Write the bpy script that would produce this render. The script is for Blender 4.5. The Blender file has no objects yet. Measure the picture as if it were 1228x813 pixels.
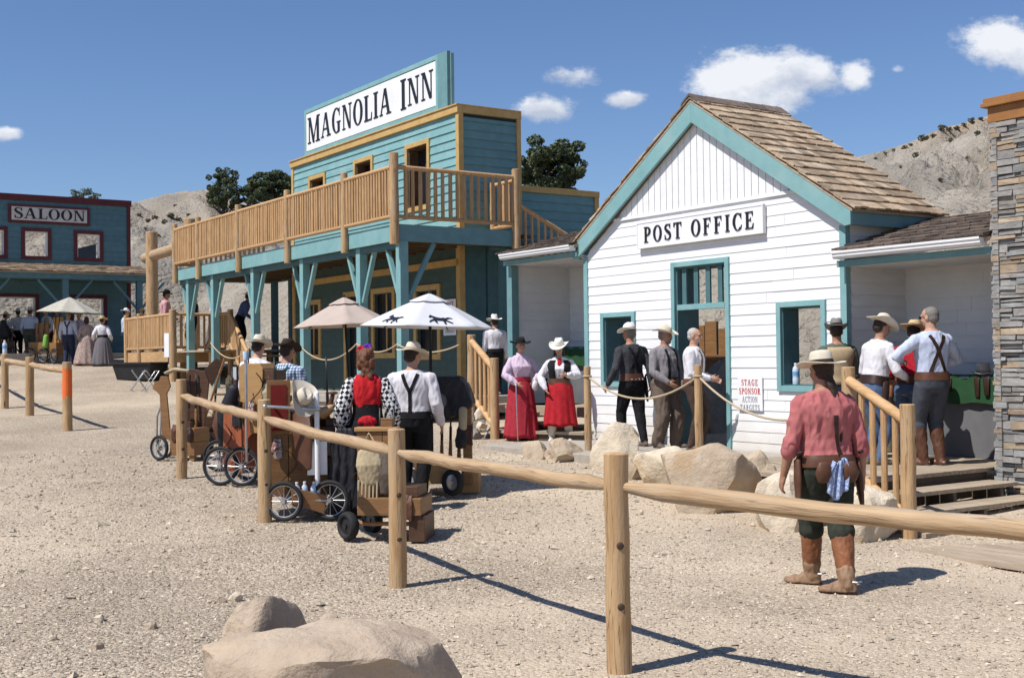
import bpy, bmesh, math, random
import numpy as np
from mathutils import Vector, Matrix, Quaternion, noise
from mathutils.bvhtree import BVHTree
PI = math.pi
R = math.radians
rnd = random.Random(7)
sc = bpy.context.scene
COL = sc.collection
# ------------------------------------------------------------------ camera model (1228 px wide photograph)
FPX = 1461.0
CAMZ = 1.75
PITCH = math.atan((431.8 - 406.5) / FPX)
ROLL = R(0.71)
def ray(x, y):
    a = (x - 614.0) / FPX; b = (406.5 - y) / FPX
    c, s = math.cos(ROLL), math.sin(ROLL)
    rx = a * c + b * s; up = -a * s + b * c
    cp, sp = math.cos(PITCH), math.sin(PITCH)
    return Vector((rx, cp - up * sp, sp + up * cp))
def at(x, y, Y):
    r = ray(x, y)
    return Vector((0, 0, CAMZ)) + r * (Y / r.y)
KY = [-50, 0, 10, 14.5, 20, 27, 31, 35, 40, 43, 60, 90]
KZ = [-.1, -.05, 0, .27, .45, .72, 1.05, 1.38, 1.75, 2.05, 2.5, 3.1]
def gz(Y):
    return float(np.interp(Y, KY, KZ))
def on(x, Y):
    """ground point under photo column x at distance Y"""
    r = ray(x, 430)
    return Vector((r.x / r.y * Y, Y, gz(Y)))
S3 = Vector((.5587, -.8294, 0)); B3 = Vector((.8294, .5587, 0))
SITE = math.atan2(-.8294, .5587)
PO = Vector((4.22, 15.34, 0))
INN = Vector((-2.171, 23.2, 0))
def loc_(o, s, v, z=0):
    return o + S3 * s + B3 * v + Vector((0, 0, z))
# ------------------------------------------------------------------ objects
def tagp(o, label=None, cat=None, group=None, kind=None):
    if label: o['label'] = label
    if cat: o['category'] = cat
    if group: o['group'] = group
    if kind: o['kind'] = kind
    return o
def thing(name, label, cat, loc=(0, 0, 0), rz=0.0, group=None):
    o = bpy.data.objects.new(name, None); COL.objects.link(o)
    o.empty_display_size = .2
    o.location = loc; o.rotation_euler = (0, 0, rz)
    return tagp(o, label, cat, group)
def copy_tree(o, parent=None):
    c = o.copy(); COL.objects.link(c); c.parent = parent
    for ch in list(o.children): copy_tree(ch, c)
    return c
def rot_to(d, up=(0, 0, 1)):
    """matrix with columns x=side, y=along d, z=up-ish"""
    d = Vector(d).normalized(); u = Vector(up)
    if abs(d.dot(u)) > .98: u = Vector((0, 1, 0))
    x = d.cross(u).normalized(); z = x.cross(d).normalized()
    return Matrix((x, d, z)).transposed()
class MB:
    def __init__(s): s.v = []; s.f = []
    def add(s, vs, fs):
        n = len(s.v); s.v += [tuple(p) for p in vs]; s.f += [tuple(i + n for i in f) for f in fs]; return s
    def box(s, c, d, m=None):
        c = Vector(c); h = [x / 2 for x in d]; vs = []
        for sx in (-1, 1):
            for sy in (-1, 1):
                for sz in (-1, 1):
                    p = Vector((sx * h[0], sy * h[1], sz * h[2]))
                    vs.append(c + (m @ p if m else p))
        return s.add(vs, [(0, 1, 3, 2), (4, 6, 7, 5), (0, 4, 5, 1), (2, 3, 7, 6), (0, 2, 6, 4), (1, 5, 7, 3)])
    def span(s, x0, x1, y0, y1, z0, z1):
        return s.box(((x0 + x1) / 2, (y0 + y1) / 2, (z0 + z1) / 2), (abs(x1 - x0), abs(y1 - y0), abs(z1 - z0)))
    def beam(s, p0, p1, w, h, up=(0, 0, 1)):
        p0 = Vector(p0); p1 = Vector(p1)
        return s.box((p0 + p1) / 2, (w, (p1 - p0).length, h), rot_to(p1 - p0, up))
    def hexa(s, bot, top):
        """bot, top: 4 points each in the same winding"""
        return s.add(list(bot) + list(top), [(3, 2, 1, 0), (4, 5, 6, 7), (0, 1, 5, 4), (1, 2, 6, 5), (2, 3, 7, 6), (3, 0, 4, 7)])
    def tube(s, pts, rad, n=10, dome=True, ell=None, up=(0, 0, 1), wob=0):
        pts = [Vector(p) for p in pts]
        if not hasattr(rad, '__len__'): rad = [rad] * len(pts)
        rings = []
        N = len(pts); prevx = None
        for i, p in enumerate(pts):
            d = (pts[min(i + 1, N - 1)] - pts[max(i - 1, 0)])
            if d.length < 1e-9: d = Vector((0, 0, 1))
            d.normalize()
            if prevx is None:
                m = rot_to(d, up); x = m.col[0]
            else:
                x = (prevx - d * prevx.dot(d))
                x = x.normalized() if x.length > 1e-6 else rot_to(d, up).col[0]
            z = x.cross(d); prevx = Vector(x)
            rr = rad[i]; rz_ = rr * (ell[i] if hasattr(ell, '__len__') else ell) if ell else rr
            rings.append((p, Vector(x), Vector(z), rr, rz_, Vector(d)))
        if dome:
            def capr(r, sg):
                p, x, z, a, b, d = r; k = min(a, b); out = []
                for t in (.45, .8, 1.0):
                    q = math.sqrt(max(0, 1 - t * t)) if t < 1 else .12
                    out.append((p + d * sg * k * t * .9, x, z, a * q, b * q, d))
                return out
            rings = list(reversed(capr(rings[0], -1))) + rings + capr(rings[-1], 1)
        vs = []; fs = []
        for (p, x, z, a, b, d) in rings:
            for k in range(n):
                t = 2 * PI * k / n
                w = 1 + (wob * noise.noise(p * 3 + Vector((math.cos(t) * 2, math.sin(t) * 2, 7))) if wob else 0)
                vs.append(p + x * math.cos(t) * a * w + z * math.sin(t) * b * w)
        for i in range(len(rings) - 1):
            for k in range(n):
                a = i * n + k; b = i * n + (k + 1) % n
                fs.append((a, a + n, b + n, b))
        fs.append(tuple(range(n))); fs.append(tuple(reversed([(len(rings) - 1) * n + k for k in range(n)])))
        return s.add(vs, fs)
    def ell(s, c, r, m=None, nu=14, nv=9):
        c = Vector(c); vs = [c + (m @ Vector((0, 0, -r[2])) if m else Vector((0, 0, -r[2])))]; fs = []
        for j in range(1, nv):
            ph = -PI / 2 + PI * j / nv
            for i in range(nu):
                t = 2 * PI * i / nu
                p = Vector((r[0] * math.cos(ph) * math.cos(t), r[1] * math.cos(ph) * math.sin(t), r[2] * math.sin(ph)))
                vs.append(c + (m @ p if m else p))
        p = Vector((0, 0, r[2])); vs.append(c + (m @ p if m else p)); L = len(vs) - 1
        for i in range(nu):
            fs.append((0, 1 + (i + 1) % nu, 1 + i)); fs.append((L, L - nu + i, L - nu + (i + 1) % nu))
        for j in range(nv - 2):
            for i in range(nu):
                a = 1 + j * nu + i; b = 1 + j * nu + (i + 1) % nu
                fs.append((a, b, b + nu, a + nu))
        return s.add(vs, fs)
    def loft(s, secs, n=24):
        """secs: list of lists of n points; closed with caps"""
        vs = [p for sec in secs for p in sec]; fs = []
        n = len(secs[0])
        for i in range(len(secs) - 1):
            for k in range(n):
                a = i * n + k; b = i * n + (k + 1) % n
                fs.append((a, b, b + n, a + n))
        fs.append(tuple(reversed(range(n)))); fs.append(tuple((len(secs) - 1) * n + k for k in range(n)))
        return s.add(vs, fs)
    def lathe(s, prof, n=24, c=(0, 0, 0), m=None, cap=True):
        c = Vector(c); vs = []; fs = []
        for (r, z) in prof:
            for k in range(n):
                t = 2 * PI * k / n; p = Vector((r * math.cos(t), r * math.sin(t), z))
                vs.append(c + (m @ p if m else p))
        for i in range(len(prof) - 1):
            for k in range(n):
                a = i * n + k; b = i * n + (k + 1) % n
                fs.append((a, b, b + n, a + n))
        if cap:
            fs.append(tuple(reversed(range(n)))); fs.append(tuple((len(prof) - 1) * n + k for k in range(n)))
        return s.add(vs, fs)
    def torus(s, c, Rr, r, m=None, n=32, k=8, sx=1.0, sz=1.0):
        c = Vector(c); vs = []; fs = []
        for i in range(n):
            t = 2 * PI * i / n
            for j in range(k):
                u = 2 * PI * j / k
                p = Vector(((Rr + r * math.cos(u)) * math.cos(t) * sx, (Rr + r * math.cos(u)) * math.sin(t), r * math.sin(u) * sz))
                vs.append(c + (m @ p if m else p))
        for i in range(n):
            for j in range(k):
                a = i * k + j; b = ((i + 1) % n) * k + j; a2 = i * k + (j + 1) % k; b2 = ((i + 1) % n) * k + (j + 1) % k
                fs.append((a, b, b2, a2))
        return s.add(vs, fs)
    def prism(s, poly, f):
        """poly: list of 2-D points, f(x, y, t) -> 3-D point with t = 0 or 1"""
        n = len(poly)
        vs = [f(x, y, 0) for x, y in poly] + [f(x, y, 1) for x, y in poly]
        fs = [tuple(range(n)), tuple(reversed(range(n, 2 * n)))] + [(i, i + n, (i + 1) % n + n, (i + 1) % n) for i in range(n)]
        return s.add(vs, fs)
    def mesh(s, name, smooth=False, fix=True):
        me = bpy.data.meshes.new(name)
        me.from_pydata(s.v, [], s.f); me.update()
        if fix:
            bm = bmesh.new(); bm.from_mesh(me)
            bmesh.ops.recalc_face_normals(bm, faces=bm.faces); bm.to_mesh(me); bm.free()
        if smooth: me.shade_smooth()
        return me
    def build(s, name, mat, parent=None, smooth=False, bevel=0, loc=None, rz=0, fix=True, auto=None):
        me = s.mesh(name, smooth, fix)
        o = bpy.data.objects.new(name, me); COL.objects.link(o)
        if mat: me.materials.append(mat)
        o.parent = parent
        if loc is not None: o.location = loc
        if rz: o.rotation_euler = (0, 0, rz)
        if bevel:
            b = o.modifiers.new('bevel', 'BEVEL'); b.width = bevel; b.segments = 2; b.limit_method = 'ANGLE'; b.angle_limit = R(50)
        if auto:
            me.shade_smooth()
            me.set_sharp_from_angle(angle=R(auto))
        return o
# ------------------------------------------------------------------ materials
def _rgb(c): return (c[0], c[1], c[2], 1)
MATS = {}
def M(name, c1, c2=None, scale=4, rough=.8, bump=0, bscale=40, stretch=(1, 1, 1), isl=0, detail=6, spec=.3, lo=.35, hi=.65,
      metal=0, c3=None, s3=1.5, spots=None, bdist=.02, wt=None, crack=None):
    m = bpy.data.materials.new(name); m.use_nodes = True
    nt = m.node_tree; N = nt.nodes; L = nt.links
    p = N['Principled BSDF']; p.inputs['Roughness'].default_value = rough; p.inputs['Metallic'].default_value = metal
    p.inputs['Specular IOR Level'].default_value = spec
    tc = N.new('ShaderNodeTexCoord'); mp = N.new('ShaderNodeMapping'); mp.inputs['Scale'].default_value = stretch
    L.new(tc.outputs['Object'], mp.inputs['Vector'])
    def nz(sc_, det=detail, rg=.6):
        n = N.new('ShaderNodeTexNoise'); n.inputs['Scale'].default_value = sc_; n.inputs['Detail'].default_value = det
        n.inputs['Roughness'].default_value = rg
        L.new(mp.outputs['Vector'], n.inputs['Vector']); return n
    def ramp(src, a, b, ca, cb):
        r = N.new('ShaderNodeValToRGB'); r.color_ramp.elements[0].position = a; r.color_ramp.elements[1].position = b
        r.color_ramp.elements[0].color = ca; r.color_ramp.elements[1].color = cb
        L.new(src, r.inputs['Fac']); return r
    def mix(fac, a, b, mode='MIX', f=None):
        x = N.new('ShaderNodeMix'); x.data_type = 'RGBA'; x.blend_type = mode
        if f is not None: x.inputs['Factor'].default_value = f
        else: L.new(fac, x.inputs['Factor'])
        for i, q in ((6, a), (7, b)):
            if isinstance(q, tuple): x.inputs[i].default_value = q
            else: L.new(q, x.inputs[i])
        return x.outputs[2]
    c2 = c2 or tuple(x * .82 for x in c1)
    col = ramp(nz(scale).outputs['Fac'], lo, hi, _rgb(c2), _rgb(c1)).outputs['Color']
    if c3:
        f3 = ramp(nz(s3, 4).outputs['Fac'], .5, .68, (0, 0, 0, 1), (1, 1, 1, 1)).outputs['Color']
        col = mix(f3, col, _rgb(c3))
    if spots:
        f4 = ramp(nz(spots[1], 2).outputs['Fac'], spots[2], spots[2] + .05, (0, 0, 0, 1), (1, 1, 1, 1)).outputs['Color']
        col = mix(f4, col, _rgb(spots[0]))
    if isl:
        g = N.new('ShaderNodeNewGeometry')
        mr = N.new('ShaderNodeMapRange'); mr.inputs['To Min'].default_value = 1 - isl; mr.inputs['To Max'].default_value = 1 + isl
        L.new(g.outputs['Random Per Island'], mr.inputs['Value'])
        h = N.new('ShaderNodeHueSaturation'); L.new(mr.outputs['Result'], h.inputs['Value']); L.new(col, h.inputs['Color'])
        col = h.outputs['Color']
    if wt:
        g2 = N.new('ShaderNodeNewGeometry'); sp = N.new('ShaderNodeSeparateXYZ'); L.new(g2.outputs['True Normal'], sp.inputs[0])
        ad = N.new('ShaderNodeMath'); ad.operation = 'MULTIPLY_ADD'; ad.inputs[1].default_value = .9; L.new(nz(5).outputs['Fac'], ad.inputs[0]); L.new(sp.outputs['Z'], ad.inputs[2])
        f5 = ramp(ad.outputs[0], 1.0, 1.38, (0, 0, 0, 1), (.8, .8, .8, 1)).outputs['Color']
        col = mix(f5, col, _rgb(wt))
    if crack:
        mc = N.new('ShaderNodeMapping'); mc.inputs['Scale'].default_value = crack[0]; L.new(tc.outputs['Object'], mc.inputs['Vector'])
        nc = N.new('ShaderNodeTexNoise'); nc.inputs['Scale'].default_value = crack[1]; nc.inputs['Detail'].default_value = 3; L.new(mc.outputs[0], nc.inputs['Vector'])
        f6 = N.new('ShaderNodeValToRGB'); e6 = f6.color_ramp.elements; e6[0].position = .485; e6[0].color = (0, 0, 0, 1); e6[1].position = .515; e6[1].color = (0, 0, 0, 1); e7 = e6.new(.5); e7.color = (.75, .75, .75, 1)
        L.new(nc.outputs['Fac'], f6.inputs['Fac']); col = mix(f6.outputs['Color'], col, _rgb(crack[2]))
    L.new(col, p.inputs['Base Color'])
    if bump:
        b = N.new('ShaderNodeBump'); b.inputs['Strength'].default_value = bump; b.inputs['Distance'].default_value = bdist
        L.new(nz(bscale).outputs['Fac'], b.inputs['Height']); L.new(b.outputs['Normal'], p.inputs['Normal'])
    MATS[name] = m
    return m
def dusty(m, z0, z1, col):
    """wind-blown dust clinging to the foot of a wall"""
    nt = m.node_tree; N = nt.nodes; L = nt.links; p = N['Principled BSDF']; src = p.inputs['Base Color'].links[0].from_socket
    tc = N.new('ShaderNodeTexCoord'); sp = N.new('ShaderNodeSeparateXYZ'); L.new(tc.outputs['Object'], sp.inputs[0])
    n = N.new('ShaderNodeTexNoise'); n.inputs['Scale'].default_value = 2.5; n.inputs['Detail'].default_value = 8; L.new(tc.outputs['Object'], n.inputs['Vector'])
    a = N.new('ShaderNodeMath'); a.operation = 'MULTIPLY_ADD'; a.inputs[1].default_value = .9; L.new(n.outputs['Fac'], a.inputs[0]); L.new(sp.outputs['Z'], a.inputs[2])
    r = N.new('ShaderNodeMapRange'); r.inputs['From Min'].default_value = z0 + .45; r.inputs['From Max'].default_value = z1 + .45; r.inputs['To Min'].default_value = .55; r.inputs['To Max'].default_value = 0; L.new(a.outputs[0], r.inputs['Value'])
    x = N.new('ShaderNodeMix'); x.data_type = 'RGBA'; L.new(r.outputs['Result'], x.inputs['Factor']); L.new(src, x.inputs[6]); x.inputs[7].default_value = _rgb(col); L.new(x.outputs[2], p.inputs['Base Color'])
WHITE = M('white paint', (.77, .77, .765), (.71, .71, .70), 2.2, .55, .1, 30, (1, 1, 4), isl=.02)
dusty(WHITE, .44, .95, (.52, .45, .36))
WHITE_TRIM = M('white gloss trim', (.78, .78, .78), (.72, .72, .71), 3, .35)
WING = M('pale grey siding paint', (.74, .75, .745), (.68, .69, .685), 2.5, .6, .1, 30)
TEAL = M('teal paint', (.15, .285, .295), (.125, .245, .255), 5, .55, .1, 60, isl=.05)  # inn end wall and side trim: front teal darkened to imitate grazing-light shade
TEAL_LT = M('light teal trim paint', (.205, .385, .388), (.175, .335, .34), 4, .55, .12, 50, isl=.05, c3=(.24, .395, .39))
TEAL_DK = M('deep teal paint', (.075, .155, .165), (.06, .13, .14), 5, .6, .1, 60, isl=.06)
TEAL_LOW_SHADE = M('lower wall teal with shade in colour', (.072, .112, .10), (.058, .094, .084), 5, .6, .1, 60, isl=.05)  # inn teal darkened: shade under the balcony is put into the colour
TEAL_SAL = M('saloon teal paint', (.095, .19, .22), (.075, .155, .18), 5, .6, .1, 60, isl=.06)
YELLOW = M('ochre trim paint', (.55, .36, .14), (.46, .29, .1), 6, .6, .15, 50)
MAROON = M('maroon trim paint', (.11, .022, .025), (.08, .016, .02), 6, .55)
BOARD = M('white signboard', (.78, .78, .77), (.72, .72, .71), 2, .5)
BOARD_D = M('aged signboard', (.56, .53, .50), (.5, .47, .44), 3, .6)
INK = M('dark lettering paint', (.016, .018, .028), (.012, .013, .02), 6, .5)
LOG = M('peeled pine log', (.53, .355, .19), (.36, .22, .105), 3, .65, .5, 14, (5, 5, .8), c3=(.37, .27, .17), spots=((.12, .06, .03), 2.3, .70), bdist=.012, crack=((9, 9, .5), 1.6, (.12, .065, .03)))
LOGX = M('weathered pine rail', (.48, .335, .195), (.33, .215, .115), 3, .7, .5, 14, (6, .6, 6), c3=(.40, .34, .27), s3=1.1, spots=((.12, .065, .035), 2.6, .71), bdist=.012, wt=(.52, .47, .40), crack=((9, .35, 9), 1.6, (.17, .105, .06)))
PINE = M('varnished pine', (.52, .325, .16), (.39, .23, .105), 4, .6, .3, 20, (6, 6, 1), isl=.12)
PINEX = M('varnished pine rail', (.53, .335, .17), (.40, .24, .11), 4, .6, .3, 20, (1, 6, 6), isl=.12)
DECK = M('weathered deck boards', (.42, .34, .25), (.30, .235, .165), 3, .8, .3, 30, (1, 8, 8), isl=.15)
SHINGLE = M('cedar shingle', (.43, .325, .22), (.27, .19, .12), 9, .9, .5, 40, (3, 1, 3), isl=.38, c3=(.47, .385, .28))
SHINGLE_G = M('grey weathered shingle', (.155, .12, .095), (.095, .07, .055), 9, .9, .5, 40, isl=.4)
CONC = M('pale concrete', (.40, .36, .30), (.33, .29, .245), 6, .9, .3, 80)
DARK = M('dark interior', (.03, .03, .03), (.022, .022, .022), 3, .9)
GREEN = M('green felt cloth', (.022, .075, .028), (.016, .06, .022), 8, .9)
GLASS = M('dim window glass', (.02, .022, .028), (.015, .016, .02), 2, .12, spec=.6)
WARM = M('warm brown window parts', (.17, .09, .04), (.08, .045, .02), 2, .8)  # plain warm brown for the upper window jambs and mullions
ROPE = M('natural rope', (.55, .45, .31), (.42, .33, .21), 60, .9, .6, 120)
STEEL = M('galvanised steel', (.5, .5, .5), (.4, .4, .4), 8, .35, metal=.8)
BLACKM = M('black painted metal', (.02, .02, .022), (.015, .015, .016), 5, .4)
RUBBER = M('black rubber', (.022, .022, .023), (.016, .016, .016), 9, .75)
PLASTIC = M('black plastic tub', (.025, .027, .03), (.018, .02, .022), 5, .45)
PAPER = M('white paper', (.78, .78, .78), (.72, .72, .72), 5, .7)
ORANGE = M('orange tape', (.8, .17, .04), (.7, .14, .03), 6, .6)
COPPER = M('copper brown flashing', (.33, .155, .05), (.25, .11, .035), 5, .5, .1, 30)
# ------------------------------------------------------------------ serif lettering, cap height 1
def _ring(rx, ry, ix, iy, a0=0, a1=360, cx=0, cy=.5, n=30):
    q = []
    for i in range(n):
        t0 = R(a0 + (a1 - a0) * i / n); t1 = R(a0 + (a1 - a0) * (i + 1) / n)
        q.append([(cx + rx * math.cos(t0), cy + ry * math.sin(t0)), (cx + rx * math.cos(t1), cy + ry * math.sin(t1)),
                  (cx + ix * math.cos(t1), cy + iy * math.sin(t1)), (cx + ix * math.cos(t0), cy + iy * math.sin(t0))])
    return q
def _r(x0, x1, y0, y1): return [[(x0, y0), (x1, y0), (x1, y1), (x0, y1)]]
def _d(x0, x1, t, y0=0, y1=1): return [[(x0, y0), (x0 + t, y0), (x1 + t, y1), (x1, y1)]]
def _sf(x0, x1, y, h=.05): return _r(x0, x1, y, y + h)
def glyph(c):
    T, t = .18, .065
    if c == 'I': return _r(.09, .27, 0, 1) + _sf(0, .36, 0) + _sf(0, .36, .95), .36
    if c == 'L': return _r(.09, .27, 0, 1) + _sf(0, .36, .95) + _r(0, .62, 0, .06) + [[(.56, .05), (.62, 0), (.64, .3), (.60, .3)]], .64
    if c == 'T': return _r(.26, .44, 0, 1) + _sf(.17, .53, 0) + _r(0, .70, .94, 1) + [[(0, 1), (0, .72), (.04, .72), (.1, .95)], [(.70, 1), (.70, .72), (.66, .72), (.6, .95)]], .70
    if c in 'EF':
        g = _r(.09, .27, 0, 1) + _sf(0, .36, 0) + _r(0, .62, .94, 1) + [[(.62, 1), (.62, .72), (.585, .72), (.53, .95)]]
        g += _r(.27, .46, .49, .55) + [[(.46, .66), (.46, .38), (.43, .44), (.43, .6)]]
        if c == 'E': g += _r(0, .64, 0, .06) + [[(.55, .05), (.64, 0), (.67, .3), (.635, .3)]]
        return g, .67
    if c == 'P':
        return _r(.09, .27, 0, 1) + _sf(0, .40, 0) + _sf(0, .3, .95) + _ring(.35, .28, .17, .225, -90, 90, .30, .72) + _r(.25, .32, .945, 1) + _r(.25, .32, .44, .495), .65
    if c == 'R':
        return _r(.09, .27, 0, 1) + _sf(0, .38, 0) + _sf(0, .3, .95) + _ring(.33, .26, .15, .205, -90, 90, .30, .74) + _r(.25, .32, .945, 1) + _r(.25, .34, .48, .535) + _d(.56, .30, .17, 0, .5) + _sf(.55, .82, 0), .80
    if c == 'O': return _ring(.40, .52, .215, .47, 0, 360, .40), .80
    if c in 'CG':
        g = _ring(.40, .52, .215, .47, 48, 318 if c == 'C' else 300, .41) + [[(.62, .88), (.70, 1.0), (.70, .66), (.665, .66)]]
        if c == 'C': g += [[(.64, .10), (.70, .15), (.73, .30), (.69, .30)]]; return g, .74
        g += _r(.52, .70, .02, .42) + _sf(.44, .78, .40); g += [[(.52, .02), (.70, .06), (.6, .0), (.5, -.01)]]
        return g, .80
    if c == 'S':
        pts = [(.50, .74, .05), (.45, .90, .055), (.31, .97, .06), (.14, .90, .10), (.09, .76, .15), (.17, .62, .18), (.32, .51, .19), (.47, .39, .18), (.53, .24, .15),
               (.46, .08, .10), (.29, .02, .06), (.12, .09, .055), (.06, .27, .05)]
        g = []; E = []
        P = []
        for i in range(len(pts) - 1):
            for k in range(4):
                u = k / 4; a = pts[max(i - 1, 0)]; b = pts[i]; c_ = pts[i + 1]; d = pts[min(i + 2, len(pts) - 1)]
                P.append(tuple(.5 * (2 * b[j] + (c_[j] - a[j]) * u + (2 * a[j] - 5 * b[j] + 4 * c_[j] - d[j]) * u * u + (3 * b[j] - a[j] - 3 * c_[j] + d[j]) * u ** 3) for j in range(3)))
        P.append(pts[-1])
        for i, p in enumerate(P):
            q0 = P[max(i - 1, 0)]; q1 = P[min(i + 1, len(P) - 1)]
            dx, dy = q1[0] - q0[0], q1[1] - q0[1]; l = math.hypot(dx, dy) or 1
            E.append(((p[0] - dy / l * p[2] / 2, p[1] + dx / l * p[2] / 2), (p[0] + dy / l * p[2] / 2, p[1] - dx / l * p[2] / 2)))
        for i in range(len(E) - 1): g.append([E[i][0], E[i][1], E[i + 1][1], E[i + 1][0]])
        g += _r(.495, .535, .70, 1.0) + _r(.035, .075, 0, .32)
        return g, .60
    if c == 'A': return _d(.06, .37, t) + _d(.62, .34, T) + _r(.2, .62, .3, .36) + _sf(-.02, .24, 0) + _sf(.52, .9, 0), .88
    if c == 'M': return _r(.10, .165, 0, 1) + _r(.80, .98, 0, 1) + _d(.44, .10, .16) + _d(.46, .82, .06) + _sf(0, .27, 0) + _sf(.70, 1.07, 0) + _sf(0, .22, .95) + _sf(.84, 1.07, .95), 1.07
    if c == 'N': return _r(.10, .165, 0, 1) + _r(.67, .735, 0, 1) + _d(.57, .10, .165) + _sf(0, .27, 0) + _sf(.56, .84, .95) + _sf(0, .22, .95), .84
    return [], .5
def lettering(text, width, cap, gap=.12, space=.5, big=None):
    """list of polygons centred on 0, baseline 0, scaled to the given width and cap height"""
    x = 0; out = []
    for i, c in enumerate(text):
        if c == ' ': x += space; continue
        g, w = glyph(c); k = (big or {}).get(i, 1.0)
        for p in g: out.append([(x + px * k, (py - (0 if k == 1 else .5 * (k - 1) / k)) * k) for px, py in p])
        x += w * k + gap
    x -= gap
    s = width / x
    return [[(px * s - width / 2, py * cap) for px, py in p] for p in out]
def put_letters(polys, x0, z0, y, parent, mat=INK, th=.012, name='lettering'):
    mb = MB()
    for i, p in enumerate(polys):
        e = .0004 * (i % 7)
        mb.prism(p, lambda a, b, t: (x0 + a, y - e - t * th, z0 + b))
    return mb.build(name, mat, parent)
# ------------------------------------------------------------------ building pieces
def clap(mb, fmap, z0, z1, amin, amax, openings=(), pitch=.14, proud=.022, back=.07, joints=True):
    """lap siding: fmap(a, out, z) -> point; amin/amax numbers or functions of z"""
    fa = amin if callable(amin) else (lambda z: amin)
    fb = amax if callable(amax) else (lambda z: amax)
    n = max(1, round((z1 - z0) / pitch)); h = (z1 - z0) / n
    for i in range(n):
        zb = z0 + i * h; zt = zb + h
        cuts = sorted({zb, zt} | {z for o in openings for z in (o[2], o[3]) if zb + 1e-4 < z < zt - 1e-4})
        for za, zc in zip(cuts[:-1], cuts[1:]):
            zm = (za + zc) / 2
            iv = [(None, None)]
            ops = sorted([o for o in openings if o[2] < zm < o[3]], key=lambda o: o[0])
            edges = [('L', None)]
            segs = []; cur = None
            for o in ops: segs.append((cur, o[0])); cur = o[1]
            segs.append((cur, None))
            ob = proud - (proud - .004) * (za - zb) / h; ot = proud - (proud - .004) * (zc - zb) / h
            for l, r in segs:
                lb, lt = (fa(za), fa(zc)) if l is None else (l, l)
                rb, rt = (fb(za), fb(zc)) if r is None else (r, r)
                if rb - lb < .01: continue
                if rt < lt: rt = lt = (rt + lt) / 2
                cj = []; q = max(lb, lt) + .6 + 2.6 * rnd.random()
                while joints and q < min(rb, rt) - .5: cj.append(q); q += rnd.uniform(2.2, 3.8)
                for l0, l1, r0, r1 in [((lb, lt) if not k else (cj[k - 1] + .0015,) * 2) + ((rb, rt) if k == len(cj) else (cj[k] - .0015,) * 2) for k in range(len(cj) + 1)]:
                    dj = rnd.uniform(-.0015, .0015)
                    mb.hexa([fmap(l0, -back, za), fmap(r0, -back, za), fmap(r0, ob + dj, za), fmap(l0, ob + dj, za)],
                            [fmap(l1, -back, zc), fmap(r1, -back, zc), fmap(r1, ot + dj, zc), fmap(l1, ot + dj, zc)])
                continue
                mb.hexa([fmap(lb, -back, za), fmap(rb, -back, za), fmap(rb, ob, za), fmap(lb, ob, za)],
                        [fmap(lt, -back, zc), fmap(rt, -back, zc), fmap(rt, ot, zc), fmap(lt, ot, zc)])
def shingles(mb, org, ux, uy, L, W, rows, rg, th=.022, ragged=.015, wmin=.09, wmax=.2, over=1.55):
    """org: eave corner, ux along the eave (unit), uy up the slope (unit)"""
    ux = Vector(ux).normalized(); uy = Vector(uy).normalized(); nn = ux.cross(uy).normalized()
    if nn.z < 0: nn = -nn
    h = W / rows
    for i in range(rows):
        a = -rg.uniform(0, .08)
        while a < L:
            w = rg.uniform(wmin, wmax); a0 = max(a, 0); a1 = min(a + w - .006, L)
            if a1 - a0 > .015:
                y0 = i * h - rg.uniform(0, ragged) ; y1 = min(i * h + h * over, W)
                l0 = th * 1.25 + rg.uniform(0, .012); l1 = .008 + rg.uniform(0, .002)
                o = Vector(org)
                P = lambda aa, yy, zz: o + ux * aa + uy * yy + nn * zz
                tk = th * rg.uniform(.7, 1.2)
                sk = rg.uniform(-.006, .006)
                mb.hexa([P(a0, y0, l0 - tk), P(a1, y0 + sk, l0 - tk), P(a1, y1, l1 - .006), P(a0, y1, l1 - .006)],
                        [P(a0, y0, l0), P(a1, y0 + sk, l0), P(a1, y1, l1), P(a0, y1, l1)])
            a += w
def trim_frame(mb, x0, x1, z0, z1, w, y0, y1, bottom=True, fx=None):
    """rectangular casing between y0 (front) and y1 (back)"""
    mb.span(x0, x0 + w, y0, y1, z0, z1); mb.span(x1 - w, x1, y0, y1, z0, z1)
    mb.span(x0 + w, x1 - w, y0 + .001, y1, z1 - w, z1)
    if bottom: mb.span(x0 + w, x1 - w, y0 + .001, y1, z0, z0 + w)
def log_post(mb, x, y, z0, z1, r, n=14, rg=rnd):
    k = 7; pts = []; rr = []
    for i in range(k):
        t = i / (k - 1)
        pts.append((x + rg.uniform(-.004, .004), y + rg.uniform(-.004, .004), z0 + (z1 - z0) * t)); rr.append(r * (1.03 - .06 * t + rg.uniform(-.015, .015)))
    pts[-1] = (x, y, z1 - r * .12); rr[-1] = rr[-2]
    pts.append((x, y, z1)); rr.append(rr[-2] * .86)
    mb.tube(pts, rr, n, dome=False, wob=.05)
def log_rail(mb, p0, p1, r, n=14, rg=rnd, taper=1.0, k=9):
    p0 = Vector(p0); p1 = Vector(p1); pts = []; rr = []
    for i in range(k + 1):
        t = i / k; q = p0.lerp(p1, t); j = r * .08 if 0 < i < k else 0
        pts.append(q + Vector((rg.uniform(-j, j), rg.uniform(-j, j), rg.uniform(-j, j)))); rr.append(r * (1 + (taper - 1) * t) * (1 + rg.uniform(-.03, .03)))
    d = (p1 - p0).normalized()
    pts = [p0 - d * r * .3] + pts + [p1 + d * r * .3]; rr = [r * .7] + rr + [rr[-1] * .7]
    mb.tube(pts, rr, n, dome=False, wob=.06)
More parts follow.
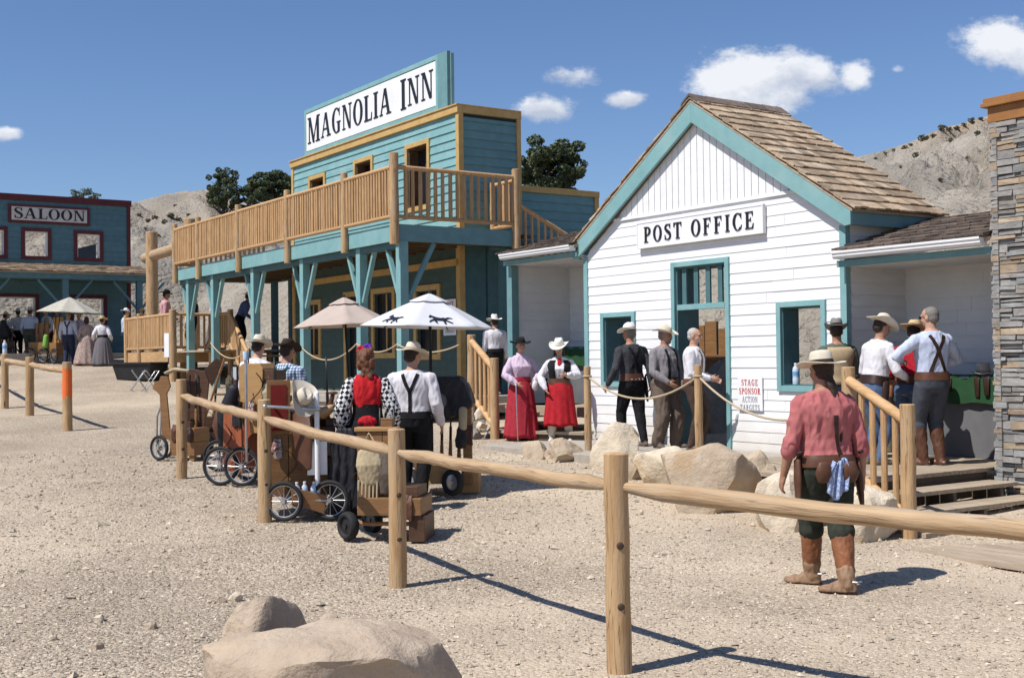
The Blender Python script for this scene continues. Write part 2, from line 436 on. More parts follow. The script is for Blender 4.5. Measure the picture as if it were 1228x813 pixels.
def rail_panel(name, p0, p1, zt, zb, mats, parent, sp=.125, rb=.027, rr=.045, rg=rnd):
    """log railing between two posts (any two points); zt/zb heights of the rails above p.z"""
    p0 = Vector(p0); p1 = Vector(p1); up = Vector((0, 0, 1))
    mb = MB()
    log_rail(mb, p0 + up * zt, p1 + up * zt, rr, 10, rg, k=4); log_rail(mb, p0 + up * zb, p1 + up * zb, rr * .9, 10, rg, k=4)
    L = (p1 - p0).length; n = max(2, int(L / sp))
    for i in range(1, n):
        q = p0.lerp(p1, i / n)
        q = q + Vector((rg.uniform(-.006, .006), rg.uniform(-.006, .006), 0))
        r = rb * rg.uniform(.85, 1.15)
        mb.tube([q + up * (zb - .02), q + up * ((zb + zt) / 2), q + up * (zt + .01)], [r, r * 1.05, r * .95], 7, dome=False)
    return mb.build(name, mats, parent, auto=40)
# ------------------------------------------------------------------ camera, light, sky
cam = bpy.data.objects.new('camera', bpy.data.cameras.new('camera')); COL.objects.link(cam)
cam.data.sensor_width = 36; cam.data.lens = 36 * FPX / 1228; cam.data.clip_end = 3000; cam.data.clip_start = .05
f_ = Vector((0, math.cos(PITCH), math.sin(PITCH))); u_ = Vector((0, -math.sin(PITCH), math.cos(PITCH))); r_ = Vector((1, 0, 0))
cr, sr = math.cos(ROLL), math.sin(ROLL)
cx_ = r_ * cr - u_ * sr; cy_ = r_ * sr + u_ * cr
cam.matrix_world = Matrix(((cx_.x, cy_.x, -f_.x, 0), (cx_.y, cy_.y, -f_.y, 0), (cx_.z, cy_.z, -f_.z, CAMZ), (0, 0, 0, 1)))
sc.camera = cam
SUN = Vector((-.83, -.557, math.tan(R(56)))).normalized()
sl = bpy.data.lights.new('sun', 'SUN'); so = bpy.data.objects.new('sun', sl); COL.objects.link(so)
sl.energy = 4.6; sl.angle = R(.5); sl.color = (1, .965, .92)
so.rotation_euler = (-SUN).to_track_quat('-Z', 'Y').to_euler(); so.location = (0, 0, 30)
sc.view_settings.view_transform = 'Standard'; sc.view_settings.look = 'None'; sc.view_settings.gamma = 1
sc.view_settings.exposure = EXPOSURE = 0.3
w = bpy.data.worlds.new('World'); sc.world = w; w.use_nodes = True
nt = w.node_tree; N = nt.nodes; L = nt.links
bg = N['Background']; bg.inputs['Strength'].default_value = .08
sky = N.new('ShaderNodeTexSky'); sky.sky_type = 'NISHITA'; sky.sun_disc = False
sky.sun_elevation = R(56); sky.sun_rotation = math.atan2(SUN.x, SUN.y)
sky.altitude = 1700; sky.air_density = 1.25; sky.dust_density = .5; sky.ozone_density = 3.0
tc = N.new('ShaderNodeTexCoord'); sep = N.new('ShaderNodeSeparateXYZ'); L.new(tc.outputs['Generated'], sep.inputs[0])
def mth(op, a, b=None, c=None, clamp=False):
    n = N.new('ShaderNodeMath'); n.operation = op; n.use_clamp = clamp
    for i, q in enumerate((a, b, c)):
        if q is None: continue
        if isinstance(q, (int, float)): n.inputs[i].default_value = q
        else: L.new(q, n.inputs[i])
    return n.outputs[0]
yy = mth('MAXIMUM', sep.outputs['Y'], .02)
pu = mth('DIVIDE', sep.outputs['X'], yy); pv = mth('DIVIDE', sep.outputs['Z'], yy)
cv = N.new('ShaderNodeCombineXYZ'); L.new(pu, cv.inputs[0]); L.new(pv, cv.inputs[1])
def wn(scale, det, rg, off=0):
    n = N.new('ShaderNodeTexNoise'); n.inputs['Scale'].default_value = scale; n.inputs['Detail'].default_value = det; n.inputs['Roughness'].default_value = rg
    mp = N.new('ShaderNodeMapping'); mp.inputs['Location'].default_value = (off, off * .7, off); mp.inputs['Scale'].default_value = (1, 1.5, 1)
    L.new(cv.outputs[0], mp.inputs[0]); L.new(mp.outputs[0], n.inputs['Vector']); return n.outputs['Fac']
# clouds: each a soft ellipse in the sky broken up by noise  (x, y, rx, ry in photo pixels, density)
CL = [(905, 98, 74, 40, 1.0), (872, 96, 44, 30, .9), (960, 88, 50, 27, .9), (943, 118, 40, 26, .7), (1024, 94, 24, 19, .8), (990, 98, 46, 24, .6), (835, 108, 26, 12, .5),
      (690, 93, 38, 14, .62), (678, 90, 22, 11, .6), (650, 130, 42, 16, .9), (630, 131, 22, 11, .7), (752, 119, 28, 11, .85),
      (1200, 52, 50, 30, 1.0), (1235, 58, 60, 32, .9), (8, 161, 20, 10, .85), (1076, 84, 15, 7, .42), (1060, 93, 22, 6, .3), (1150, 90, 40, 7, .25), (1030, 74, 30, 7, .3),
      (-160, 60, 110, 40, .9), (1500, 150, 120, 40, .9), (-420, 180, 140, 36, .8), (1800, 60, 150, 60, .9)]
field = None; eb = None; es = None
for (x, y, rx, ry, dn) in CL:
    r = ray(x, y); U, V = r.x / r.y, r.z / r.y
    a = mth('DIVIDE', mth('SUBTRACT', pu, U), rx / FPX); b = mth('DIVIDE', mth('SUBTRACT', pv, V), ry / FPX)
    d = mth('ADD', mth('MULTIPLY', a, a), mth('MULTIPLY', b, b))
    e = mth('MULTIPLY', mth('EXPONENT', mth('MULTIPLY', d, -.95)), dn)
    field = e if field is None else mth('MAXIMUM', field, e)
    w_ = mth('MULTIPLY', e, b); eb = w_ if eb is None else mth('ADD', eb, w_); es = e if es is None else mth('ADD', es, e)
n1 = wn(20, 12, .68, 3.1); n2 = wn(75, 8, .65, 9.4)
nn = mth('ADD', mth('MULTIPLY', mth('SUBTRACT', n1, .5), 2.3), mth('MULTIPLY', mth('SUBTRACT', n2, .5), .9))
dens = mth('ADD', field, mth('MULTIPLY', nn, mth('MINIMUM', mth('MULTIPLY', field, 2.2), .55)))
mr = N.new('ShaderNodeMapRange'); mr.interpolation_type = 'SMOOTHSTEP'
mr.inputs['From Min'].default_value = .25; mr.inputs['From Max'].default_value = .72; L.new(dens, mr.inputs['Value'])
front = mth('GREATER_THAN', sep.outputs['Y'], .05)
alpha = mth('MULTIPLY', mth('MULTIPLY', mr.outputs['Result'], .93), front)
# cloud shade: brighter tops, greyer thick undersides
n3 = wn(14, 6, .6, 21.7)
shade = N.new('ShaderNodeValToRGB'); shade.color_ramp.elements[0].position = .35; shade.color_ramp.elements[1].position = .62
shade.color_ramp.elements[0].color = (5.4, 6.0, 7.3, 1); shade.color_ramp.elements[1].color = (9.4, 9.6, 10.0, 1); bn = mth('DIVIDE', eb, mth('MAXIMUM', es, .02)); L.new(mth('ADD', mth('MULTIPLY', bn, .20), mth('ADD', mth('MULTIPLY', mth('SUBTRACT', n3, .5), 1.3), .56)), shade.inputs['Fac'])
tint = N.new('ShaderNodeMix'); tint.data_type = 'RGBA'; tint.blend_type = 'MULTIPLY'; tint.inputs['Factor'].default_value = 1
tint.inputs[7].default_value = (.83, .93, 1.13, 1); L.new(sky.outputs[0], tint.inputs[6])
mx = N.new('ShaderNodeMix'); mx.data_type = 'RGBA'; L.new(alpha, mx.inputs['Factor']); L.new(tint.outputs[2], mx.inputs[6]); L.new(shade.outputs[0], mx.inputs[7])
L.new(mx.outputs[2], bg.inputs['Color'])
sc.cycles.max_bounces = 6
# ------------------------------------------------------------------ ground and hills
SKYX = [-2500, -900, -300, 0, 60, 110, 155, 185, 205, 250, 285, 330, 365, 450, 560, 640, 705, 760, 850, 950, 1030, 1060, 1085, 1110, 1130, 1160, 1190, 1260, 1400, 1700, 2600, 5000]
SKYY = [300, 250, 235, 243, 246, 246, 244, 237, 231, 229, 244, 243, 236, 240, 262, 276, 291, 300, 262, 222, 190, 181, 173, 163, 153, 147, 138, 118, 95, 120, 180, 260]
SKA = []; SKT = []
for x, y in zip(SKYX, SKYY):
    r = ray(x, y); SKA.append(math.atan2(r.x, r.y)); SKT.append(r.z / math.hypot(r.x, r.y))
def ss(t): t = max(0., min(1., t)); return t * t * (3 - 2 * t)
def dist_bank(X, Y):
    p = Vector((X, Y, 0)) - PO
    v = p.dot(B3) + .5 * noise.noise(Vector((X * .2, Y * .2, 3))); u = -p.dot(S3)
    return max(v - 4.3, u - 39.5)
def terrain(X, Y):
    r = math.hypot(X, Y); d = dist_bank(X, Y); g = gz(Y)
    if X * X + Y * Y < .01: return g, d
    base = g + .03 * noise.noise(Vector((X * .35, Y * .35, 0))) + .014 * noise.noise(Vector((X * 1.3, Y * 1.3, 5)))
    if d <= 0: return base, d
    a = math.atan2(X, Y)
    tsk = float(np.interp(a, SKA, SKT))
    Rr = 118 + 26 * noise.noise(Vector((a * 3, 1.7, 0))) + (26 if a > .2 else 0)
    Zr = CAMZ + tsk * Rr
    nb = noise.fractal(Vector((X * .45, Y * .45, 1)), .9, 2.1, 4)
    bank = min(3.6, d * .95) * (1 + .10 * nb) + .22 * noise.noise(Vector((X * 1.1, Y * 1.1, 8))) * ss(d)
    rb = r - d
    t = max(0., min(1., d / max(8., Rr - rb)))
    prof = t * .62 + .38 * ss((t - .18) / .82)
    hz = base + bank
    hz = hz + max(0, (Zr - hz)) * prof
    # gullies run down the slope, ridged noise
    ga = a * Rr
    rid = 1 - abs(noise.fractal(Vector((ga * .06 + .8 * noise.noise(Vector((X * .03, Y * .03, 2))), r * .012, 4)), .8, 2.2, 5)) * 2
    fade = ss(d / 20) * (1 - ss((t - .8) / .2) * .9)
    rid2 = 1 - abs(noise.noise(Vector((ga * .21 + 1.4 * noise.noise(Vector((X * .06, Y * .06, 12))), r * .03, 14)))) * 2
    hz += (rid - .6) * 2.3 * fade + (rid2 - .6) * .4 * fade + .9 * noise.fractal(Vector((X * .09, Y * .09, 6)), .9, 2.1, 5) * fade
    lim = CAMZ + tsk * r + .35 * noise.fractal(Vector((ga * .12, 3, 9)), .8, 2.1, 4) * ss(r / 60)
    if r < Rr: hz = min(hz, max(base, lim))
    else: hz = lim - tsk * (r - Rr) * 1.0 - (r - Rr) * .05
    return hz, d
azs = list(np.radians(np.concatenate([np.linspace(-180, -40, 36, endpoint=False), np.linspace(-40, 40, 380, endpoint=False), np.linspace(40, 180, 36, endpoint=False)])))
rs = list(np.concatenate([np.geomspace(.4, 3, 10, endpoint=False), np.geomspace(3, 60, 190, endpoint=False), np.geomspace(60, 165, 90, endpoint=False), np.geomspace(165, 900, 14)]))
na = len(azs); tv = []; td = []
for r in rs:
    for a in azs:
        X = r * math.sin(a); Y = r * math.cos(a); z, d = terrain(X, Y)
        tv.append((X, Y, z)); td.append(d)
gf = []; hf = []
for i in range(len(rs) - 1):
    for k in range(na):
        q = (i * na + k, i * na + (k + 1) % na, (i + 1) * na + (k + 1) % na, (i + 1) * na + k)
        (hf if max(td[j] for j in q) > .4 else gf).append(q)
c0 = len(tv); tv.append((0, 0, gz(0)))
for k in range(na): gf.append((c0, (k + 1) % na, k))
def submesh(name, faces, mat):
    idx = {}; vs = []
    for f in faces:
        for i in f:
            if i not in idx: idx[i] = len(vs); vs.append(tv[i])
    me = bpy.data.meshes.new(name); me.from_pydata(vs, [], [tuple(idx[i] for i in f) for f in faces]); me.update()
    bm = bmesh.new(); bm.from_mesh(me); bmesh.ops.recalc_face_normals(bm, faces=bm.faces)
    if sum(f.normal.z for f in bm.faces) < 0: bmesh.ops.reverse_faces(bm, faces=bm.faces)
    bm.to_mesh(me); bm.free()
    me.shade_smooth(); me.materials.append(mat)
    o = bpy.data.objects.new(name, me); COL.objects.link(o); return tagp(o, kind='structure')
# gravel: stones of several sizes as voronoi cells, each with its own tint
def gravel_mat():
    m = bpy.data.materials.new('crushed gravel'); m.use_nodes = True; nt = m.node_tree; N = nt.nodes; L = nt.links
    p = N['Principled BSDF']; p.inputs['Roughness'].default_value = .95; p.inputs['Specular IOR Level'].default_value = .15
    tc = N.new('ShaderNodeTexCoord')
    def vor(s):
        v = N.new('ShaderNodeTexVoronoi'); v.inputs['Scale'].default_value = s; L.new(tc.outputs['Object'], v.inputs['Vector']); return v
    def nz(s, d=5):
        v = N.new('ShaderNodeTexNoise'); v.inputs['Scale'].default_value = s; v.inputs['Detail'].default_value = d; L.new(tc.outputs['Object'], v.inputs['Vector']); return v
    v1, v2 = vor(38), vor(90)
    rp = N.new('ShaderNodeValToRGB'); e = rp.color_ramp.elements
    e[0].position = 0; e[0].color = (.29, .236, .178, 1); e[1].position = 1; e[1].color = (.58, .505, .405, 1)
    x = e.new(.45); x.color = (.43, .355, .268, 1); x = e.new(.8); x.color = (.48, .402, .307, 1)
    sp = N.new('ShaderNodeSeparateColor'); L.new(v1.outputs['Color'], sp.inputs[0]); L.new(sp.outputs[0], rp.inputs['Fac'])
    big = N.new('ShaderNodeValToRGB'); big.color_ramp.elements[0].position = .35; big.color_ramp.elements[1].position = .68
    big.color_ramp.elements[0].color = (.86, .84, .82, 1); big.color_ramp.elements[1].color = (1.1, 1.09, 1.07, 1); L.new(nz(.55, 6).outputs['Fac'], big.inputs['Fac'])
    mx = N.new('ShaderNodeMix'); mx.data_type = 'RGBA'; mx.blend_type = 'MULTIPLY'; mx.inputs['Factor'].default_value = 1
    dn = nz(.22, 5); dr = N.new('ShaderNodeValToRGB'); dr.color_ramp.elements[0].position = .47; dr.color_ramp.elements[1].position = .66; sx = N.new('ShaderNodeSeparateXYZ'); L.new(tc.outputs['Object'], sx.inputs[0]); xr = N.new('ShaderNodeMapRange'); xr.inputs['From Min'].default_value = -2.0; xr.inputs['From Max'].default_value = 2.2; xr.inputs['To Max'].default_value = .17; L.new(sx.outputs['X'], xr.inputs['Value']); da = N.new('ShaderNodeMath'); L.new(dn.outputs['Fac'], da.inputs[0]); L.new(xr.outputs['Result'], da.inputs[1]); L.new(da.outputs[0], dr.inputs['Fac'])
    d2 = N.new('ShaderNodeMath'); d2.operation = 'MULTIPLY'; d2.inputs[1].default_value = .6; L.new(dr.outputs[0], d2.inputs[0])
    dm = N.new('ShaderNodeMix'); dm.data_type = 'RGBA'; L.new(d2.outputs[0], dm.inputs['Factor']); L.new(rp.outputs[0], dm.inputs[6]); dm.inputs[7].default_value = (.525, .435, .325, 1)
    L.new(dm.outputs[2], mx.inputs[6]); L.new(big.outputs[0], mx.inputs[7]); L.new(mx.outputs[2], p.inputs['Base Color'])
    def mm(op, a, b):
        n = N.new('ShaderNodeMath'); n.operation = op
        for i, q in enumerate((a, b)):
            if isinstance(q, (int, float)): n.inputs[i].default_value = q
            else: L.new(q, n.inputs[i])
        return n.outputs[0]
    h = mm('SUBTRACT', mm('MULTIPLY', v1.outputs['Distance'], -1.0), mm('MULTIPLY', v2.outputs['Distance'], .45))
    h = mm('ADD', h, mm('MULTIPLY', nz(6, 4).outputs['Fac'], .8)); h = mm('ADD', h, mm('MULTIPLY', nz(2.4, 3).outputs['Fac'], 2.6))
    b = N.new('ShaderNodeBump'); b.inputs['Strength'].default_value = .9; b.inputs['Distance'].default_value = .022
    hm = mm('MULTIPLY', h, mm('SUBTRACT', 1.0, mm('MULTIPLY', dr.outputs[0], .5))); L.new(hm, b.inputs['Height']); L.new(b.outputs['Normal'], p.inputs['Normal'])
    return m
GRAVEL = gravel_mat()
def hill_mat():
    m = M('eroded badland clay', (.375, .335, .275), (.255, .23, .195), .16, .95, .8, 3.0, detail=12, lo=.40, hi=.60, spec=.1, bdist=.45, c3=(.33, .275, .205), s3=.07)
    nt = m.node_tree; N = nt.nodes; L = nt.links; p = N['Principled BSDF']
    src = p.inputs['Base Color'].links[0].from_socket
    tc = N.new('ShaderNodeTexCoord'); sep = N.new('ShaderNodeSeparateXYZ'); L.new(tc.outputs['Object'], sep.inputs[0])
    n = N.new('ShaderNodeTexNoise'); n.inputs['Scale'].default_value = .05; n.inputs['Detail'].default_value = 6; L.new(tc.outputs['Object'], n.inputs['Vector'])
    a = N.new('ShaderNodeMath'); a.operation = 'MULTIPLY_ADD'; a.inputs[1].default_value = 9; L.new(n.outputs['Fac'], a.inputs[0]); L.new(sep.outputs['Z'], a.inputs[2])
    mr = N.new('ShaderNodeMapRange'); mr.inputs['From Min'].default_value = 21; mr.inputs['From Max'].default_value = 27; L.new(a.outputs[0], mr.inputs['Value'])
    x = N.new('ShaderNodeMix'); x.data_type = 'RGBA'; L.new(mr.outputs['Result'], x.inputs['Factor']); L.new(src, x.inputs[6]); x.inputs[7].default_value = (.44, .315, .19, 1)
    bp = [q for q in N if q.type == 'BUMP'][0]; vo = N.new('ShaderNodeTexVoronoi'); vo.inputs['Scale'].default_value = 5; L.new(tc.outputs['Object'], vo.inputs['Vector'])
    b2 = N.new('ShaderNodeBump'); b2.inputs['Strength'].default_value = .7; b2.inputs['Distance'].default_value = .12; b2.invert = True
    L.new(vo.outputs['Distance'], b2.inputs['Height']); L.new(bp.outputs[0], b2.inputs['Normal']); L.new(b2.outputs[0], p.inputs['Normal'])
    n2 = N.new('ShaderNodeTexNoise'); n2.inputs['Scale'].default_value = .35; n2.inputs['Detail'].default_value = 8; n2.inputs['Roughness'].default_value = .7
    L.new(tc.outputs['Object'], n2.inputs['Vector'])
    r2 = N.new('ShaderNodeValToRGB'); r2.color_ramp.elements[0].position = .56; r2.color_ramp.elements[1].position = .70
    r2.color_ramp.elements[0].color = (1, 1, 1, 1); r2.color_ramp.elements[1].color = (.72, .70, .68, 1); L.new(n2.outputs['Fac'], r2.inputs['Fac'])
    y = N.new('ShaderNodeMix'); y.data_type = 'RGBA'; y.blend_type = 'MULTIPLY'; y.inputs['Factor'].default_value = 1
    L.new(x.outputs[2], y.inputs[6]); L.new(r2.outputs[0], y.inputs[7]); L.new(y.outputs[2], p.inputs['Base Color'])
    return m
HILL = hill_mat()
submesh('ground', gf, GRAVEL); submesh('hills', hf, HILL)
# loose stones lying on the gravel
def scatter():
    g = np.random.default_rng(3); V = []; F = []; nv = 0
    base = np.array([[1, 0, 0], [-1, 0, 0], [0, 1, 0], [0, -1, 0], [0, 0, 1], [0, 0, -1]], float)
    tri = np.array([[0, 2, 4], [2, 1, 4], [1, 3, 4], [3, 0, 4], [2, 0, 5], [1, 2, 5], [3, 1, 5], [0, 3, 5]])
    n = 60000
    a = np.radians(g.uniform(-27, 27, n)); r = 3.0 + 17 * g.uniform(0, 1, n) ** 1.5
    X = r * np.sin(a); Y = r * np.cos(a); s = .0056 * np.exp(g.normal(0, .42, n)) * (1 + r * .045)
    big = g.uniform(0, 1, n) < .004; s[big] *= 2.1
    ok = np.array([dist_bank(x, y) < -4.2 for x, y in zip(X, Y)]); X, Y, s = X[ok], Y[ok], s[ok]; n = len(X)
    Z = np.array([terrain(x, y)[0] for x, y in zip(X, Y)])
    sc3 = g.uniform(.65, 1.35, (n, 1, 3)) * np.array([1, 1, .7]); P = base[None] + g.normal(0, .22, (n, 6, 3))
    P = P * sc3 * s[:, None, None]
    th = g.uniform(0, 2 * PI, n); c, q = np.cos(th)[:, None], np.sin(th)[:, None]
    x = P[:, :, 0] * c - P[:, :, 1] * q; y = P[:, :, 0] * q + P[:, :, 1] * c
    P[:, :, 0] = x + X[:, None]; P[:, :, 1] = y + Y[:, None]; P[:, :, 2] += Z[:, None] + (s * .25)[:, None]
    T = (tri[None] + (np.arange(n) * 6)[:, None, None]).reshape(-1, 3)
    me = bpy.data.meshes.new('loose_gravel'); me.from_pydata(P.reshape(-1, 3).tolist(), [], T.tolist()); me.update()
    me.materials.append(M('loose gravel stone', (.50, .43, .335), (.38, .315, .24), 9, .95, isl=.35, spec=.15))
    o = bpy.data.objects.new('gravel', me); COL.objects.link(o)
    tagp(o, 'loose tan gravel stones scattered over the dusty street', 'gravel', kind='stuff')
scatter()
# ------------------------------------------------------------------ post office (local x along the front to the right, y to the back)
C_FRONT = M('grey counter panel', (.15, .15, .155), (.12, .12, .125), 3)
def post_office():
    po = thing('post_office', 'white clapboard gabled post office with teal trim and open wings', 'building', PO, SITE)
    rg = random.Random(11)
    W0, W1 = -5.38, 0.0; cxm = -2.69; ze = 3.42; slope = .65
    inner = lambda z: max(0, (z - 3.30) / slope)     # run from eave at height z
    fa = lambda z: W0 + max(0, (z - 3.42) / slope) if z > 3.42 else W0
    fb = lambda z: W1 - max(0, (z - 3.42) / slope) if z > 3.42 else W1
    ops = [(-3.2, -2.13, 0, 3.09), (-4.90, -4.19, 1.38, 2.41), (-1.10, -.39, 1.36, 2.41)]
    mb = MB(); clap(mb, lambda a, o, z: (a, -o, z), .44, 3.94, fa, fb, ops, pitch=.147, proud=.0125)
    wl = mb.build('front_wall', WHITE, po)
    # gable: vertical boards
    mb = MB(); a = W0 + .8
    z0 = 3.945
    while a < W1 - .8:
        a2 = a + .135
        top = lambda q: 3.42 + slope * min(q - W0, W1 - q)
        t0, t1 = top(a + .006), top(a2 - .006)
        if min(t0, t1) > z0 + .02:
            if a < cxm < a2:
                mb.prism([(a + .006, z0), (a2 - .006, z0), (a2 - .006, t1), (cxm, top(cxm)), (a + .006, t0)], lambda x, y, t: (x, -.015 + t * .05, y))
            else:
                mb.prism([(a + .006, z0), (a2 - .006, z0), (a2 - .006, t1), (a + .006, t0)], lambda x, y, t: (x, -.015 + t * .05, y))
        a = a2
    mb.prism([(W0 + .8, z0), (W1 - .8, z0), (cxm, 5.17)], lambda x, y, t: (x, .004 + t * .05, y))
    mb.build('gable_boards', WHITE, po)
    mb = MB(); mb.span(W0 + .78, W1 - .78, -.035, -.015, 3.90, 3.945); mb.build('gable_ledge', WHITE_TRIM, po)
    # side walls
    for nm, x, zt in (('side_wall', W1, 3.42), ('side_wall', W0, 3.42)):
        sg = 1 if x == W1 else -1
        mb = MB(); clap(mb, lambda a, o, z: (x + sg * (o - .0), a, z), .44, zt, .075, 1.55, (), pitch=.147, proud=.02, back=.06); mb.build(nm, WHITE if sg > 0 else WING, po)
    mb = MB()
    mb.span(W0 + .07, W0 + .085, .08, 1.55, .45, 3.4); mb.span(W1 - .085, W1 - .07, .08, 1.55, .45, 3.4)
    mb.build('inner_lining', TEAL_DK, po)
    # corner boards
    for x0, x1 in ((-.075, .026), (W0 - .026, W0 + .075)):
        mb = MB(); mb.span(x0, x1, -.032, .05, .44, 3.40); mb.build('corner_board', TEAL_LT, po, bevel=.004)
    # door
    d = MB(); trim_frame(d, -3.27, -2.06, .44, 3.16, .075, -.045, .0, bottom=False)
    df = d.build('door_frame', TEAL_LT, po, bevel=.004)
    d = MB(); d.span(-3.2, -3.17, .002, .42, .44, 3.085); d.span(-2.16, -2.13, .002, .42, .44, 3.085); d.span(-3.17, -2.16, .002, .42, 3.06, 3.085)
    d.build('door_jamb', TEAL_DK, po)
    d = MB(); d.span(-3.165, -2.165, -.02, .05, 2.45, 2.53); d.build('transom_bar', TEAL_LT, df, bevel=.004)
    for x in (-3.04, -2.79, -2.54, -2.29):
        d = MB(); d.span(x - .045, x + .045, .02, .05, 2.532, 3.058); d.build('transom_bar', TEAL_DK, df)
    for x0, x1, z0, z1 in ((-4.97, -4.12, 1.31, 2.48), (-1.17, -.32, 1.29, 2.48)):
        f = MB(); trim_frame(f, x0, x1, z0, z1, .075, -.045, .0); fo = f.build('window_frame', TEAL_LT, po, bevel=.004)
        f = MB(); a0, a1, b0, b1 = x0 + .07, x1 - .07, z0 + .07, z1 - .07
        f.span(a0, a0 + .02, .002, .30, b0, b1); f.span(a1 - .02, a1, .002, .30, b0, b1); f.span(a0 + .02, a1 - .02, .002, .30, b1 - .02, b1); f.span(a0 + .02, a1 - .02, .002, .30, b0, b0 + .02)
        f.build('jamb', TEAL_DK, fo)
    # barge boards and roof
    tp = 5.47; e = .19
    def barge(sg):
        xa = cxm; xe = (W1 + e) if sg > 0 else (W0 - e)
        ztop = lambda x: tp - abs(x - cxm) * slope
        poly = [(xa, ztop(xa)), (xe, ztop(xe)), (xe, ztop(xe) - .215), (xe - sg * .10, ztop(xe) - .225), (xa, tp - .33)]
        m = MB(); m.prism(poly, lambda x, y, t: (x, -.125 + t * .045, y)); return m.build('barge_board', TEAL_LT, po, bevel=.004)
    barge(1); barge(-1)
    for sg in (1, -1):
        xe = (W1 + e) if sg > 0 else (W0 - e)
        zt = tp - abs(xe - cxm) * slope
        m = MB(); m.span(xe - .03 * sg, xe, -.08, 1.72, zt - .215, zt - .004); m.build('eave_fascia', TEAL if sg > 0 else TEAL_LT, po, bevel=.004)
        m = MB(); n = Vector((sg * slope, 0, 1)).normalized()
        a = Vector((cxm, -.13, tp + .0)); b = Vector((xe + sg * .03, -.13, tp - (abs(xe - cxm) + .03) * slope))
        o2 = Vector((0, 1.85, 0)); dn = Vector((0, 0, -.035))
        m.hexa([a + dn, b + dn, b + o2 + dn, a + o2 + dn], [a, b, b + o2, a + o2]); m.build('roof_deck', DECK, po)
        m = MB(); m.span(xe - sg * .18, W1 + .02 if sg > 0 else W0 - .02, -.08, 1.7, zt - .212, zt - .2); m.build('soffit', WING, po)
        m = MB(); m2 = MB()
        Wd = (a - b).length
        shingles(m, (b.x + sg * .03, -.15 if sg > 0 else 1.73, b.z - .018 + .012), (0, sg, 0), (a - b), 1.88, Wd + .05, 15, rg, th=.03, ragged=.02)
        m.build('shingle_roof', SHINGLE, po)
    m = MB(); rr = [(cxm - .17, tp - .05), (cxm, tp + .075), (cxm + .17, tp - .05), (cxm + .17, tp - .075), (cxm, tp + .045), (cxm - .17, tp - .075)]
    y = -.16
    while y < 1.7:
        y2 = min(y + rg.uniform(.25, .4), 1.74); m.prism(rr, lambda x, z, t: (x, y + t * (y2 - y - .004), z + .004 + (0 if t else rg.uniform(0, .012)))); y = y2
    m.build('ridge_cap', SHINGLE_G, po)
    # right wing
    def wing(s0, s1, zf, zg, back, cnt, endpost):
        m = MB(); clap(m, lambda a, o, z: (a, back - o, z), zf, zg + .02, s0, s1, (), pitch=.16, proud=.018); m.build('wing_back_wall', WING, po)
        m = MB(); m.span(s0, s1, -.14, back, zg - .075, zg - .055); m.build('wing_ceiling', WHITE, po)
        m = MB(); m.span(s0, s1, -.17, -.14, zg - .085, zg - .005); m.build('wing_fascia', TEAL, po)
        m = MB()
        prof = [(-.16, .02), (-.165, .03), (-.182, .05), (-.182, .075), (-.198, .09), (-.198, .115), (-.19, .115), (-.19, .105), (-.06, .105), (-.055, .02)]
        m.prism(prof, lambda x, z, t: ((s0 + .032 if s0 == 0 else s0 + .06) + t * ((s1 - s0 - .08) if s0 == 0 else (s1 - s0 - .09)), x - .11, zg - .01 + z)); m.build('gutter', WHITE_TRIM, po)
        m = MB(); sl_ = .27; ln = 1.95
        d0 = Vector((s0, -.22, zg + .10)); ux = Vector((1, 0, 0)); uy = Vector((0, 1, sl_)).normalized()
        m.hexa([d0 + Vector((0, 0, -.05)), d0 + ux * (s1 - s0) + Vector((0, 0, -.05)), d0 + ux * (s1 - s0) + uy * ln + Vector((0, 0, -.05)), d0 + uy * ln + Vector((0, 0, -.05))],
               [d0, d0 + ux * (s1 - s0), d0 + ux * (s1 - s0) + uy * ln, d0 + uy * ln]); m.build('wing_roof_deck', DECK, po)
        m = MB(); shingles(m, d0 + Vector((.03 if s0 == 0 else -.04, -.06, .0)), ux, uy, s1 - s0 - .03 + (.04 if s0 else 0), ln, 8, rg, th=.03, ragged=.025); m.build('wing_shingles', SHINGLE_G, po)
        # counter with green cloth
        m = MB(); m.span(s0 + .05, s1 - .02, back - .42, back - .02, zf + .96, zf + 1.0); c = m.build('counter', TEAL_DK, po)
        m = MB(); m.span(s0 + .06, s1 - .03, back - .36, back - .34, zf, zf + .955); m.build('counter_front', C_FRONT, c)
        m = MB(); k = 26; L_ = s1 - s0 - .08
        for i in range(k):
            xa = s0 + .05 + L_ * i / k; xb = s0 + .05 + L_ * (i + 1) / k
            ya = back - .425 - .012 * math.sin(i * 1.7); yb = back - .425 - .012 * math.sin((i + 1) * 1.7)
            za = zf + .66 + .012 * math.sin(i * .9); zb = zf + .66 + .012 * math.sin((i + 1) * .9)
            m.add([(xa, ya, za), (xb, yb, zb), (xb, yb + .004, zf + 1.004), (xa, ya + .004, zf + 1.004), (xa, back - .05, zf + 1.004), (xb, back - .05, zf + 1.004)], [(0, 1, 2, 3), (3, 2, 5, 4)])
        cl = m.build('counter_cloth', GREEN, c)
    wing(0.0, 2.18, .5, 2.945, 1.15, True, False)
    wing(-7.56, -5.40, .97, 3.50, 1.30, True, True)
    m = MB(); m.span(-7.66, -7.5, -.03, .12, .97, 3.42); m.build('wing_post', TEAL, po, bevel=.004)
    m = MB(); clap(m, lambda a, o, z: (-7.58 + o, a, z), .97, 3.44, .12, 1.3, (), pitch=.16, proud=.016); m.build('wing_end_wall', WING, po)
    m = MB(); m.span(-7.7, -5.42, -.02, 1.35, .80, .965); m.build('wing_floor', DECK, po)
    # boardwalk in front
    m = MB(); q = -7.2
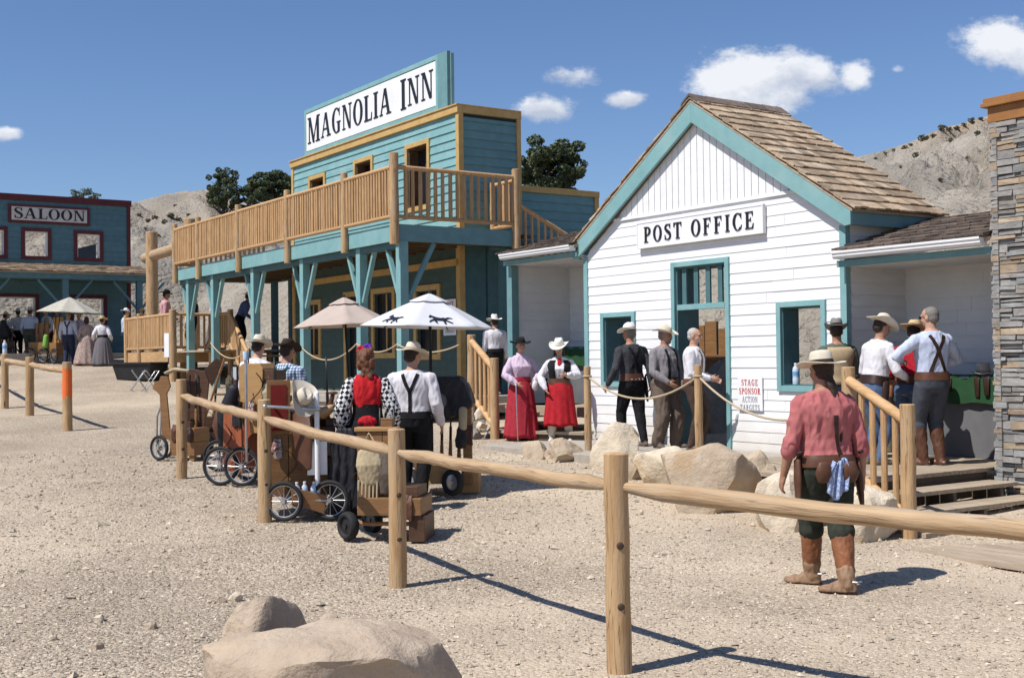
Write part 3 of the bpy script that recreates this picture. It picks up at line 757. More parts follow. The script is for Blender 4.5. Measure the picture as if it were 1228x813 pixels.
    m.span(-5.35, -.02, -2.05, -.04, .33, .465); bw = m.build('boardwalk', CONC, po, bevel=.01)
    m = MB(); y = -2.42
    while y < 1.1:
        m.span(.03 + rg.uniform(0, .01) if y > -.03 else -.5 + rg.uniform(0, .01), 2.1, y, y + .138, .455, .495 + rg.uniform(0, .004)); y += .145
    m.build('porch_decking', DECK, po)
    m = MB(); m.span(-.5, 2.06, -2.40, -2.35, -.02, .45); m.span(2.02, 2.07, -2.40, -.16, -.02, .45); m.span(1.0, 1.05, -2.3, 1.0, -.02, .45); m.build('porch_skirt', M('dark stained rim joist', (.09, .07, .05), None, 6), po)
    return po
post_office()
def po_sign():
    s = thing('sign_board', 'white POST OFFICE signboard with dark serif letters under the white gable', 'sign', loc_(PO, -2.66, -.03, 3.43), SITE)
    m = MB(); m.span(-1.31, 1.31, -.05, 0, .0, .375); m.build('board', BOARD, s, bevel=.004)
    m = MB(); trim_frame(m, -1.325, 1.325, -.01, .385, .018, -.058, -.0); m.build('board_edging', WHITE_TRIM, s)
    put_letters(lettering('POST OFFICE', 2.3, .235, gap=.26, space=.62), 0, .072, -.051, s)
po_sign()
REDINK = M('red printed ink', (.55, .07, .06), None, 5); GREYINK = M('grey printed ink', (.28, .29, .32), None, 5)
def paper_sign(label, loc, rz, w, h, lines, edge=True):
    s = thing('notice_sign', label, 'sign', loc, rz)
    m = MB(); m.span(-w / 2, w / 2, -.012, 0, 0, h); m.build('panel', PAPER, s)
    y = h
    for t, sz, mt, sx in lines:
        y -= sz * 1.12
        put_letters(lettering(t, w * sx, sz * .78, gap=.2), 0, y, -.0125, s, mt, .003)
    return s
paper_sign('white STAGE SPONSOR notice in red letters on the white post office wall', loc_(PO, -1.68, -.025, 1.02), SITE, .47, .46,
           [('STAGE', .105, REDINK, .66), ('SPONSOR', .105, REDINK, .86), ('ACTION', .10, GREYINK, .62), ('TARGETS', .10, GREYINK, .78)])
# stone pillar at the right
def pillar():
    p = thing('stone_pillar', 'ledge stone pillar with copper brown cap beside the post office', 'pillar', loc_(PO, 2.20, -.16, 0), SITE)
    rg = random.Random(5); Wd, Dp, H = 1.9, 1.5, 4.30
    m = MB(); m.span(.05, Wd - .05, .05, Dp - .05, -.1, H - .01); m.build('core', DARK, p)
    m = MB()
    def face(L_, P):
        z = -.05
        while z < H - .02:
            a = -.02
            hh = rg.choice((.045, .06, .075, .095)); hh = min(hh, H - z)
            while a < L_:
                wd = rg.uniform(.14, .42); b = min(a + wd, L_ + .02)
                if L_ - b < .09: b = L_ + .02
                n = 1 if hh < .08 or rg.random() < .55 else 2
                for q in range(n):
                    za = z + hh * q / n; zb = z + hh * (q + 1) / n
                    o = rg.uniform(.0, .042); t = lambda: rg.uniform(-.007, .007)
                    m.hexa([P(a + .003, -.06, za + .003), P(b - .003, -.06, za + .003), P(b - .004 + t(), o + t(), za + .005 + t()), P(a + .004 + t(), o + t(), za + .005 + t())],
                           [P(a + .003, -.06, zb - .003), P(b - .003, -.06, zb - .003), P(b - .004 + t(), o * .9 + t(), zb - .005 + t()), P(a + .004 + t(), o * .9 + t(), zb - .005 + t())])
                a = b
            z += hh
    face(Wd, lambda a, o, z: (a, -o + .02, z)); face(Dp, lambda a, o, z: (-o + .02, Dp - a, z)); face(Dp, lambda a, o, z: (Wd + o - .02, a, z))
    st = M('ledge stone', (.30, .285, .265), (.22, .21, .195), 7, .9, .6, 24, isl=.20, detail=8)
    nt = st.node_tree; N = nt.nodes; L = nt.links; pr = N['Principled BSDF']; src = pr.inputs['Base Color'].links[0].from_socket
    g = N.new('ShaderNodeNewGeometry'); r = N.new('ShaderNodeValToRGB'); r.color_ramp.interpolation = 'CONSTANT'
    for q, c in ((.0, (1, 1, 1, 1)), (.40, (.95, 1.0, 1.03, 1)), (.66, (1.25, 1.0, .76, 1)), (.76, (1.02, .97, .9, 1)), (.92, (1.4, 1.17, .88, 1))):
        e = r.color_ramp.elements[0] if q == 0 else r.color_ramp.elements.new(q); e.color = c
    w = N.new('ShaderNodeTexWhiteNoise'); w.noise_dimensions = '1D'; L.new(g.outputs['Random Per Island'], w.inputs['W']); L.new(w.outputs['Value'], r.inputs['Fac'])
    x = N.new('ShaderNodeMix'); x.data_type = 'RGBA'; x.blend_type = 'MULTIPLY'; x.inputs['Factor'].default_value = 1; L.new(src, x.inputs[6]); L.new(r.outputs[0], x.inputs[7]); L.new(x.outputs[2], pr.inputs['Base Color'])
    m.build('stone_facing', st, p, fix=True)
    m = MB(); m.span(-.02, Wd + .02, -.02, Dp + .02, H, H + .17); m.span(-.075, Wd + .075, -.075, Dp + .075, H + .171, H + .215); m.span(-.055, Wd + .055, -.055, Dp + .055, H + .216, H + .27); m.build('cap', COPPER, p, bevel=.006)
pillar()
# stairs on the right, treads run to the back, descending along the front
def stair_right():
    t = thing('porch_stairs', 'wooden porch stairs with open treads and log handrail beside the stone pillar', 'stairs', PO, SITE)
    rg = random.Random(2)
    for i, (s, z, v0) in enumerate(((2.13, .37, -2.5), (2.48, .235, -2.6), (2.83, .11, -2.68))):
        m = MB(); m.span(s, s + .17, v0, -.2, z - .04, z); m.span(s + .18, s + .35, v0, -.2, z - .04, z + .002); m.build('tread', DECK, t, bevel=.004)
    for v in (-2.2, -1.3, -.5):
        m = MB(); m.prism([(2.12, .33), (2.12, -.1), (3.1, -.1), (3.1, .07), (2.84, .07), (2.83, .195), (2.48, .195), (2.47, .33)], lambda x, z, q: (x, v + q * .05, z)); m.build('stringer', M('dark stringer wood', (.12, .095, .07), None, 6), t)
    for (s, v, z0, z1, r) in ((2.03, -2.36, .3, 1.64, .072), (3.06, -2.76, -.15, 1.30, .072)):
        m = MB(); log_post(m, s, v, z0, z1, r, rg=rg); m.build('post', LOG, t, auto=40)
    a, b = Vector((2.08, -2.40, 1.50)), Vector((3.02, -2.74, 1.15))
    m = MB(); log_rail(m, a, b, .05, rg=rg); m.build('handrail', PINEX, t, auto=40)
    dz = Vector((0, 0, -.88)); m = MB(); log_rail(m, a + dz, b + dz, .042, rg=rg); m.build('lower_rail', PINEX, t, auto=40)
    for i in range(1, 5):
        q = a.lerp(b, i / 5 + .03); m = MB(); m.tube([q + dz, q + dz * .5, q], .031, 9, dome=False); m.build('baluster', PINE, t, auto=40)
stair_right()
def landing():
    m = MB(); y = -3.2; rg = random.Random(9)
    while y < 1.2:
        m.span(3.22, 5.6, y, y + .15, .005, .045 + rg.uniform(0, .003)); y += .156
    o = m.build('plank_landing', DECK, None, loc=PO, rz=SITE); tagp(o, 'flat weathered plank landing on the gravel below the porch stairs', 'boardwalk')
landing()
# stairs on the left, in front of the left wing
def stair_left():
    A = Vector((-.30, 20.1, 0)); D = Vector((1.74, -1.1, 0)).normalized(); Nn = Vector((-D.y, D.x, 0))
    if Nn.y < 0: Nn = -Nn
    t = thing('front_steps', 'wide wooden steps with pine handrail between the inn and post office', 'stairs', A, math.atan2(D.y, D.x))
    rg = random.Random(4); M3 = Matrix.Rotation(-math.atan2(D.y, D.x), 3, 'Z')
    for i, z in enumerate((.60, .73, .86, .97)):
        y0 = .04 + .30 * i; dd = .34
        p = A + Nn * (y0 + dd)
        # cut where the post office front stands
        k = ((PO - p).dot(B3) - .08) / D.dot(B3)
        x1 = min(2.05, k) if D.dot(B3) > 0 else 2.05
        m = MB(); m.span(-.02, x1, y0, y0 + dd, z - .05, z); m.build('tread', DECK, t, bevel=.004)
        m = MB(); m.span(.0, x1 - .02, y0 + .05, y0 + .08, z - .25, z - .052); m.build('riser', M('dark riser wood', (.10, .08, .06), None, 6), t)  # riser boards in a darker brown than the treads
    m = MB(); m.span(-1.1, .6, 1.26, 2.3, .83, .965); m.build('landing', DECK, t)
    for (x, y, z0, z1, r) in ((0, 0, .2, 1.79, .075), (-.93, .71, .7, 2.2, .08)):
        m = MB(); log_post(m, x, y, z0, z1, r, rg=rg); m.build('post', LOG, t, auto=40)
    a, b = Vector((-.90, .68, 2.08)), Vector((-.02, .02, 1.62)); m = MB(); log_rail(m, a, b, .055, rg=rg); m.build('handrail', PINEX, t, auto=40)
    dz = Vector((0, 0, -.95)); m = MB(); log_rail(m, a + dz, b + dz, .05, rg=rg); m.build('lower_rail', PINEX, t, auto=40)
    for i in range(1, 5):
        q = a.lerp(b, i / 5); m = MB(); m.tube([q + dz, q + dz * .5, q], .034, 9, dome=False); m.build('baluster', PINE, t, auto=40)
stair_left()
# ------------------------------------------------------------------ inn with wrap-round balcony
def inn():
    t = thing('inn_building', 'teal two storey inn with ochre trim and log railed balcony', 'building', INN, SITE)
    rg = random.Random(21)
    SL, SR = -9.31, -.93; V = 2.0; ZD = 4.37
    # upper wall
    ups = [(-8.18, -7.38, 5.95, 6.40), (-5.62, -4.82, 5.7, 6.46), (-3.08, -2.21, 5.12, 6.43)]
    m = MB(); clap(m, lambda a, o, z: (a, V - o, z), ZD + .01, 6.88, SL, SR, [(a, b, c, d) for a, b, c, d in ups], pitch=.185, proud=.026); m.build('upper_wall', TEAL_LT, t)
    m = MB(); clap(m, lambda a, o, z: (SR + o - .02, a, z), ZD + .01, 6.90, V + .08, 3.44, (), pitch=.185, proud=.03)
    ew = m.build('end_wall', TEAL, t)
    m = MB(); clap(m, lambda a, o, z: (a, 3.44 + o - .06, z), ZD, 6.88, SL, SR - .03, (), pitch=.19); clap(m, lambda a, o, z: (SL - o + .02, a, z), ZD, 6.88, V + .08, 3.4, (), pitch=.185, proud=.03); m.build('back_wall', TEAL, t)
    m = MB(); m.span(SL, SR, V + .05, 3.42, 6.80, 6.86); m.build('roof', DARK, t)
    # trims
    m = MB(); m.span(SL - .05, SR + .042, V - .075, V + .06, 6.872, 7.02); m.span(SL - .05, SR + .055, V - .1, 3.52, 7.021, 7.05); m.build('parapet_trim', YELLOW, t, bevel=.004)
    m = MB(); m.span(SR - .025, SR + .045, V + .062, 3.525, 6.872, 7.019); m.build('parapet_trim', YELLOW, t)
    for x0, x1, y0, y1 in ((SR - .09, SR + .035, V - .045, V + .075), (SL - .035, SL + .09, V - .045, V + .06), (SR - .06, SR + .035, 3.42, 3.52)):
        m = MB(); m.span(x0, x1, y0, y1, ZD + .02, 6.871); m.build('corner_trim', YELLOW, t, bevel=.004)
    for a, b, c, d in ups:
        f = MB(); trim_frame(f, a - .10, b + .10, c - .10, d + .10, .10, V - .055, V); fo = f.build('window_frame', YELLOW, t, bevel=.004)
        f = MB(); f.span(a, a + .03, V + .001, V + .25, c, d); f.span(b - .03, b, V + .001, V + .25, c, d); f.span(a + .03, b - .03, V + .001, V + .25, d - .03, d); f.span(a + .03, b - .03, V + .001, V + .25, c, c + .03); f.build('jamb', WARM, fo)
        f = MB(); f.span(a + .03, b - .03, V + .22, V + .235, c + .03, d - .03); f.build('pane', GLASS, fo)
        f = MB(); f.span((a + b) / 2 - .02, (a + b) / 2 + .02, V + .19, V + .215, c + .03, d - .03); f.build('mullion', WARM, fo)
    # lower wall, set back under the balcony, ends at the left in the open
    lows = [(-8.75, -7.75, 1.95, 3.2), (-2.75, -1.85, 1.9, 3.25), (-6.2, -5.2, 1.1, 3.3), (-4.75, -3.85, 1.95, 3.3)]
    m = MB(); clap(m, lambda a, o, z: (a, V - o, z), 1.06, ZD - .05, SL, SR, lows, pitch=.185, proud=.026); m.build('lower_wall', TEAL_LOW_SHADE, t)
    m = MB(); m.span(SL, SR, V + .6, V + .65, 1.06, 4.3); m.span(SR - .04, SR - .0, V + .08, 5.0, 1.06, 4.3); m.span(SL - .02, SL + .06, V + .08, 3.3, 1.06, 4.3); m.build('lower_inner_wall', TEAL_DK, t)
    for i, (a, b, c, d) in enumerate(lows):
        nm = 'door' if i == 2 else 'window_frame'
        f = MB(); trim_frame(f, a - .12, b + .12, c - (.12 if i != 2 else .0), d + .14, .12, V - .055, V, bottom=i != 2); fo = f.build(nm, YELLOW, t, bevel=.004)
        f = MB(); f.span(a, b, V + .08, V + .1, c, d); f.build('pane', GLASS, fo)
        f = MB(); f.span((a + b) / 2 - .02, (a + b) / 2 + .02, V + .05, V + .078, c, d); f.build('mullion', YELLOW, fo)
    m = MB(); m.span(SR - .12, SR + .03, V - .05, V + .08, 1.06, 4.2); m.span(SL - .03, SL + .12, V - .05, V + .08, 1.06, 4.2); m.span(SL, SR, V - .05, V - .001, 3.72, 3.86); m.build('lower_trim', YELLOW, t)
    # balcony deck
    XL, XR, YB = -12.75, .02, 2.75
    m = MB(); m.span(XL + .04, XR - .04, .04, YB, ZD - .06, ZD); m.build('balcony_floor', DECK, t)
    m = MB()
    x = XL + .3
    while x < XR - .1: m.span(x, x + .045, .05, YB - .02, ZD - .30, ZD - .065); x += .6
    m.build('floor_joists', M('dark joist wood', (.14, .09, .05), None, 6), t)  # joists in plain dark brown
    m = MB(); m.span(XL, XR, -.02, .035, 4.05, ZD + .002); m.build('balcony_fascia', TEAL_LT, t, bevel=.005)
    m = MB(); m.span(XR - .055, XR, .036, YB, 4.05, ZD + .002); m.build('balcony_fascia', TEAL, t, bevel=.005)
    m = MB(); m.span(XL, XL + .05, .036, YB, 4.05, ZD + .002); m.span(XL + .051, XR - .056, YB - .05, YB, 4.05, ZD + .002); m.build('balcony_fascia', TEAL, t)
    # railing
    posts = [-12.62, -10.74, -7.92, -4.96, -2.08, .05]
    pr = []
    for x in posts:
        m = MB(); r = .075 if x != posts[-1] else .09
        log_post(m, x, -.08, 3.98, 5.62 if x != posts[-1] else 5.72, r, rg=rg); m.build('railing_post', LOG, t, auto=40)
    m = MB(); log_post(m, .05, 2.72, 3.98, 5.62, .085, rg=rg); m.build('railing_post', LOG, t, auto=40)
    m = MB(); log_post(m, SR + .12, 2.72, 4.38, 5.45, .06, rg=rg); m.build('railing_post', LOG, t, auto=40)
    for a, b in zip(posts[:-1], posts[1:]):
        rail_panel('railing_panel', (a + .05, -.09, ZD), (b - .05, -.09, ZD), 1.08, .14, PINE, t, sp=.118, rb=.036, rg=rg)
    rail_panel('railing_panel', (.05, .0, ZD), (.05, 2.66, ZD), 1.08, .14, PINE, t, sp=.165, rb=.036, rg=rg)
    rail_panel('railing_panel', (.0, 2.72, ZD), (SR + .17, 2.72, ZD), 1.02, .12, PINE, t, sp=.16, rb=.034, rg=rg)
    rail_panel('railing_panel', (XL + .03, 0, ZD), (XL + .03, 2.7, ZD), 1.08, .14, PINE, t, sp=.14, rb=.036, rg=rg)
    # stair rail falling away at the back of the balcony
    m = MB(); a = Vector((.03, 2.8, 4.90)); b = Vector((.03, 5.9, 3.45)); log_rail(m, a, b, .05, 10, rg); dz = Vector((0, 0, -.85)); log_rail(m, a + dz, b + dz, .045, 10, rg)
    for i in range(1, 19):
        q = a.lerp(b, i / 19); m.tube([q + dz, q], .03, 7, dome=False)
    m.build('stair_railing', PINE, t, auto=40)
    m = MB()
    for i in range(13):
        m.span(-.95, .0, 2.9 + i * .27, 3.2 + i * .27, 4.26 - i * .165, 4.31 - i * .165)
    m.build('back_stair', M('brown stair wood', (.17, .09, .05), None, 6), t)
    # lower rear part of the inn, seen beyond the balcony
    m = MB(); clap(m, lambda a, o, z: (SR - .25 + o, a, z), 1.05, 5.38, 3.6, 5.72, (), pitch=.185, proud=.028); clap(m, lambda a, o, z: (a, 5.72 + o - .06, z), 1.05, 5.38, -5, SR - .3, (), pitch=.19); m.build('rear_wall', TEAL, t)
    m = MB(); m.span(SR - .34, SR - .19, 3.55, 5.80, 5.38, 5.51); m.span(SR - .32, SR - .2, 5.67, 5.79, 1.05, 5.378); m.build('rear_trim', YELLOW, t, bevel=.004)
    # posts with braces
    for x in (-12.05, -10.15, -7.42, -4.55, -1.78, -.08):
        m = MB(); m.span(x - .09, x + .09, .06, .24, .3, 4.05); p = m.build('post', TEAL_LT if x < -.5 else TEAL_LT, t, bevel=.008)
        for sg in (-1, 1):
            if x > -.5 and sg > 0: continue
            m = MB(); m.beam((x + sg * .09, .15, 2.95), (x + sg * .62, .15, 4.04), .07, .09, (0, 1, 0)); m.build('brace', TEAL_LT, p, bevel=.004)
        if x > -.5:
            m = MB(); m.beam((x, .28, 2.95), (x, .85, 4.04), .09, .07, (1, 0, 0)); m.build('brace', TEAL, p)
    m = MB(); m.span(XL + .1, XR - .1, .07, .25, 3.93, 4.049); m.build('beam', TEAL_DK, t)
    for x, y in ((-11.8, 2.5), (-10.6, 2.5), (-.25, 2.6)):
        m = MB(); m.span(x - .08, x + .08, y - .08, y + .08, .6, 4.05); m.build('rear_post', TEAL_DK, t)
    # porch floor
    m = MB(); m.span(-10.0, .6, -.12, 5, .92, 1.06); m.build('porch_floor', CONC, t, bevel=.01)
    m = MB(); m.span(-10.0, .55, -.06, -.01, .2, .918); m.build('porch_skirt', CONC, t)
    # dark back passage
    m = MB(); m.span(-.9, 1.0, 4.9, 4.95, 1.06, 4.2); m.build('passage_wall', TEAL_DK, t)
inn()
def inn_sign():
    s = thing('roof_sign', 'big framed MAGNOLIA INN sign standing on the roof of the teal inn', 'sign', loc_(INN, -5.085, 2.0, 7.05), SITE)
    W2 = 3.39; H = 1.16
    m = MB(); m.span(-W2, W2, .0, .1, .0, H); m.span(W2 - .0005, W2 + .42, .02, .1, 0, H - .01); m.build('backing', TEAL_LT, s, bevel=.005)
    m = MB(); trim_frame(m, -W2, W2, .001, H + .03, .10, -.05, -.001); m.build('frame', TEAL_LT, s, bevel=.005)
    m = MB(); m.span(-W2 + .10, W2 - .10, -.04, -.002, .12, H - .09); m.build('board', BOARD, s)
    m = MB(); m.span(W2 + .0, W2 + .40, -.06, .018, 0, H + .02); m.build('return_side', TEAL, s)
    m = MB(); m.beam((-2, .9, .0), (-2, .12, .9), .07, .07); m.beam((2, .9, .0), (2, .12, .9), .07, .07); m.build('strut', TEAL_DK, s)
    put_letters(lettering('MAGNOLIA INN', 2 * W2 - .42, .60, gap=.14, space=.62, big={0: 1.10, 9: 1.12}), 0, .32, -.041, s)
inn_sign()
paper_sign('white STAGE SPONSOR notice on the dark teal inn wall beside the pine stair rail', loc_(INN, -1.28, 1.93, 2.28), SITE, .5, .75,
           [('STAGE', .16, REDINK, .66), ('SPONSOR', .16, REDINK, .86), ('ACTION', .15, GREYINK, .62), ('TARGETS', .15, GREYINK, .78)])
# raised platform with railing left of the inn
def platform():
    t = thing('log_railed_platform', 'raised pine platform with log railing left of the inn', 'platform', INN, SITE)
    rg = random.Random(31); Z = 2.12
    m = MB(); y = .0
    while y < 4.2: m.span(-17.3, -10.6, y, y + .14, Z - .05, Z); y += .147
    m.build('decking', DECK, t)
    m = MB(); m.span(-17.3, -12.8, -.06, -.01, Z - .32, Z - .0); m.span(-12.8, -12.75, -.06, 1.2, Z - .32, Z); m.span(-12.7, -10.6, 1.15, 1.2, Z - .32, Z); m.build('rim_board', PINEX, t)
    ps = [(-17.2, -.08), (-15.9, -.08), (-12.85, -.08)]
    for x, y in ps: m = MB(); log_post(m, x, y, .9, Z + 1.15, .075 if x < -13 else .105, rg=rg); m.build('railing_post', LOG, t, auto=40)
    for a, b in zip(ps[:-1], ps[1:]):
        rail_panel('railing_panel', (a[0], a[1], Z), (b[0], b[1], Z), 1.02, .1, PINE, t, sp=.125, rb=.04, rg=rg)
    rail_panel('railing_panel', (-12.85, .0, Z), (-12.85, 1.15, Z), 1.02, .1, PINE, t, sp=.16, rb=.038, rg=rg)
    rail_panel('railing_panel', (-12.8, 1.2, Z), (-11.65, 1.15, Z), 1.02, .1, PINE, t, sp=.17, rb=.04, rg=rg)
    m = MB(); log_post(m, -11.6, 1.12, 1.0, Z + 1.12, .08, rg=rg); m.build('railing_post', LOG, t, auto=40)
    m = MB(); log_post(m, -8.9, .55, 1.0, 2.05, .08, rg=rg); m.build('railing_post', LOG, t, auto=40)
    a, b = Vector((-11.55, 1.1, 3.12)), Vector((-8.95, .58, 1.95)); dz = Vector((0, 0, -.85)); m = MB(); log_rail(m, a, b, .055, 10, rg); log_rail(m, a + dz, b + dz, .05, 10, rg)
    for i in range(1, 15): q = a.lerp(b, i / 15); m.tube([q + dz, q], .034, 7, dome=False)
    m.build('stair_railing', PINE, t, auto=40)
    for i in range(5):
        m = MB(); m.span(-10.6 + i * .33, -10.23 + i * .33, 1.25, 1.99, Z - .2 - i * .18, Z - .15 - i * .18); m.build('tread', DECK, t)
    for x in (-17, -15, -13.3, -11):
        for y in (.3, 3.6): m = MB(); m.span(x - .08, x + .08, y, y + .16, 1.0, Z - .06); m.build('support_post', PINE, t)
    m = MB(); m.span(-13.35, -12.95, -.16, -.135, 1.95, 2.62); o = m.build('paper_notice', PAPER, None, loc=INN, rz=SITE); tagp(o, 'blank white paper notice pinned low on the platform railing', 'notice')
platform()
# heavy log gateway behind the platform
def gateway():
    p0 = at(183, 430, 38.5); p1 = at(229, 430, 36.0)
    d = (p1 - p0); d.z = 0
    t = thing('log_gateway', 'gateway frame of two thick logs and a crossbeam behind the platform', 'gateway', (p0.x, p0.y, gz(38)), math.atan2(d.y, d.x))
    L_ = d.length; g = gz(38); rg = random.Random(8)
    m = MB(); log_post(m, 0, 0, 0, 5.95 - g, .19, rg=rg); m.build('post', LOG, t, auto=40)
    m = MB(); log_post(m, L_, 0, 0, 6.05 - g, .19, rg=rg); m.build('post', LOG, t, auto=40)
    m = MB(); log_rail(m, (-.55, .0, 5.15 - g), (L_ + .1, .0, 5.32 - g), .17, rg=rg); m.build('crossbeam', LOGX, t, auto=40)
gateway()
# ------------------------------------------------------------------ saloon at the end of the street (local x along the front to the right)
SAL = Vector((-13.95, 44.5, 0)); SALR = math.atan2(.5587, .8294)
def saloon():
    g = gz(44)
    t = thing('saloon_building', 'dark teal saloon front with maroon trim and shingled porch', 'building', (SAL.x, SAL.y, 0), SALR)
    rg = random.Random(17); X0 = -14.0
    ops = [(-6.75, -5.55, 5.35, 6.45), (-3.05 - 1.05, -3.05 + .2, 5.35, 6.45), (-1.05 - .9, -1.05 + .1, 5.35, 6.4), (-7.6, -4.75, g, 4.05), (-2.35, -.75, g + .8, 4.05), (-12, -9, g, 4.05), (-10.6, -9.3, 5.35, 6.45)]
    ops[1] = (-3.64, -2.87, 5.6, 6.46); ops[2] = (-1.86, -1.07, 5.6, 6.45); ops[0] = (-5.2, -4.33, 5.6, 6.46); ops[3] = (-6.2, -3.3, g, 4.15); ops[4] = (-2.0, -.95, g + .6, 4.15); ops[5] = (-10, -7.5, g, 4.15); ops[6] = (-8, -7, 5.6, 6.46)
    m = MB(); clap(m, lambda a, o, z: (a, -o, z), g - .2, 7.58, X0, 0, ops, pitch=.19, proud=.024); m.build('front_wall', TEAL_SAL, t)
    m = MB(); m.span(X0, .06, -.09, .1, 7.52, 7.74); m.span(-.1, .03, -.05, .08, g, 7.519); m.build('trim', MAROON, t, bevel=.005)
    for a, b, c, d in ops:
        f = MB(); trim_frame(f, a - .12, b + .12, c - .12, d + .12, .12, -.06, .0, bottom=c > g + .1); fo = f.build('window_frame' if c > g + .1 else 'door_frame', MAROON, t, bevel=.004)
        f = MB(); f.span(a, a + .03, .002, .2, c, d); f.span(b - .03, b, .002, .2, c, d); f.span(a + .03, b - .03, .002, .2, d - .03, d); f.build('jamb', WHITE_TRIM, fo)
    # porch roof
    zf = 4.70; D_ = 1.85
    m = MB(); m.span(X0, .35, -D_, -D_ + .07, zf, zf + .22); pf = m.build('porch_fascia', TEAL_SAL, t, bevel=.005)
    m = MB(); m.span(.28, .35, -D_ + .071, -.06, zf, zf + .22); m.span(X0, .28, -D_ + .07, -.06, zf + .02, zf + .05); m.build('porch_ceiling', TEAL_DK, t)
    up = Vector((0, D_ - .05, .40)); ln = up.length
    m = MB(); o = Vector((X0, -D_ - .08, zf + .225)); ux = Vector((1, 0, 0)); L_ = .48 - X0; uy = up.normalized(); dn = Vector((0, 0, -.04))
    m.hexa([o + dn, o + ux * L_ + dn, o + ux * (L_ - .3) + uy * ln + dn, o + uy * ln + dn], [o, o + ux * L_, o + ux * (L_ - .3) + uy * ln, o + uy * ln]); m.build('porch_roof_deck', DECK, t)
    m = MB(); shingles(m, o, ux, uy, L_ - .15, ln, 6, rg, th=.045, ragged=.06, wmin=.12, wmax=.3); m.build('porch_shingles', SHINGLE, t)
    for x in (-.17, -2.7, -5.4, -8.4):
        m = MB(); m.span(x - .1, x + .1, -D_ + .08, -D_ + .28, g - .2, zf); p = m.build('post', TEAL_SAL, t, bevel=.006)
        for sg in (-1, 1):
            if x > 0 and sg > 0: continue
            m = MB(); m.beam((x + sg * .1, -D_ + .18, zf - .95), (x + sg * .9, -D_ + .18, zf - .02), .07, .09, (0, 1, 0)); m.build('brace', TEAL_SAL, p)
    m = MB(); m.span(X0, .3, -D_, -.02, g - .3, g + .1); m.build('porch_floor', CONC, t)
    # open returns behind the front
    m = MB(); clap(m, lambda a, o, z: (-.02 + o - .03, a, z), g, 5.0, .08, 1.4, (), pitch=.19); m.span(-4.6, -4.52, .1, 1.9, g, 7.4); m.build('return_wall', TEAL_SAL, t)
    m = MB(); m.prism([(-2.1, 5.2), (-.55, 5.2), (-.55, 6.35), (-2.1, 5.9)], lambda x, z, q: (x, 2.4 + q * .06, z)); m.span(-2.1, -2.0, 2.4, 2.5, 5.0, 6.4); m.build('rear_panel', M('grey primer panel', (.11, .13, .145), None, 3), t)
    s = thing('saloon_sign', 'framed SALOON signboard with dark serif letters on the dark teal front', 'sign', (SAL.x + .8294 * -2.81, SAL.y + .5587 * -2.81, 6.74), SALR)
    m = MB(); m.span(-1.38, 1.38, -.09, -.035, 0, .64); m.build('backing', MAROON, s, bevel=.005)
    m = MB(); m.span(-1.27, 1.27, -.115, -.091, .09, .555); m.build('board', BOARD_D, s)
    put_letters(lettering('SALOON', 2.4, .37, gap=.09), 0, .15, -.116, s)
saloon()
# ------------------------------------------------------------------ people
SKIN = M('fair skin', (.50, .29, .20), (.43, .235, .155), 9, .55, .1, 90)  # fairer of the two skin tones
SKIN2 = M('tanned skin', (.38, .205, .13), (.32, .16, .10), 9, .55, .1, 90)
EYE = M('dark eye', (.02, .015, .012), None, 3, .3); LIP = M('lip tone', (.30, .11, .09), None, 3, .5)
def CL_(n, c, c2=None, sc_=14, **k): return M(n, c, c2, sc_, .9, .35, 260, spec=.12, bdist=.003, **k)
C_ROSE = CL_('faded rose cotton', (.45, .155, .15), (.36, .11, .11), 7); C_OLIVE = CL_('dark olive canvas', (.042, .047, .035), (.03, .034, .026))
C_CHAR = CL_('charcoal shirt cloth', (.055, .055, .062), (.04, .04, .045)); C_BLACK = CL_('black cloth', (.018, .018, .02), (.012, .012, .013))
C_GREY = CL_('grey shirt cloth', (.25, .23, .235), (.2, .185, .19)); C_TAUPE = CL_('taupe trousers', (.15, .115, .09), (.12, .09, .07))
C_WHITE = CL_('white shirt cotton', (.68, .66, .68), (.58, .56, .58)); C_LAV = CL_('pale lavender blouse', (.60, .47, .58), (.52, .40, .5))
C_RED = CL_('red skirt cloth', (.42, .022, .03), (.33, .015, .022)); C_CRIM = CL_('crimson skirt cloth', (.38, .035, .05), (.3, .025, .036))
C_BLUE = CL_('pale blue shirt', (.50, .55, .68), (.43, .48, .6)); C_NAVY = CL_('navy denim', (.035, .045, .08), (.025, .033, .06)); C_SLATE = CL_('slate trousers', (.07, .075, .09), (.055, .06, .072))
C_DENIM = CL_('blue denim', (.10, .15, .25), (.075, .115, .2)); C_TANV = CL_('tan vest cloth', (.43, .33, .20), (.36, .27, .16)); C_GREENG = CL_('grey green shirt', (.10, .115, .09), (.08, .09, .07))
C_BROWN = CL_('brown trousers', (.075, .05, .038), (.055, .037, .028)); C_GSK = CL_('grey skirt cloth', (.16, .15, .155), (.13, .12, .125))
C_FLORAL = CL_('faded floral print', (.42, .34, .29), (.25, .16, .14), 30, lo=.45, hi=.55); C_BANDANA = CL_('blue paisley bandana', (.20, .27, .48), (.42, .48, .62), 60, lo=.45, hi=.55)
C_VBLUE = CL_('blue work shirt', (.12, .16, .30), (.09, .12, .24))
F_TAN = CL_('tan felt', (.44, .36, .27), (.38, .31, .23)); F_CREAM = CL_('cream felt', (.62, .56, .45), (.55, .49, .39)); F_WHITE = CL_('white felt', (.72, .70, .65), (.65, .63, .58)); F_GREY = CL_('grey felt', (.22, .21, .19), (.18, .17, .155))
F_BLACK = CL_('black felt', (.02, .02, .022), (.014, .014, .015)); F_BROWN = CL_('dark brown felt', (.05, .035, .028), (.038, .026, .02)); STRAW = CL_('straw weave', (.58, .45, .26), (.46, .34, .18), 50)
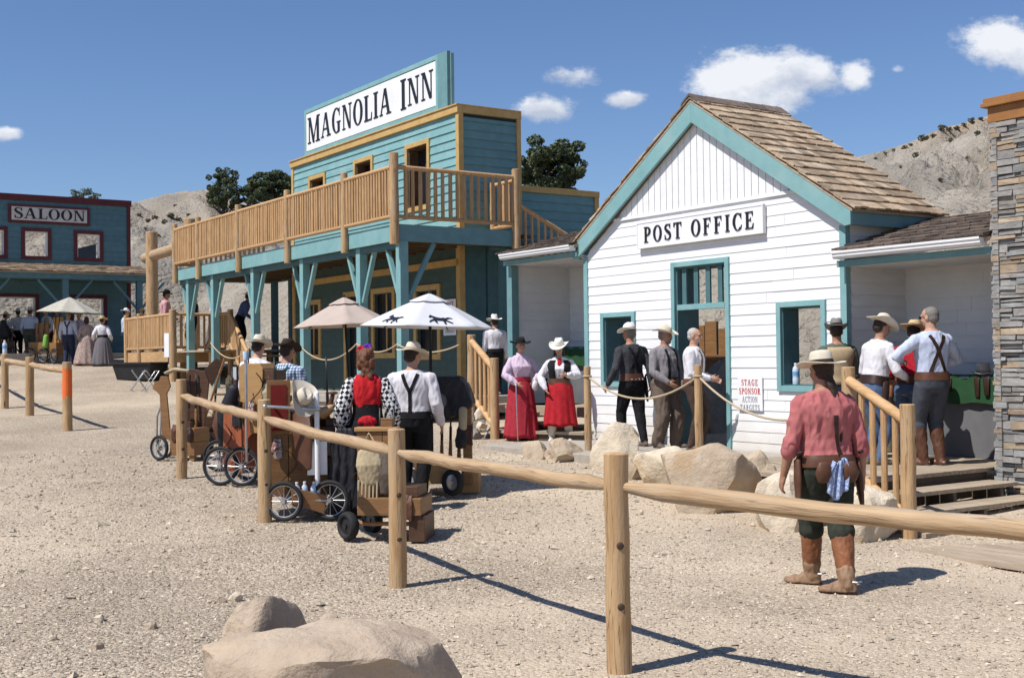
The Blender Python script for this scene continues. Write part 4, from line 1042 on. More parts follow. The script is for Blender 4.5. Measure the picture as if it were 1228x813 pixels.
LEATHER = M('brown leather', (.115, .05, .028), (.08, .033, .018), 12, .5, .3, 60, bdist=.004); LEATHER_D = M('dark leather', (.04, .02, .014), (.03, .014, .01), 12, .45, .3, 60, bdist=.004)
LEATHER_T = M('russet boot leather', (.27, .105, .045), (.17, .066, .03), 6, .5, .35, 50, bdist=.004); LEATHER_Y = M('pale boot leather', (.30, .185, .11), (.21, .125, .07), 8, .6, .3, 50, bdist=.004)
BOOT_W = M('cream boot leather', (.6, .56, .48), (.52, .48, .4), 8, .5); SHOE = M('dusty shoe leather', (.12, .095, .075), (.09, .07, .055), 8, .7)
HAIR_B = M('dark brown hair', (.04, .024, .016), (.025, .014, .009), 60, .6, .5, 120, (4, 4, 1), bdist=.004); HAIR_G = M('grey hair', (.22, .2, .18), (.14, .125, .11), 60, .6, .5, 120, (4, 4, 1), bdist=.004); HAIR_W = M('white hair', (.5, .47, .43), (.36, .33, .3), 60, .6, .5, 120, (4, 4, 1), bdist=.004); HAIR_R = M('auburn hair', (.16, .065, .03), (.1, .038, .018), 60, .6, .5, 120, (4, 4, 1), bdist=.004)
def checker_mat():
    m = CL_('black and white check cloth', (.7, .7, .7)); nt = m.node_tree; N = nt.nodes; L = nt.links; p = N['Principled BSDF']
    tc = N.new('ShaderNodeTexCoord'); mp = N.new('ShaderNodeMapping'); mp.inputs['Rotation'].default_value = (.7, .6, .4); L.new(tc.outputs['Object'], mp.inputs[0])
    c = N.new('ShaderNodeTexChecker'); c.inputs['Scale'].default_value = 26; c.inputs['Color1'].default_value = (.62, .62, .62, 1); c.inputs['Color2'].default_value = (.015, .015, .016, 1)
    L.new(mp.outputs[0], c.inputs[0]); L.new(c.outputs[0], p.inputs['Base Color']); return m
C_CHECK = checker_mat()
def plaid_mat():
    m = CL_('pale blue check shirt', (.5, .55, .62)); nt = m.node_tree; N = nt.nodes; L = nt.links; p = N['Principled BSDF']
    tc = N.new('ShaderNodeTexCoord'); x = None
    for rot in ((0, 0, 0), (0, PI / 2, 0)):
        mp = N.new('ShaderNodeMapping'); mp.inputs['Rotation'].default_value = rot; L.new(tc.outputs['Object'], mp.inputs[0])
        w = N.new('ShaderNodeTexWave'); w.inputs['Scale'].default_value = 9; L.new(mp.outputs[0], w.inputs[0])
        r = N.new('ShaderNodeValToRGB'); r.color_ramp.elements[0].position = .45; r.color_ramp.elements[1].position = .6; r.color_ramp.elements[0].color = (.30, .38, .50, 1); r.color_ramp.elements[1].color = (.85, .88, .92, 1); L.new(w.outputs['Fac'], r.inputs[0])
        if x is None: x = r.outputs[0]
        else:
            q = N.new('ShaderNodeMix'); q.data_type = 'RGBA'; q.blend_type = 'MULTIPLY'; q.inputs['Factor'].default_value = 1; L.new(x, q.inputs[6]); L.new(r.outputs[0], q.inputs[7]); x = q.outputs[2]
    L.new(x, p.inputs['Base Color']); return m
C_PLAID = plaid_mat()
_tmpcol = bpy.data.collections.new('scratch')
def voxel(mb, name, mat, parent, vox, smooth=4, fold=0, fs=16, seed=0):
    """fuse overlapping closed shapes into one continuous skin"""
    me = mb.mesh('tmp'); o = bpy.data.objects.new('tmp', me); COL.objects.link(o)
    r = o.modifiers.new('r', 'REMESH'); r.mode = 'VOXEL'; r.voxel_size = vox
    s = o.modifiers.new('s', 'SMOOTH'); s.factor = .5; s.iterations = smooth
    dg = bpy.context.evaluated_depsgraph_get()
    nm = bpy.data.meshes.new_from_object(o.evaluated_get(dg)); nm.name = name
    bpy.data.objects.remove(o); bpy.data.meshes.remove(me)
    if fold:
        n = len(nm.vertices); co = np.empty(n * 3, np.float32); nr = np.empty(n * 3, np.float32)
        nm.vertices.foreach_get('co', co); nm.vertex_normals.foreach_get('vector', nr)
        co = co.reshape(-1, 3); nr = nr.reshape(-1, 3); q = Vector((seed * 3.1, seed * 1.7, 0))
        fs *= .6
        d = np.array([noise.noise(Vector((c[0] * fs * 1.7 + c[2] * fs * .45, c[1] * fs * 1.7, c[2] * fs * .30 - c[0] * fs * .25)) + q) * .75 + noise.noise(Vector((c[0] * fs * 3.2 - c[2] * fs * 1.4, c[1] * fs * 3.0, c[2] * fs * 1.0 + c[0] * fs)) + q) * .25 for c in co.tolist()], np.float32)
        d = (1 - np.abs(d) * 3.0) * 1.05 - .35
        co += nr * (d * fold)[:, None]; nm.vertices.foreach_set('co', co.ravel()); nm.update()
    nm.materials.clear(); nm.materials.append(mat); nm.shade_smooth()
    ob = bpy.data.objects.new(name, nm); COL.objects.link(ob); ob.parent = parent
    return ob
MALE = [(-.06, .070, .060, 0), (-.03, .090, .070, -.004), (.02, .094, .072, -.004), (.07, .086, .066, 0), (.12, .085, .066, .002), (.17, .092, .070, .003), (.22, .102, .074, .002), (.26, .108, .070, -.002), (.29, .098, .058, -.005), (.318, .055, .044, -.006), (.34, .036, .036, -.003)]
FEM = [(-.06, .070, .062, 0), (-.03, .096, .074, -.006), (.02, .092, .070, -.004), (.07, .076, .060, 0), (.11, .073, .058, .0), (.16, .082, .070, .008), (.20, .088, .078, .012), (.24, .092, .064, .002), (.275, .086, .050, -.004), (.305, .048, .038, -.006), (.33, .030, .031, -.003)]
class Person:
    def __init__(s, label, loc, rz=0, H=1.75, sex='m', g=1.0, vox=.0105, lean=0, side=0, twist=0, hyaw=0, hpitch=0, skin=None,
                 aR=(.04, .03, -.31), aL=(.04, .03, -.31), eR=None, eL=None, fR=(.055, 0, 0), fL=(.055, 0, 0), yR=8, yL=8, grip=35, seed=1, belly=0, pelvis=None, group=None, sh=None):
        s.t = thing('person', label, 'person', loc, R(rz), group)
        s.H = H; s.sex = sex; s.g = g; s.vox = vox; s.seed = seed; s.skin = skin or SKIN; s.rg = random.Random(seed)
        h = H
        s.P0 = Vector(pelvis) * h if pelvis else Vector((0, 0, .52 * h))
        s.MT = Matrix.Rotation(R(side), 3, 'Y') @ Matrix.Rotation(-R(lean), 3, 'X')
        s.tw = R(twist)
        s.sec = [(a, b * (g if .0 < a < .28 else (1 + (g - 1) * .6)), c * (g if 0 < a < .25 else (1 + (g - 1) * .6)), d + belly * math.exp(-((a - .09) / .07) ** 2)) for a, b, c, d in (MALE if sex == 'm' else FEM)]
        sw = sh or ((.108 if sex == 'm' else .092) * (1 + (g - 1) * .5))
        sz = .270 if sex == 'm' else .258
        s.S = {1: s.tp(sw, -.006, sz), -1: s.tp(-sw, -.006, sz)}
        s.up, s.fo = .168 * h, .148 * h
        s.A = {}
        for sg, a, e in ((1, aR, eR), (-1, aL, eL)):
            W = s.S[sg] + s.MT @ Matrix.Rotation(s.tw, 3, 'Z') @ (Vector((a[0] * sg, a[1], a[2])) * h)
            hint = Vector((e[0] * sg, e[1], e[2])) if e else Vector((.25 * sg, -1, -.1))
            E, W = s.ik(s.S[sg], W, s.up, s.fo, hint)
            s.A[sg] = (s.S[sg], E, W)
        s.Lg = {}
        for sg, f, y in ((1, fR, yR), (-1, fL, yL)):
            hip = s.P0 + Vector((.050 * h * sg * (1 + (g - 1) * .4), 0, -.015 * h))
            an = Vector((f[0] * sg * h, f[1] * h, (.047 + f[2]) * h))
            K, an = s.ik(hip, an, .238 * h, .236 * h, Vector((.12 * sg, 1, 0)))
            yw = -R(y) * sg
            s.Lg[sg] = (hip, K, an, yw)
        n0 = s.tp(0, -.006, .315 if sex == 'm' else .30); n1 = s.tp(0, .006, .372 if sex == 'm' else .36)
        s.neck = (n0, n1)
        s.MH = Matrix.Rotation(s.tw + R(hyaw), 3, 'Z') @ Matrix.Rotation(R(hpitch), 3, 'X')
        s.hc = n1 + Vector((0, 0, .046 * h)) + s.MH @ Vector((0, .006 * h, .0))
        s.body()
    def tp(s, x, y, z):
        k = max(0., min(1., z / .28)); c, q = math.cos(s.tw * k), math.sin(s.tw * k)
        return s.P0 + s.MT @ (Vector((x * c - y * q, x * q + y * c, z)) * s.H)
    def hp(s, x, y, z): return s.hc + s.MH @ (Vector((x, y, z)) * s.H)
    def ik(s, A, T, a, b, hint):
        d = T - A; L = d.length
        if L > (a + b) * .995: T = A + d * ((a + b) * .995 / L); d = T - A; L = d.length
        if L < abs(a - b) * 1.05: L = abs(a - b) * 1.05
        dn = d.normalized(); x = (a * a - b * b + L * L) / (2 * L); y = math.sqrt(max(0, a * a - x * x))
        hp = hint - dn * hint.dot(dn); hp = hp.normalized() if hp.length > 1e-5 else Vector((0, 1, 0))
        return A + dn * x + hp * y, T
    def secat(s, z):
        S = s.sec
        zz = [q[0] for q in S]
        return [float(np.interp(z, zz, [q[i] for q in S])) for i in (1, 2, 3)]
    def ring(s, z, off=0, n=28, a0=0, a1=2 * PI, scale=1):
        rx, ry, yo = s.secat(z); out = []
        for k in range(n):
            t = a0 + (a1 - a0) * k / (n if a1 - a0 > 6.2 else n - 1)
            c, q = math.cos(t), math.sin(t); p = 2.5
            m = (abs(c) ** p + abs(q) ** p) ** (-1 / p)
            out.append(s.tp(c * m * (rx * scale + off / s.H), q * m * (ry * scale + off / s.H) + yo, z))
        return out
    def torso(s, m, z0, z1, off, top=True):
        zs = [z0] + [q[0] for q in s.sec if z0 + .008 < q[0] < z1 - .008] + [z1]
        m.loft([s.ring(z, off) for z in zs], 28)
    def arm(s, m, sg, off, tmax=2.0, puff=0):
        h = s.H; Sh, E, W = s.A[sg]; k = 1 if s.sex == 'm' else .84; g = 1 + (s.g - 1) * .45
        pts = [Sh + (Sh - E).normalized() * -.0, Sh.lerp(E, .3), Sh.lerp(E, .65), E, E.lerp(W, .3), E.lerp(W, .65), W]
        rr = [.034, .031, .027, .0245, .0245, .020, .0155]
        pf = [0, .5, .9, .7, 1, 1.1, .2]
        pts2 = []; r2 = []
        for i, p in enumerate(pts):
            t = [0, .3, .65, 1, 1.3, 1.65, 2][i]
            if t > tmax:
                if i and r2: 
                    t0 = [0, .3, .65, 1, 1.3, 1.65, 2][i - 1]; u = (tmax - t0) / (t - t0)
                    if u > .05: pts2.append(pts[i - 1].lerp(p, u)); r2.append(rr[i - 1] * k * g * h + off + puff * pf[i])
                break
            pts2.append(p); r2.append(rr[i] * k * g * h + off + puff * pf[i])
        m.tube(pts2, r2, 14); m.ell(Sh, (.034 * h * k * g + off, .034 * h * k * g + off, .032 * h * k * g + off))
        m.tube([s.tp(0, -.008, .285 if s.sex == 'm' else .272), Sh], [.040 * h * k + off, .031 * h * k * g + off * .9], 12)
        return pts2, r2
    def leg(s, m, sg, off, zmin=0, flare=0, gk=1.0):
        h = s.H; hip, K, A, yw = s.Lg[sg]; g = 1 + (s.g - 1) * .5
        P = [hip, hip.lerp(K, .35), hip.lerp(K, .75), K, K.lerp(A, .28), K.lerp(A, .65), A]
        rr = [.053, .050, .041, .035, .0345, .027, .0215]
        rr = [r * h * g * gk + off + flare * max(0, (i - 2) / 4) for i, r in enumerate(rr)]
        if zmin:
            q = [(p, r) for p, r in zip(P, rr) if p.z > zmin + .02]
            if len(q) < len(P):
                a, b = q[-1][0], P[len(q)]; u = (a.z - zmin) / max(.01, a.z - b.z); q.append((a.lerp(b, u), q[-1][1] * (1 - u) + rr[len(q)] * u))
            P = [a for a, b in q]; rr = [b for a, b in q]
        m.tube(P, rr, 14)
    def footp(s, sg, x, y, z):
        hip, K, A, yw = s.Lg[sg]; h = s.H
        return Vector((A.x, A.y, A.z - .047 * h)) + Matrix.Rotation(yw, 3, 'Z') @ (Vector((x, y, z)) * h)
    def body(s):
        h = s.H; m = MB(); s.torso(m, -.06, .335 if s.sex == 'm' else .32, -.004)
        n0, n1 = s.neck; k = 1 if s.sex == 'm' else .84
        m.tube([n0 - Vector((0, 0, .01)), n0.lerp(n1, .5), n1 + Vector((0, 0, .02 * h))], [.036 * h * k, .033 * h * k, .033 * h * k], 14)
        for sg in (1, -1):
            s.arm(m, sg, 0); s.leg(m, sg, 0); s.hand(m, sg)
            m.tube([s.footp(sg, 0, -.028, .022), s.footp(sg, 0, .03, .024), s.footp(sg, 0, .095, .016)], [.019 * h, .024 * h, .02 * h], 10, ell=.75)
        # head
        q = lambda c, r: m.ell(s.hp(*c), tuple(v * h for v in r), s.MH, 18, 12)
        q((0, -.006, .014), (.0425, .054, .047)); q((0, .014, -.018), (.0365, .038, .046)); q((0, .026, -.042), (.024, .022, .019))
        q((0, .042, .010), (.031, .012, .010)); q((.02, .034, -.018), (.014, .014, .014)); q((-.02, .034, -.018), (.014, .014, .014))
        q((.0425, -.002, -.008), (.0055, .012, .018)); q((-.0425, -.002, -.008), (.0055, .012, .018))
        m.tube([s.hp(0, .048, .008), s.hp(0, .058, -.010), s.hp(0, .060, -.016)], [.0055 * h, .0075 * h, .0085 * h], 8)
        q((0, .050, -.034), (.014, .006, .006))
        s.bo = voxel(m, 'body', s.skin, s.t, s.vox * .85, 3)
        for x in (.0165, -.0165):
            e = MB(); e.ell(s.hp(x, .049, .0015), (.0065 * h, .0045 * h, .0042 * h), s.MH, 10, 6); e.build('eye', EYE, s.t, smooth=True)
        e = MB(); e.ell(s.hp(0, .0555, -.0345), (.0125 * h, .003 * h, .0032 * h), s.MH, 10, 6); e.build('lips', LIP, s.t, smooth=True)
    def hand(s, m, sg):
        h = s.H; Sh, E, W = s.A[sg]; d = (W - E).normalized(); k = 1 if s.sex == 'm' else .88
        # palm faces the body, thumb forward
        inn = (s.MT @ Vector((-sg, 0, 0))); n = inn - d * inn.dot(d)
        n = n.normalized() if n.length > .2 else (Vector((0, 0, -1)) - d * d.z * -1).normalized()
        sd = d.cross(n).normalized()
        if sd.dot(Vector((0, 1, .3))) < 0: sd = -sd
        MM = Matrix((sd, d, n)).transposed()
        m.ell(W + d * .028 * h * k, (.0225 * h * k, .034 * h * k, .0115 * h * k), MM, 12, 8)
        m.tube([W - d * .01 * h, W + d * .012 * h], [.0155 * h * k, .016 * h * k], 10)
        for j, (o, l) in enumerate(((.0165, .042), (.0055, .047), (-.0055, .044), (-.0160, .035))):
            p = W + d * .052 * h * k + sd * o * h * k; pts = [W + d * .03 * h * k + sd * o * h * .9 * k, p]; c = R(12)
            for q in range(3):
                dd = d * math.cos(c) + n * math.sin(c); p = p + dd * l * h * k * (.42, .33, .25)[q]; pts.append(p); c += R(26)
            m.tube(pts, [.0056 * h * k, .0056 * h * k, .0053 * h * k, .0049 * h * k, .0042 * h * k], 8)
        tdir = (sd * .75 + d * .6 + n * .35).normalized()
        a = W + d * .014 * h * k + sd * .012 * h * k
        m.tube([a, a + tdir * .022 * h * k, a + (tdir + d * .25).normalized() * .044 * h * k], [.0075 * h * k, .0068 * h * k, .0052 * h * k], 8)
    # ---- clothing
    def shirt(s, mat, z0=.045, sleeve=2.0, off=.012, puff=0, fold=.006, collar=None, smat=None, name='shirt', aoff=None):
        aoff = off if aoff is None else aoff
        m = MB(); s.torso(m, z0, .325 if s.sex == 'm' else .31, off)
        if not smat:
            for sg in (1, -1): s.arm(m, sg, aoff, sleeve, puff)
        o = voxel(m, name, mat, s.t, s.vox, 4, fold, 13, s.seed); s.sh_ = o
        if smat:
            for sg in (1, -1):
                m = MB(); s.arm(m, sg, off + .004, sleeve, puff); voxel(m, 'sleeve', smat, s.t, s.vox, 4, fold, 13, s.seed)
        if sleeve < 1.95:
            for sg in (1, -1):
                Sh, E, W = s.A[sg]; p = E.lerp(W, sleeve - 1) if sleeve > 1 else Sh.lerp(E, sleeve); d = (W - E).normalized() if sleeve > 1 else (E - Sh).normalized()
                c = MB(); r = (.026 if sleeve > 1 else .028) * s.H * (1 + (s.g - 1) * .45) + aoff + .003
                c.tube([p - d * .045, p - d * .02, p + d * .005], [r * .96, r * 1.02, r], 16, dome=True); c.build('cuff', mat, s.t, smooth=True)
        if collar:
            n0, n1 = s.neck; c = MB(); c.tube([n0 + Vector((0, -.0, .0)), n0.lerp(n1, .55)], [.044 * s.H, .038 * s.H], 16, dome=False); c.build('collar', collar, s.t, smooth=True)
        return o
    def vest(s, mat, z0=.03, z1=.30, gap=28, off=.021, back=None):
        m = MB(); a0, a1 = R(90 + gap), R(450 - gap); zs = [z0 + (z1 - z0) * i / 9 for i in range(10)]; n = 40
        vs = []; fs = []
        rows = [s.ring(z, off + .004 * math.sin(z * 60), n, a0, a1) for z in zs]
        for r in rows: vs += r
        for i in range(len(rows) - 1):
            for k in range(n - 1): fs.append((i * n + k, i * n + k + 1, (i + 1) * n + k + 1, (i + 1) * n + k))
        m.add(vs, fs); o = m.build('vest', mat, s.t, smooth=True, fix=False)
        q = o.modifiers.new('s', 'SOLIDIFY'); q.thickness = .006; q.offset = 0
        return o
    def pants(s, mat, off=.013, zmin=.05, flare=.0, waist=.055, fold=.006, gk=1.0):
        m = MB(); s.torso(m, -.06, waist, off)
        for sg in (1, -1): s.leg(m, sg, off, zmin, flare, gk)
        return voxel(m, 'trousers', mat, s.t, s.vox, 4, fold, 12, s.seed + 5)
    def lastf(s, m, sg, k):
        h = s.H; secs = []; n = 18
        for y, w, z in ((-.037, .013, .020), (-.032, .019, .038), (-.015, .0225, .052), (.008, .0225, .056), (.03, .0215, .045), (.055, .024, .034), (.078, .0255, .027), (.098, .022, .022), (.112, .014, .017), (.118, .006, .012)):
            out = []
            for i in range(n):
                t = 2 * PI * i / n; x = math.cos(t); q = math.sin(t)
                out.append(s.footp(sg, x * (w + k / h) * (1 - .12 * max(0, q)), y + (.4 * k / h if y > .1 else 0), .007 + ((z + k * .6 / h) * max(0, q) ** .8 if q > 0 else 0)))
            secs.append(out)
        m.loft(secs, n)
    def shoes(s, mat, shaft=0, heel=.03, smat=None, off=.010, name='boot', vamp=None):
        h = s.H
        for sg in (1, -1):
            hip, K, A, yw = s.Lg[sg]; m = MB()
            if not vamp: s.lastf(m, sg, off * .45)
            if shaft:
                d = K - A; top = A + d * (shaft / d.length); g = 1 + (s.g - 1) * .4
                m.tube([s.footp(sg, 0, -.004, .035) if not vamp else A.lerp(top, .06), A + Vector((0, 0, .01)) if not vamp else A.lerp(top, .12), A.lerp(top, .35), A.lerp(top, .7), top], [.025 * h + off * .4, .0245 * h + off, .031 * h * g + off, .037 * h * g + off, .0385 * h * g + off], 16)
            o = voxel(m, name, mat, s.t, s.vox * .9, 3, .006 if shaft else .002, 18, s.seed + sg)
            if vamp:
                m = MB(); f2 = off * .6 + .006
                s.lastf(m, sg, f2 * .6)
                m.tube([s.footp(sg, 0, -.006, .035), A + Vector((0, 0, .02)), A.lerp(top, .22)], [.026 * h + f2, .026 * h + f2, .028 * h + f2 + .006], 16)
                voxel(m, 'vamp', vamp, o, s.vox * .9, 3, .007, 20, s.seed + sg + 3)
                m = MB(); q = s.footp(sg, 0, -.03, .05); m.tube([q + Vector((-.05, -.01, 0)), q + Vector((0, -.045, 0)), q + Vector((.05, -.01, 0))], [.006] * 3, 6); m.build('spur', STEEL, o)
            e = MB(); M_ = Matrix.Rotation(yw, 3, 'Z')
            e.box(s.footp(sg, 0, -.022, 0) + Vector((0, 0, .008)), (.042 * h, .034 * h, .020), M_)
            e.prism([(-.02, -.005), (.02, -.005), (.024, .05), (.02, .098), (.008, .115), (-.008, .115), (-.02, .098), (-.024, .05)], lambda x, y, t: s.footp(sg, x, y, .004 + .006 * t))
            e.build('sole', smat or SHOE, o)
    def skirt(s, mat, hem=.04, Rb=.34, pleats=18, top=.085, seed=0, name='skirt'):
        h = s.H; n = 96; secs = []; z0 = s.tp(0, 0, top).z
        N_ = 14
        for i in range(N_ + 1):
            t = i / N_; z = z0 + (hem - z0) * t; rx, ry, yo = s.secat(max(-.03, top - t * .5)); out = []
            c = s.P0 + (s.tp(0, 0, top) - s.P0) * (1 - t)
            ra = (rx * h + .012) * (1 - t ** .8) + Rb * t ** .8; rb = (ry * h + .012) * (1 - t ** .8) + Rb * .92 * t ** .8
            rb = max(rb, (.07 * h + .014) if t > .15 else 0)
            for k in range(n):
                a = 2 * PI * k / n; w = 1 + t * (.085 * math.sin(pleats * a + 2.2 * math.sin(2 * a + seed) + seed) * (.6 + .4 * math.sin(3 * a + seed * 2)) + .13 * noise.noise(Vector((math.cos(a) * 2, math.sin(a) * 2, seed + t))))
                out.append(Vector((c.x + math.cos(a) * ra * w, c.y + math.sin(a) * rb * w, z + (.012 * math.sin(5 * a + seed) * t))))
            secs.append(out)
        cc = Vector((0, 0, 0)); inner = [Vector((p.x * .93, p.y * .93, p.z + .03)) for p in secs[-1]]; top_in = [Vector((p.x * .5, p.y * .5, p.z + .5 * z0 * .5)) for p in secs[-1]]
        m = MB(); m.loft(secs + [inner, top_in], n); return m.build(name, mat, s.t, smooth=True)
    def hair(s, mat, kind='short'):
        h = s.H; m = MB(); q = lambda c, r: m.ell(s.hp(*c), tuple(v * h for v in r), s.MH, 16, 10)
        if kind == 'bald': q((0, -.022, -.004), (.0445, .040, .026))
        else: q((0, -.014, .016), (.0455, .051, .0475)); q((0, -.026, -.012), (.041, .036, .034))
        if kind == 'long': q((0, -.034, -.05), (.04, .026, .06)); q((.038, -.004, -.03), (.014, .022, .045)); q((-.038, -.004, -.03), (.014, .022, .045))
        if kind == 'pony':
            m.tube([s.hp(0.0, -.045, -.02), s.hp(.006, -.064, -.07), s.hp(.012, -.078, -.13), s.hp(.018, -.086, -.20), s.hp(.020, -.088, -.27), s.hp(.02, -.085, -.31)], [.020 * h, .025 * h, .022 * h, .019 * h, .013 * h, .006 * h], 10, ell=.6)
        if kind == 'curly':
            for i in range(26):
                a = s.rg.uniform(0, 2 * PI); q((.042 * math.cos(a), -.012 + .04 * math.sin(a) - .01, s.rg.uniform(-.06, .05)), (.016, .016, .02))
            for i in range(14): q((s.rg.uniform(-.04, .04), -.045 + s.rg.uniform(-.008, .008), s.rg.uniform(-.12, -.03)), (.016, .013, .022))
        return voxel(m, 'hair', mat, s.t, s.vox * .8, 2, .004, 40, s.seed)
    def glasses(s, mat):
        h = s.H; m = MB()
        for x in (.0175, -.0175): m.torus(s.hp(x, .0545, .001), .0135 * h, .0016, s.MH @ Matrix.Rotation(PI / 2, 3, 'X'), 18, 6)
        m.tube([s.hp(-.005, .056, .003), s.hp(.005, .056, .003)], .0018, 6)
        for x in (1, -1): m.tube([s.hp(.031 * x, .052, .003), s.hp(.045 * x, .005, .003)], .0018, 6)
        m.build('glasses', mat, s.t, smooth=True)
    def beard(s, mat):
        h = s.H; m = MB(); m.ell(s.hp(0, .030, -.050), (.027 * h, .024 * h, .024 * h), s.MH); m.ell(s.hp(0, .0535, -.026), (.017 * h, .006 * h, .005 * h), s.MH); return voxel(m, 'beard', mat, s.t, s.vox * .7, 2, .003, 40, 2)
    def hat(s, mat, band=None, brim=.175, crown=.115, curl=.055, crease=.03, tilt=4, yaw=0, droop=.015, seat=.030, flat=False, taper=.80):
        h = s.H; M_ = s.MH @ Matrix.Rotation(R(yaw), 3, 'Z') @ Matrix.Rotation(-R(tilt), 3, 'X'); c = s.hp(0, -.004, seat)
        o = thing('hat', None, None); o.parent = s.t
        bpy.data.objects.remove(o)
        return build_hat('hat', mat, band, s.t, c, M_, .0445 * h + .006, .0555 * h + .006, brim, crown, curl, crease, droop, flat, taper)
    def belt(s, mat, z=.052, w=.022, off=.024, buckle=True):
        m = MB(); m.loft([s.ring(z - w, off, 32), s.ring(z, off + .002, 32), s.ring(z + w, off, 32)], 32); b = m.build('belt', mat, s.t, smooth=False, auto=40)
        return b
    def holster(s, sg, mat, z=.02, tilt=8, gun=True, ln=.30, y=.0):
        rx, ry, yo = s.secat(z); p = s.tp(sg * (rx + .032), y, z); m = MB()
        e = p + Vector((sg * .015, -.05, -ln)); m.tube([p + Vector((0, .0, .03)), p.lerp(e, .3), p.lerp(e, .7), e], [.042, .05, .038, .022], 12, ell=.55, up=(1, 0, 0)); o = m.build('holster', mat, s.t, smooth=True)
        if gun:
            g = MB(); g.tube([p + Vector((0, .0, .035)), p + Vector((0, -.035, .085)), p + Vector((0, -.075, .10))], [.016, .017, .020], 10, ell=.7); g.build('pistol_grip', LEATHER_D, o, smooth=True)
        return o
    def strap(s, mat, paths, w=.032, name='suspenders', off=.008, surf=None):
        """paths: lists of (x, z, side) in torso units, side +1 front, -1 back; laid on the shirt by ray casting"""
        src = surf or s.sh_; me = src.data; bv = BVHTree.FromPolygons([v.co[:] for v in me.vertices], [p.vertices[:] for p in me.polygons])
        m = MB()
        for pa in paths:
            L_ = []
            for i in range(len(pa) - 1):
                for k in range(8): u = k / 8; L_.append(tuple(pa[i][j] * (1 - u) + pa[i + 1][j] * u for j in range(3)))
            L_.append(pa[-1]); rows = []
            for i, (x, z, sd) in enumerate(L_):
                q0 = L_[max(0, i - 1)]; q1 = L_[min(len(L_) - 1, i + 1)]; dx, dz = q1[0] - q0[0], q1[1] - q0[1]; l = math.hypot(dx, dz) or 1
                rr = []
                for e in (-1, 1):
                    xx = x + e * w / s.H / 2 * dz / l; zz = z - e * w / s.H / 2 * dx / l
                    o = s.tp(xx, .35 * (1 if sd > 0 else -1), zz); d = (s.tp(xx, 0, zz) - o).normalized(); hit = bv.ray_cast(o, d)
                    if hit[0] is None: rr = None; break
                    rr.append((hit[0] - d * off, hit[0] + d * .004))
                if rr: rows.append(rr)
            if len(rows) < 2: continue
            vs = []; 
            for a in rows: vs += [a[0][0], a[1][0], a[1][1], a[0][1]]
            fs = [(0, 3, 2, 1), tuple(4 * (len(rows) - 1) + i for i in range(4))]
            for i in range(len(rows) - 1):
                for k in range(4): fs.append((4 * i + k, 4 * i + (k + 1) % 4, 4 * i + 4 + (k + 1) % 4, 4 * i + 4 + k))
            m.add(vs, fs)
        return m.build(name, mat, s.t)
XB = [[(-.055, .06, -1), (0, .20, -1), (.05, .30, -1)], [(.055, .06, -1), (0, .20, -1), (-.05, .30, -1)]]
YB = [[(0, .06, -1), (0, .20, -1)], [(0, .19, -1), (.025, .24, -1), (.05, .305, -1)], [(0, .19, -1), (-.025, .24, -1), (-.05, .305, -1)]]
FR = [[(.058, .06, 1), (.052, .20, 1), (.05, .30, 1)], [(-.058, .06, 1), (-.052, .20, 1), (-.05, .30, 1)]]
def build_hat(name, mat, band, parent, c, M_, rx, ry, brim, crown, curl, crease, droop, flat, taper):
    n = 36; m = MB(); c = Vector(c)
    secs = []
    def P(t, rr, zz): return c + M_ @ Vector((math.cos(t) * rr[0], math.sin(t) * rr[1], zz))
    K = 7
    # underside brim from inside out, then top from the rim in, then crown
    for top in (0, 1):
        for i in (range(K + 1) if not top else range(K, -1, -1)):
            u = i / K; out = []
            for k in range(n):
                t = 2 * PI * k / n; a = rx + (brim - .0 - rx * .0 - rx) * u * .93; b = ry + (brim * 1.06 - ry) * u
                z = curl * abs(math.cos(t)) ** 2.4 * u ** 1.7 - droop * abs(math.sin(t)) ** 2 * u ** 1.5 + (.003 if top else -.003)
                w = 1 - (.16 * curl / .055) * abs(math.cos(t)) ** 2 * u
                out.append(P(t, (a * w, b), z))
            secs.append(out)
    for u in (.08, .3, .6, .82, .94, 1.0):
        q = 1 + (taper - 1) * u; q2 = q * (1 if u < .8 else (.96 if u < .9 else (.86 if u < .97 else .6))); out = []
        for k in range(n):
            t = 2 * PI * k / n; z = crown * u
            if u > .7 and not flat: z -= crease * (u - .7) / .3 * (1 - abs(math.cos(t)) ** 1.5) * .8; z += .012 * (u - .7) / .3 * (-math.sin(t))
            pinch = 1 - (.10 * max(0, math.sin(t)) ** 2 * u if not flat else 0)
            out.append(P(t, (rx * q2 * pinch, ry * q2), z))
        secs.append(out)
    out = [P(2 * PI * k / n, (rx * .15, ry * .3), crown - (crease if not flat else .004)) for k in range(n)]; secs.append(out)
    m.loft(secs, n); o = m.build(name, mat, parent, auto=60)
    if band:
        b = MB(); b.loft([[P(2 * PI * k / n, (rx * q + .004, ry * q + .004), z) for k in range(n)] for q, z in ((1.0, .006), (.985, .02), (.97, .032))], n); b.build('hatband', band, o, auto=40)
    return o
def ground_at(px, Y, z=None):
    p = on(px, Y); p.z = terrain(p.x, p.y)[0] if z is None else z; return p
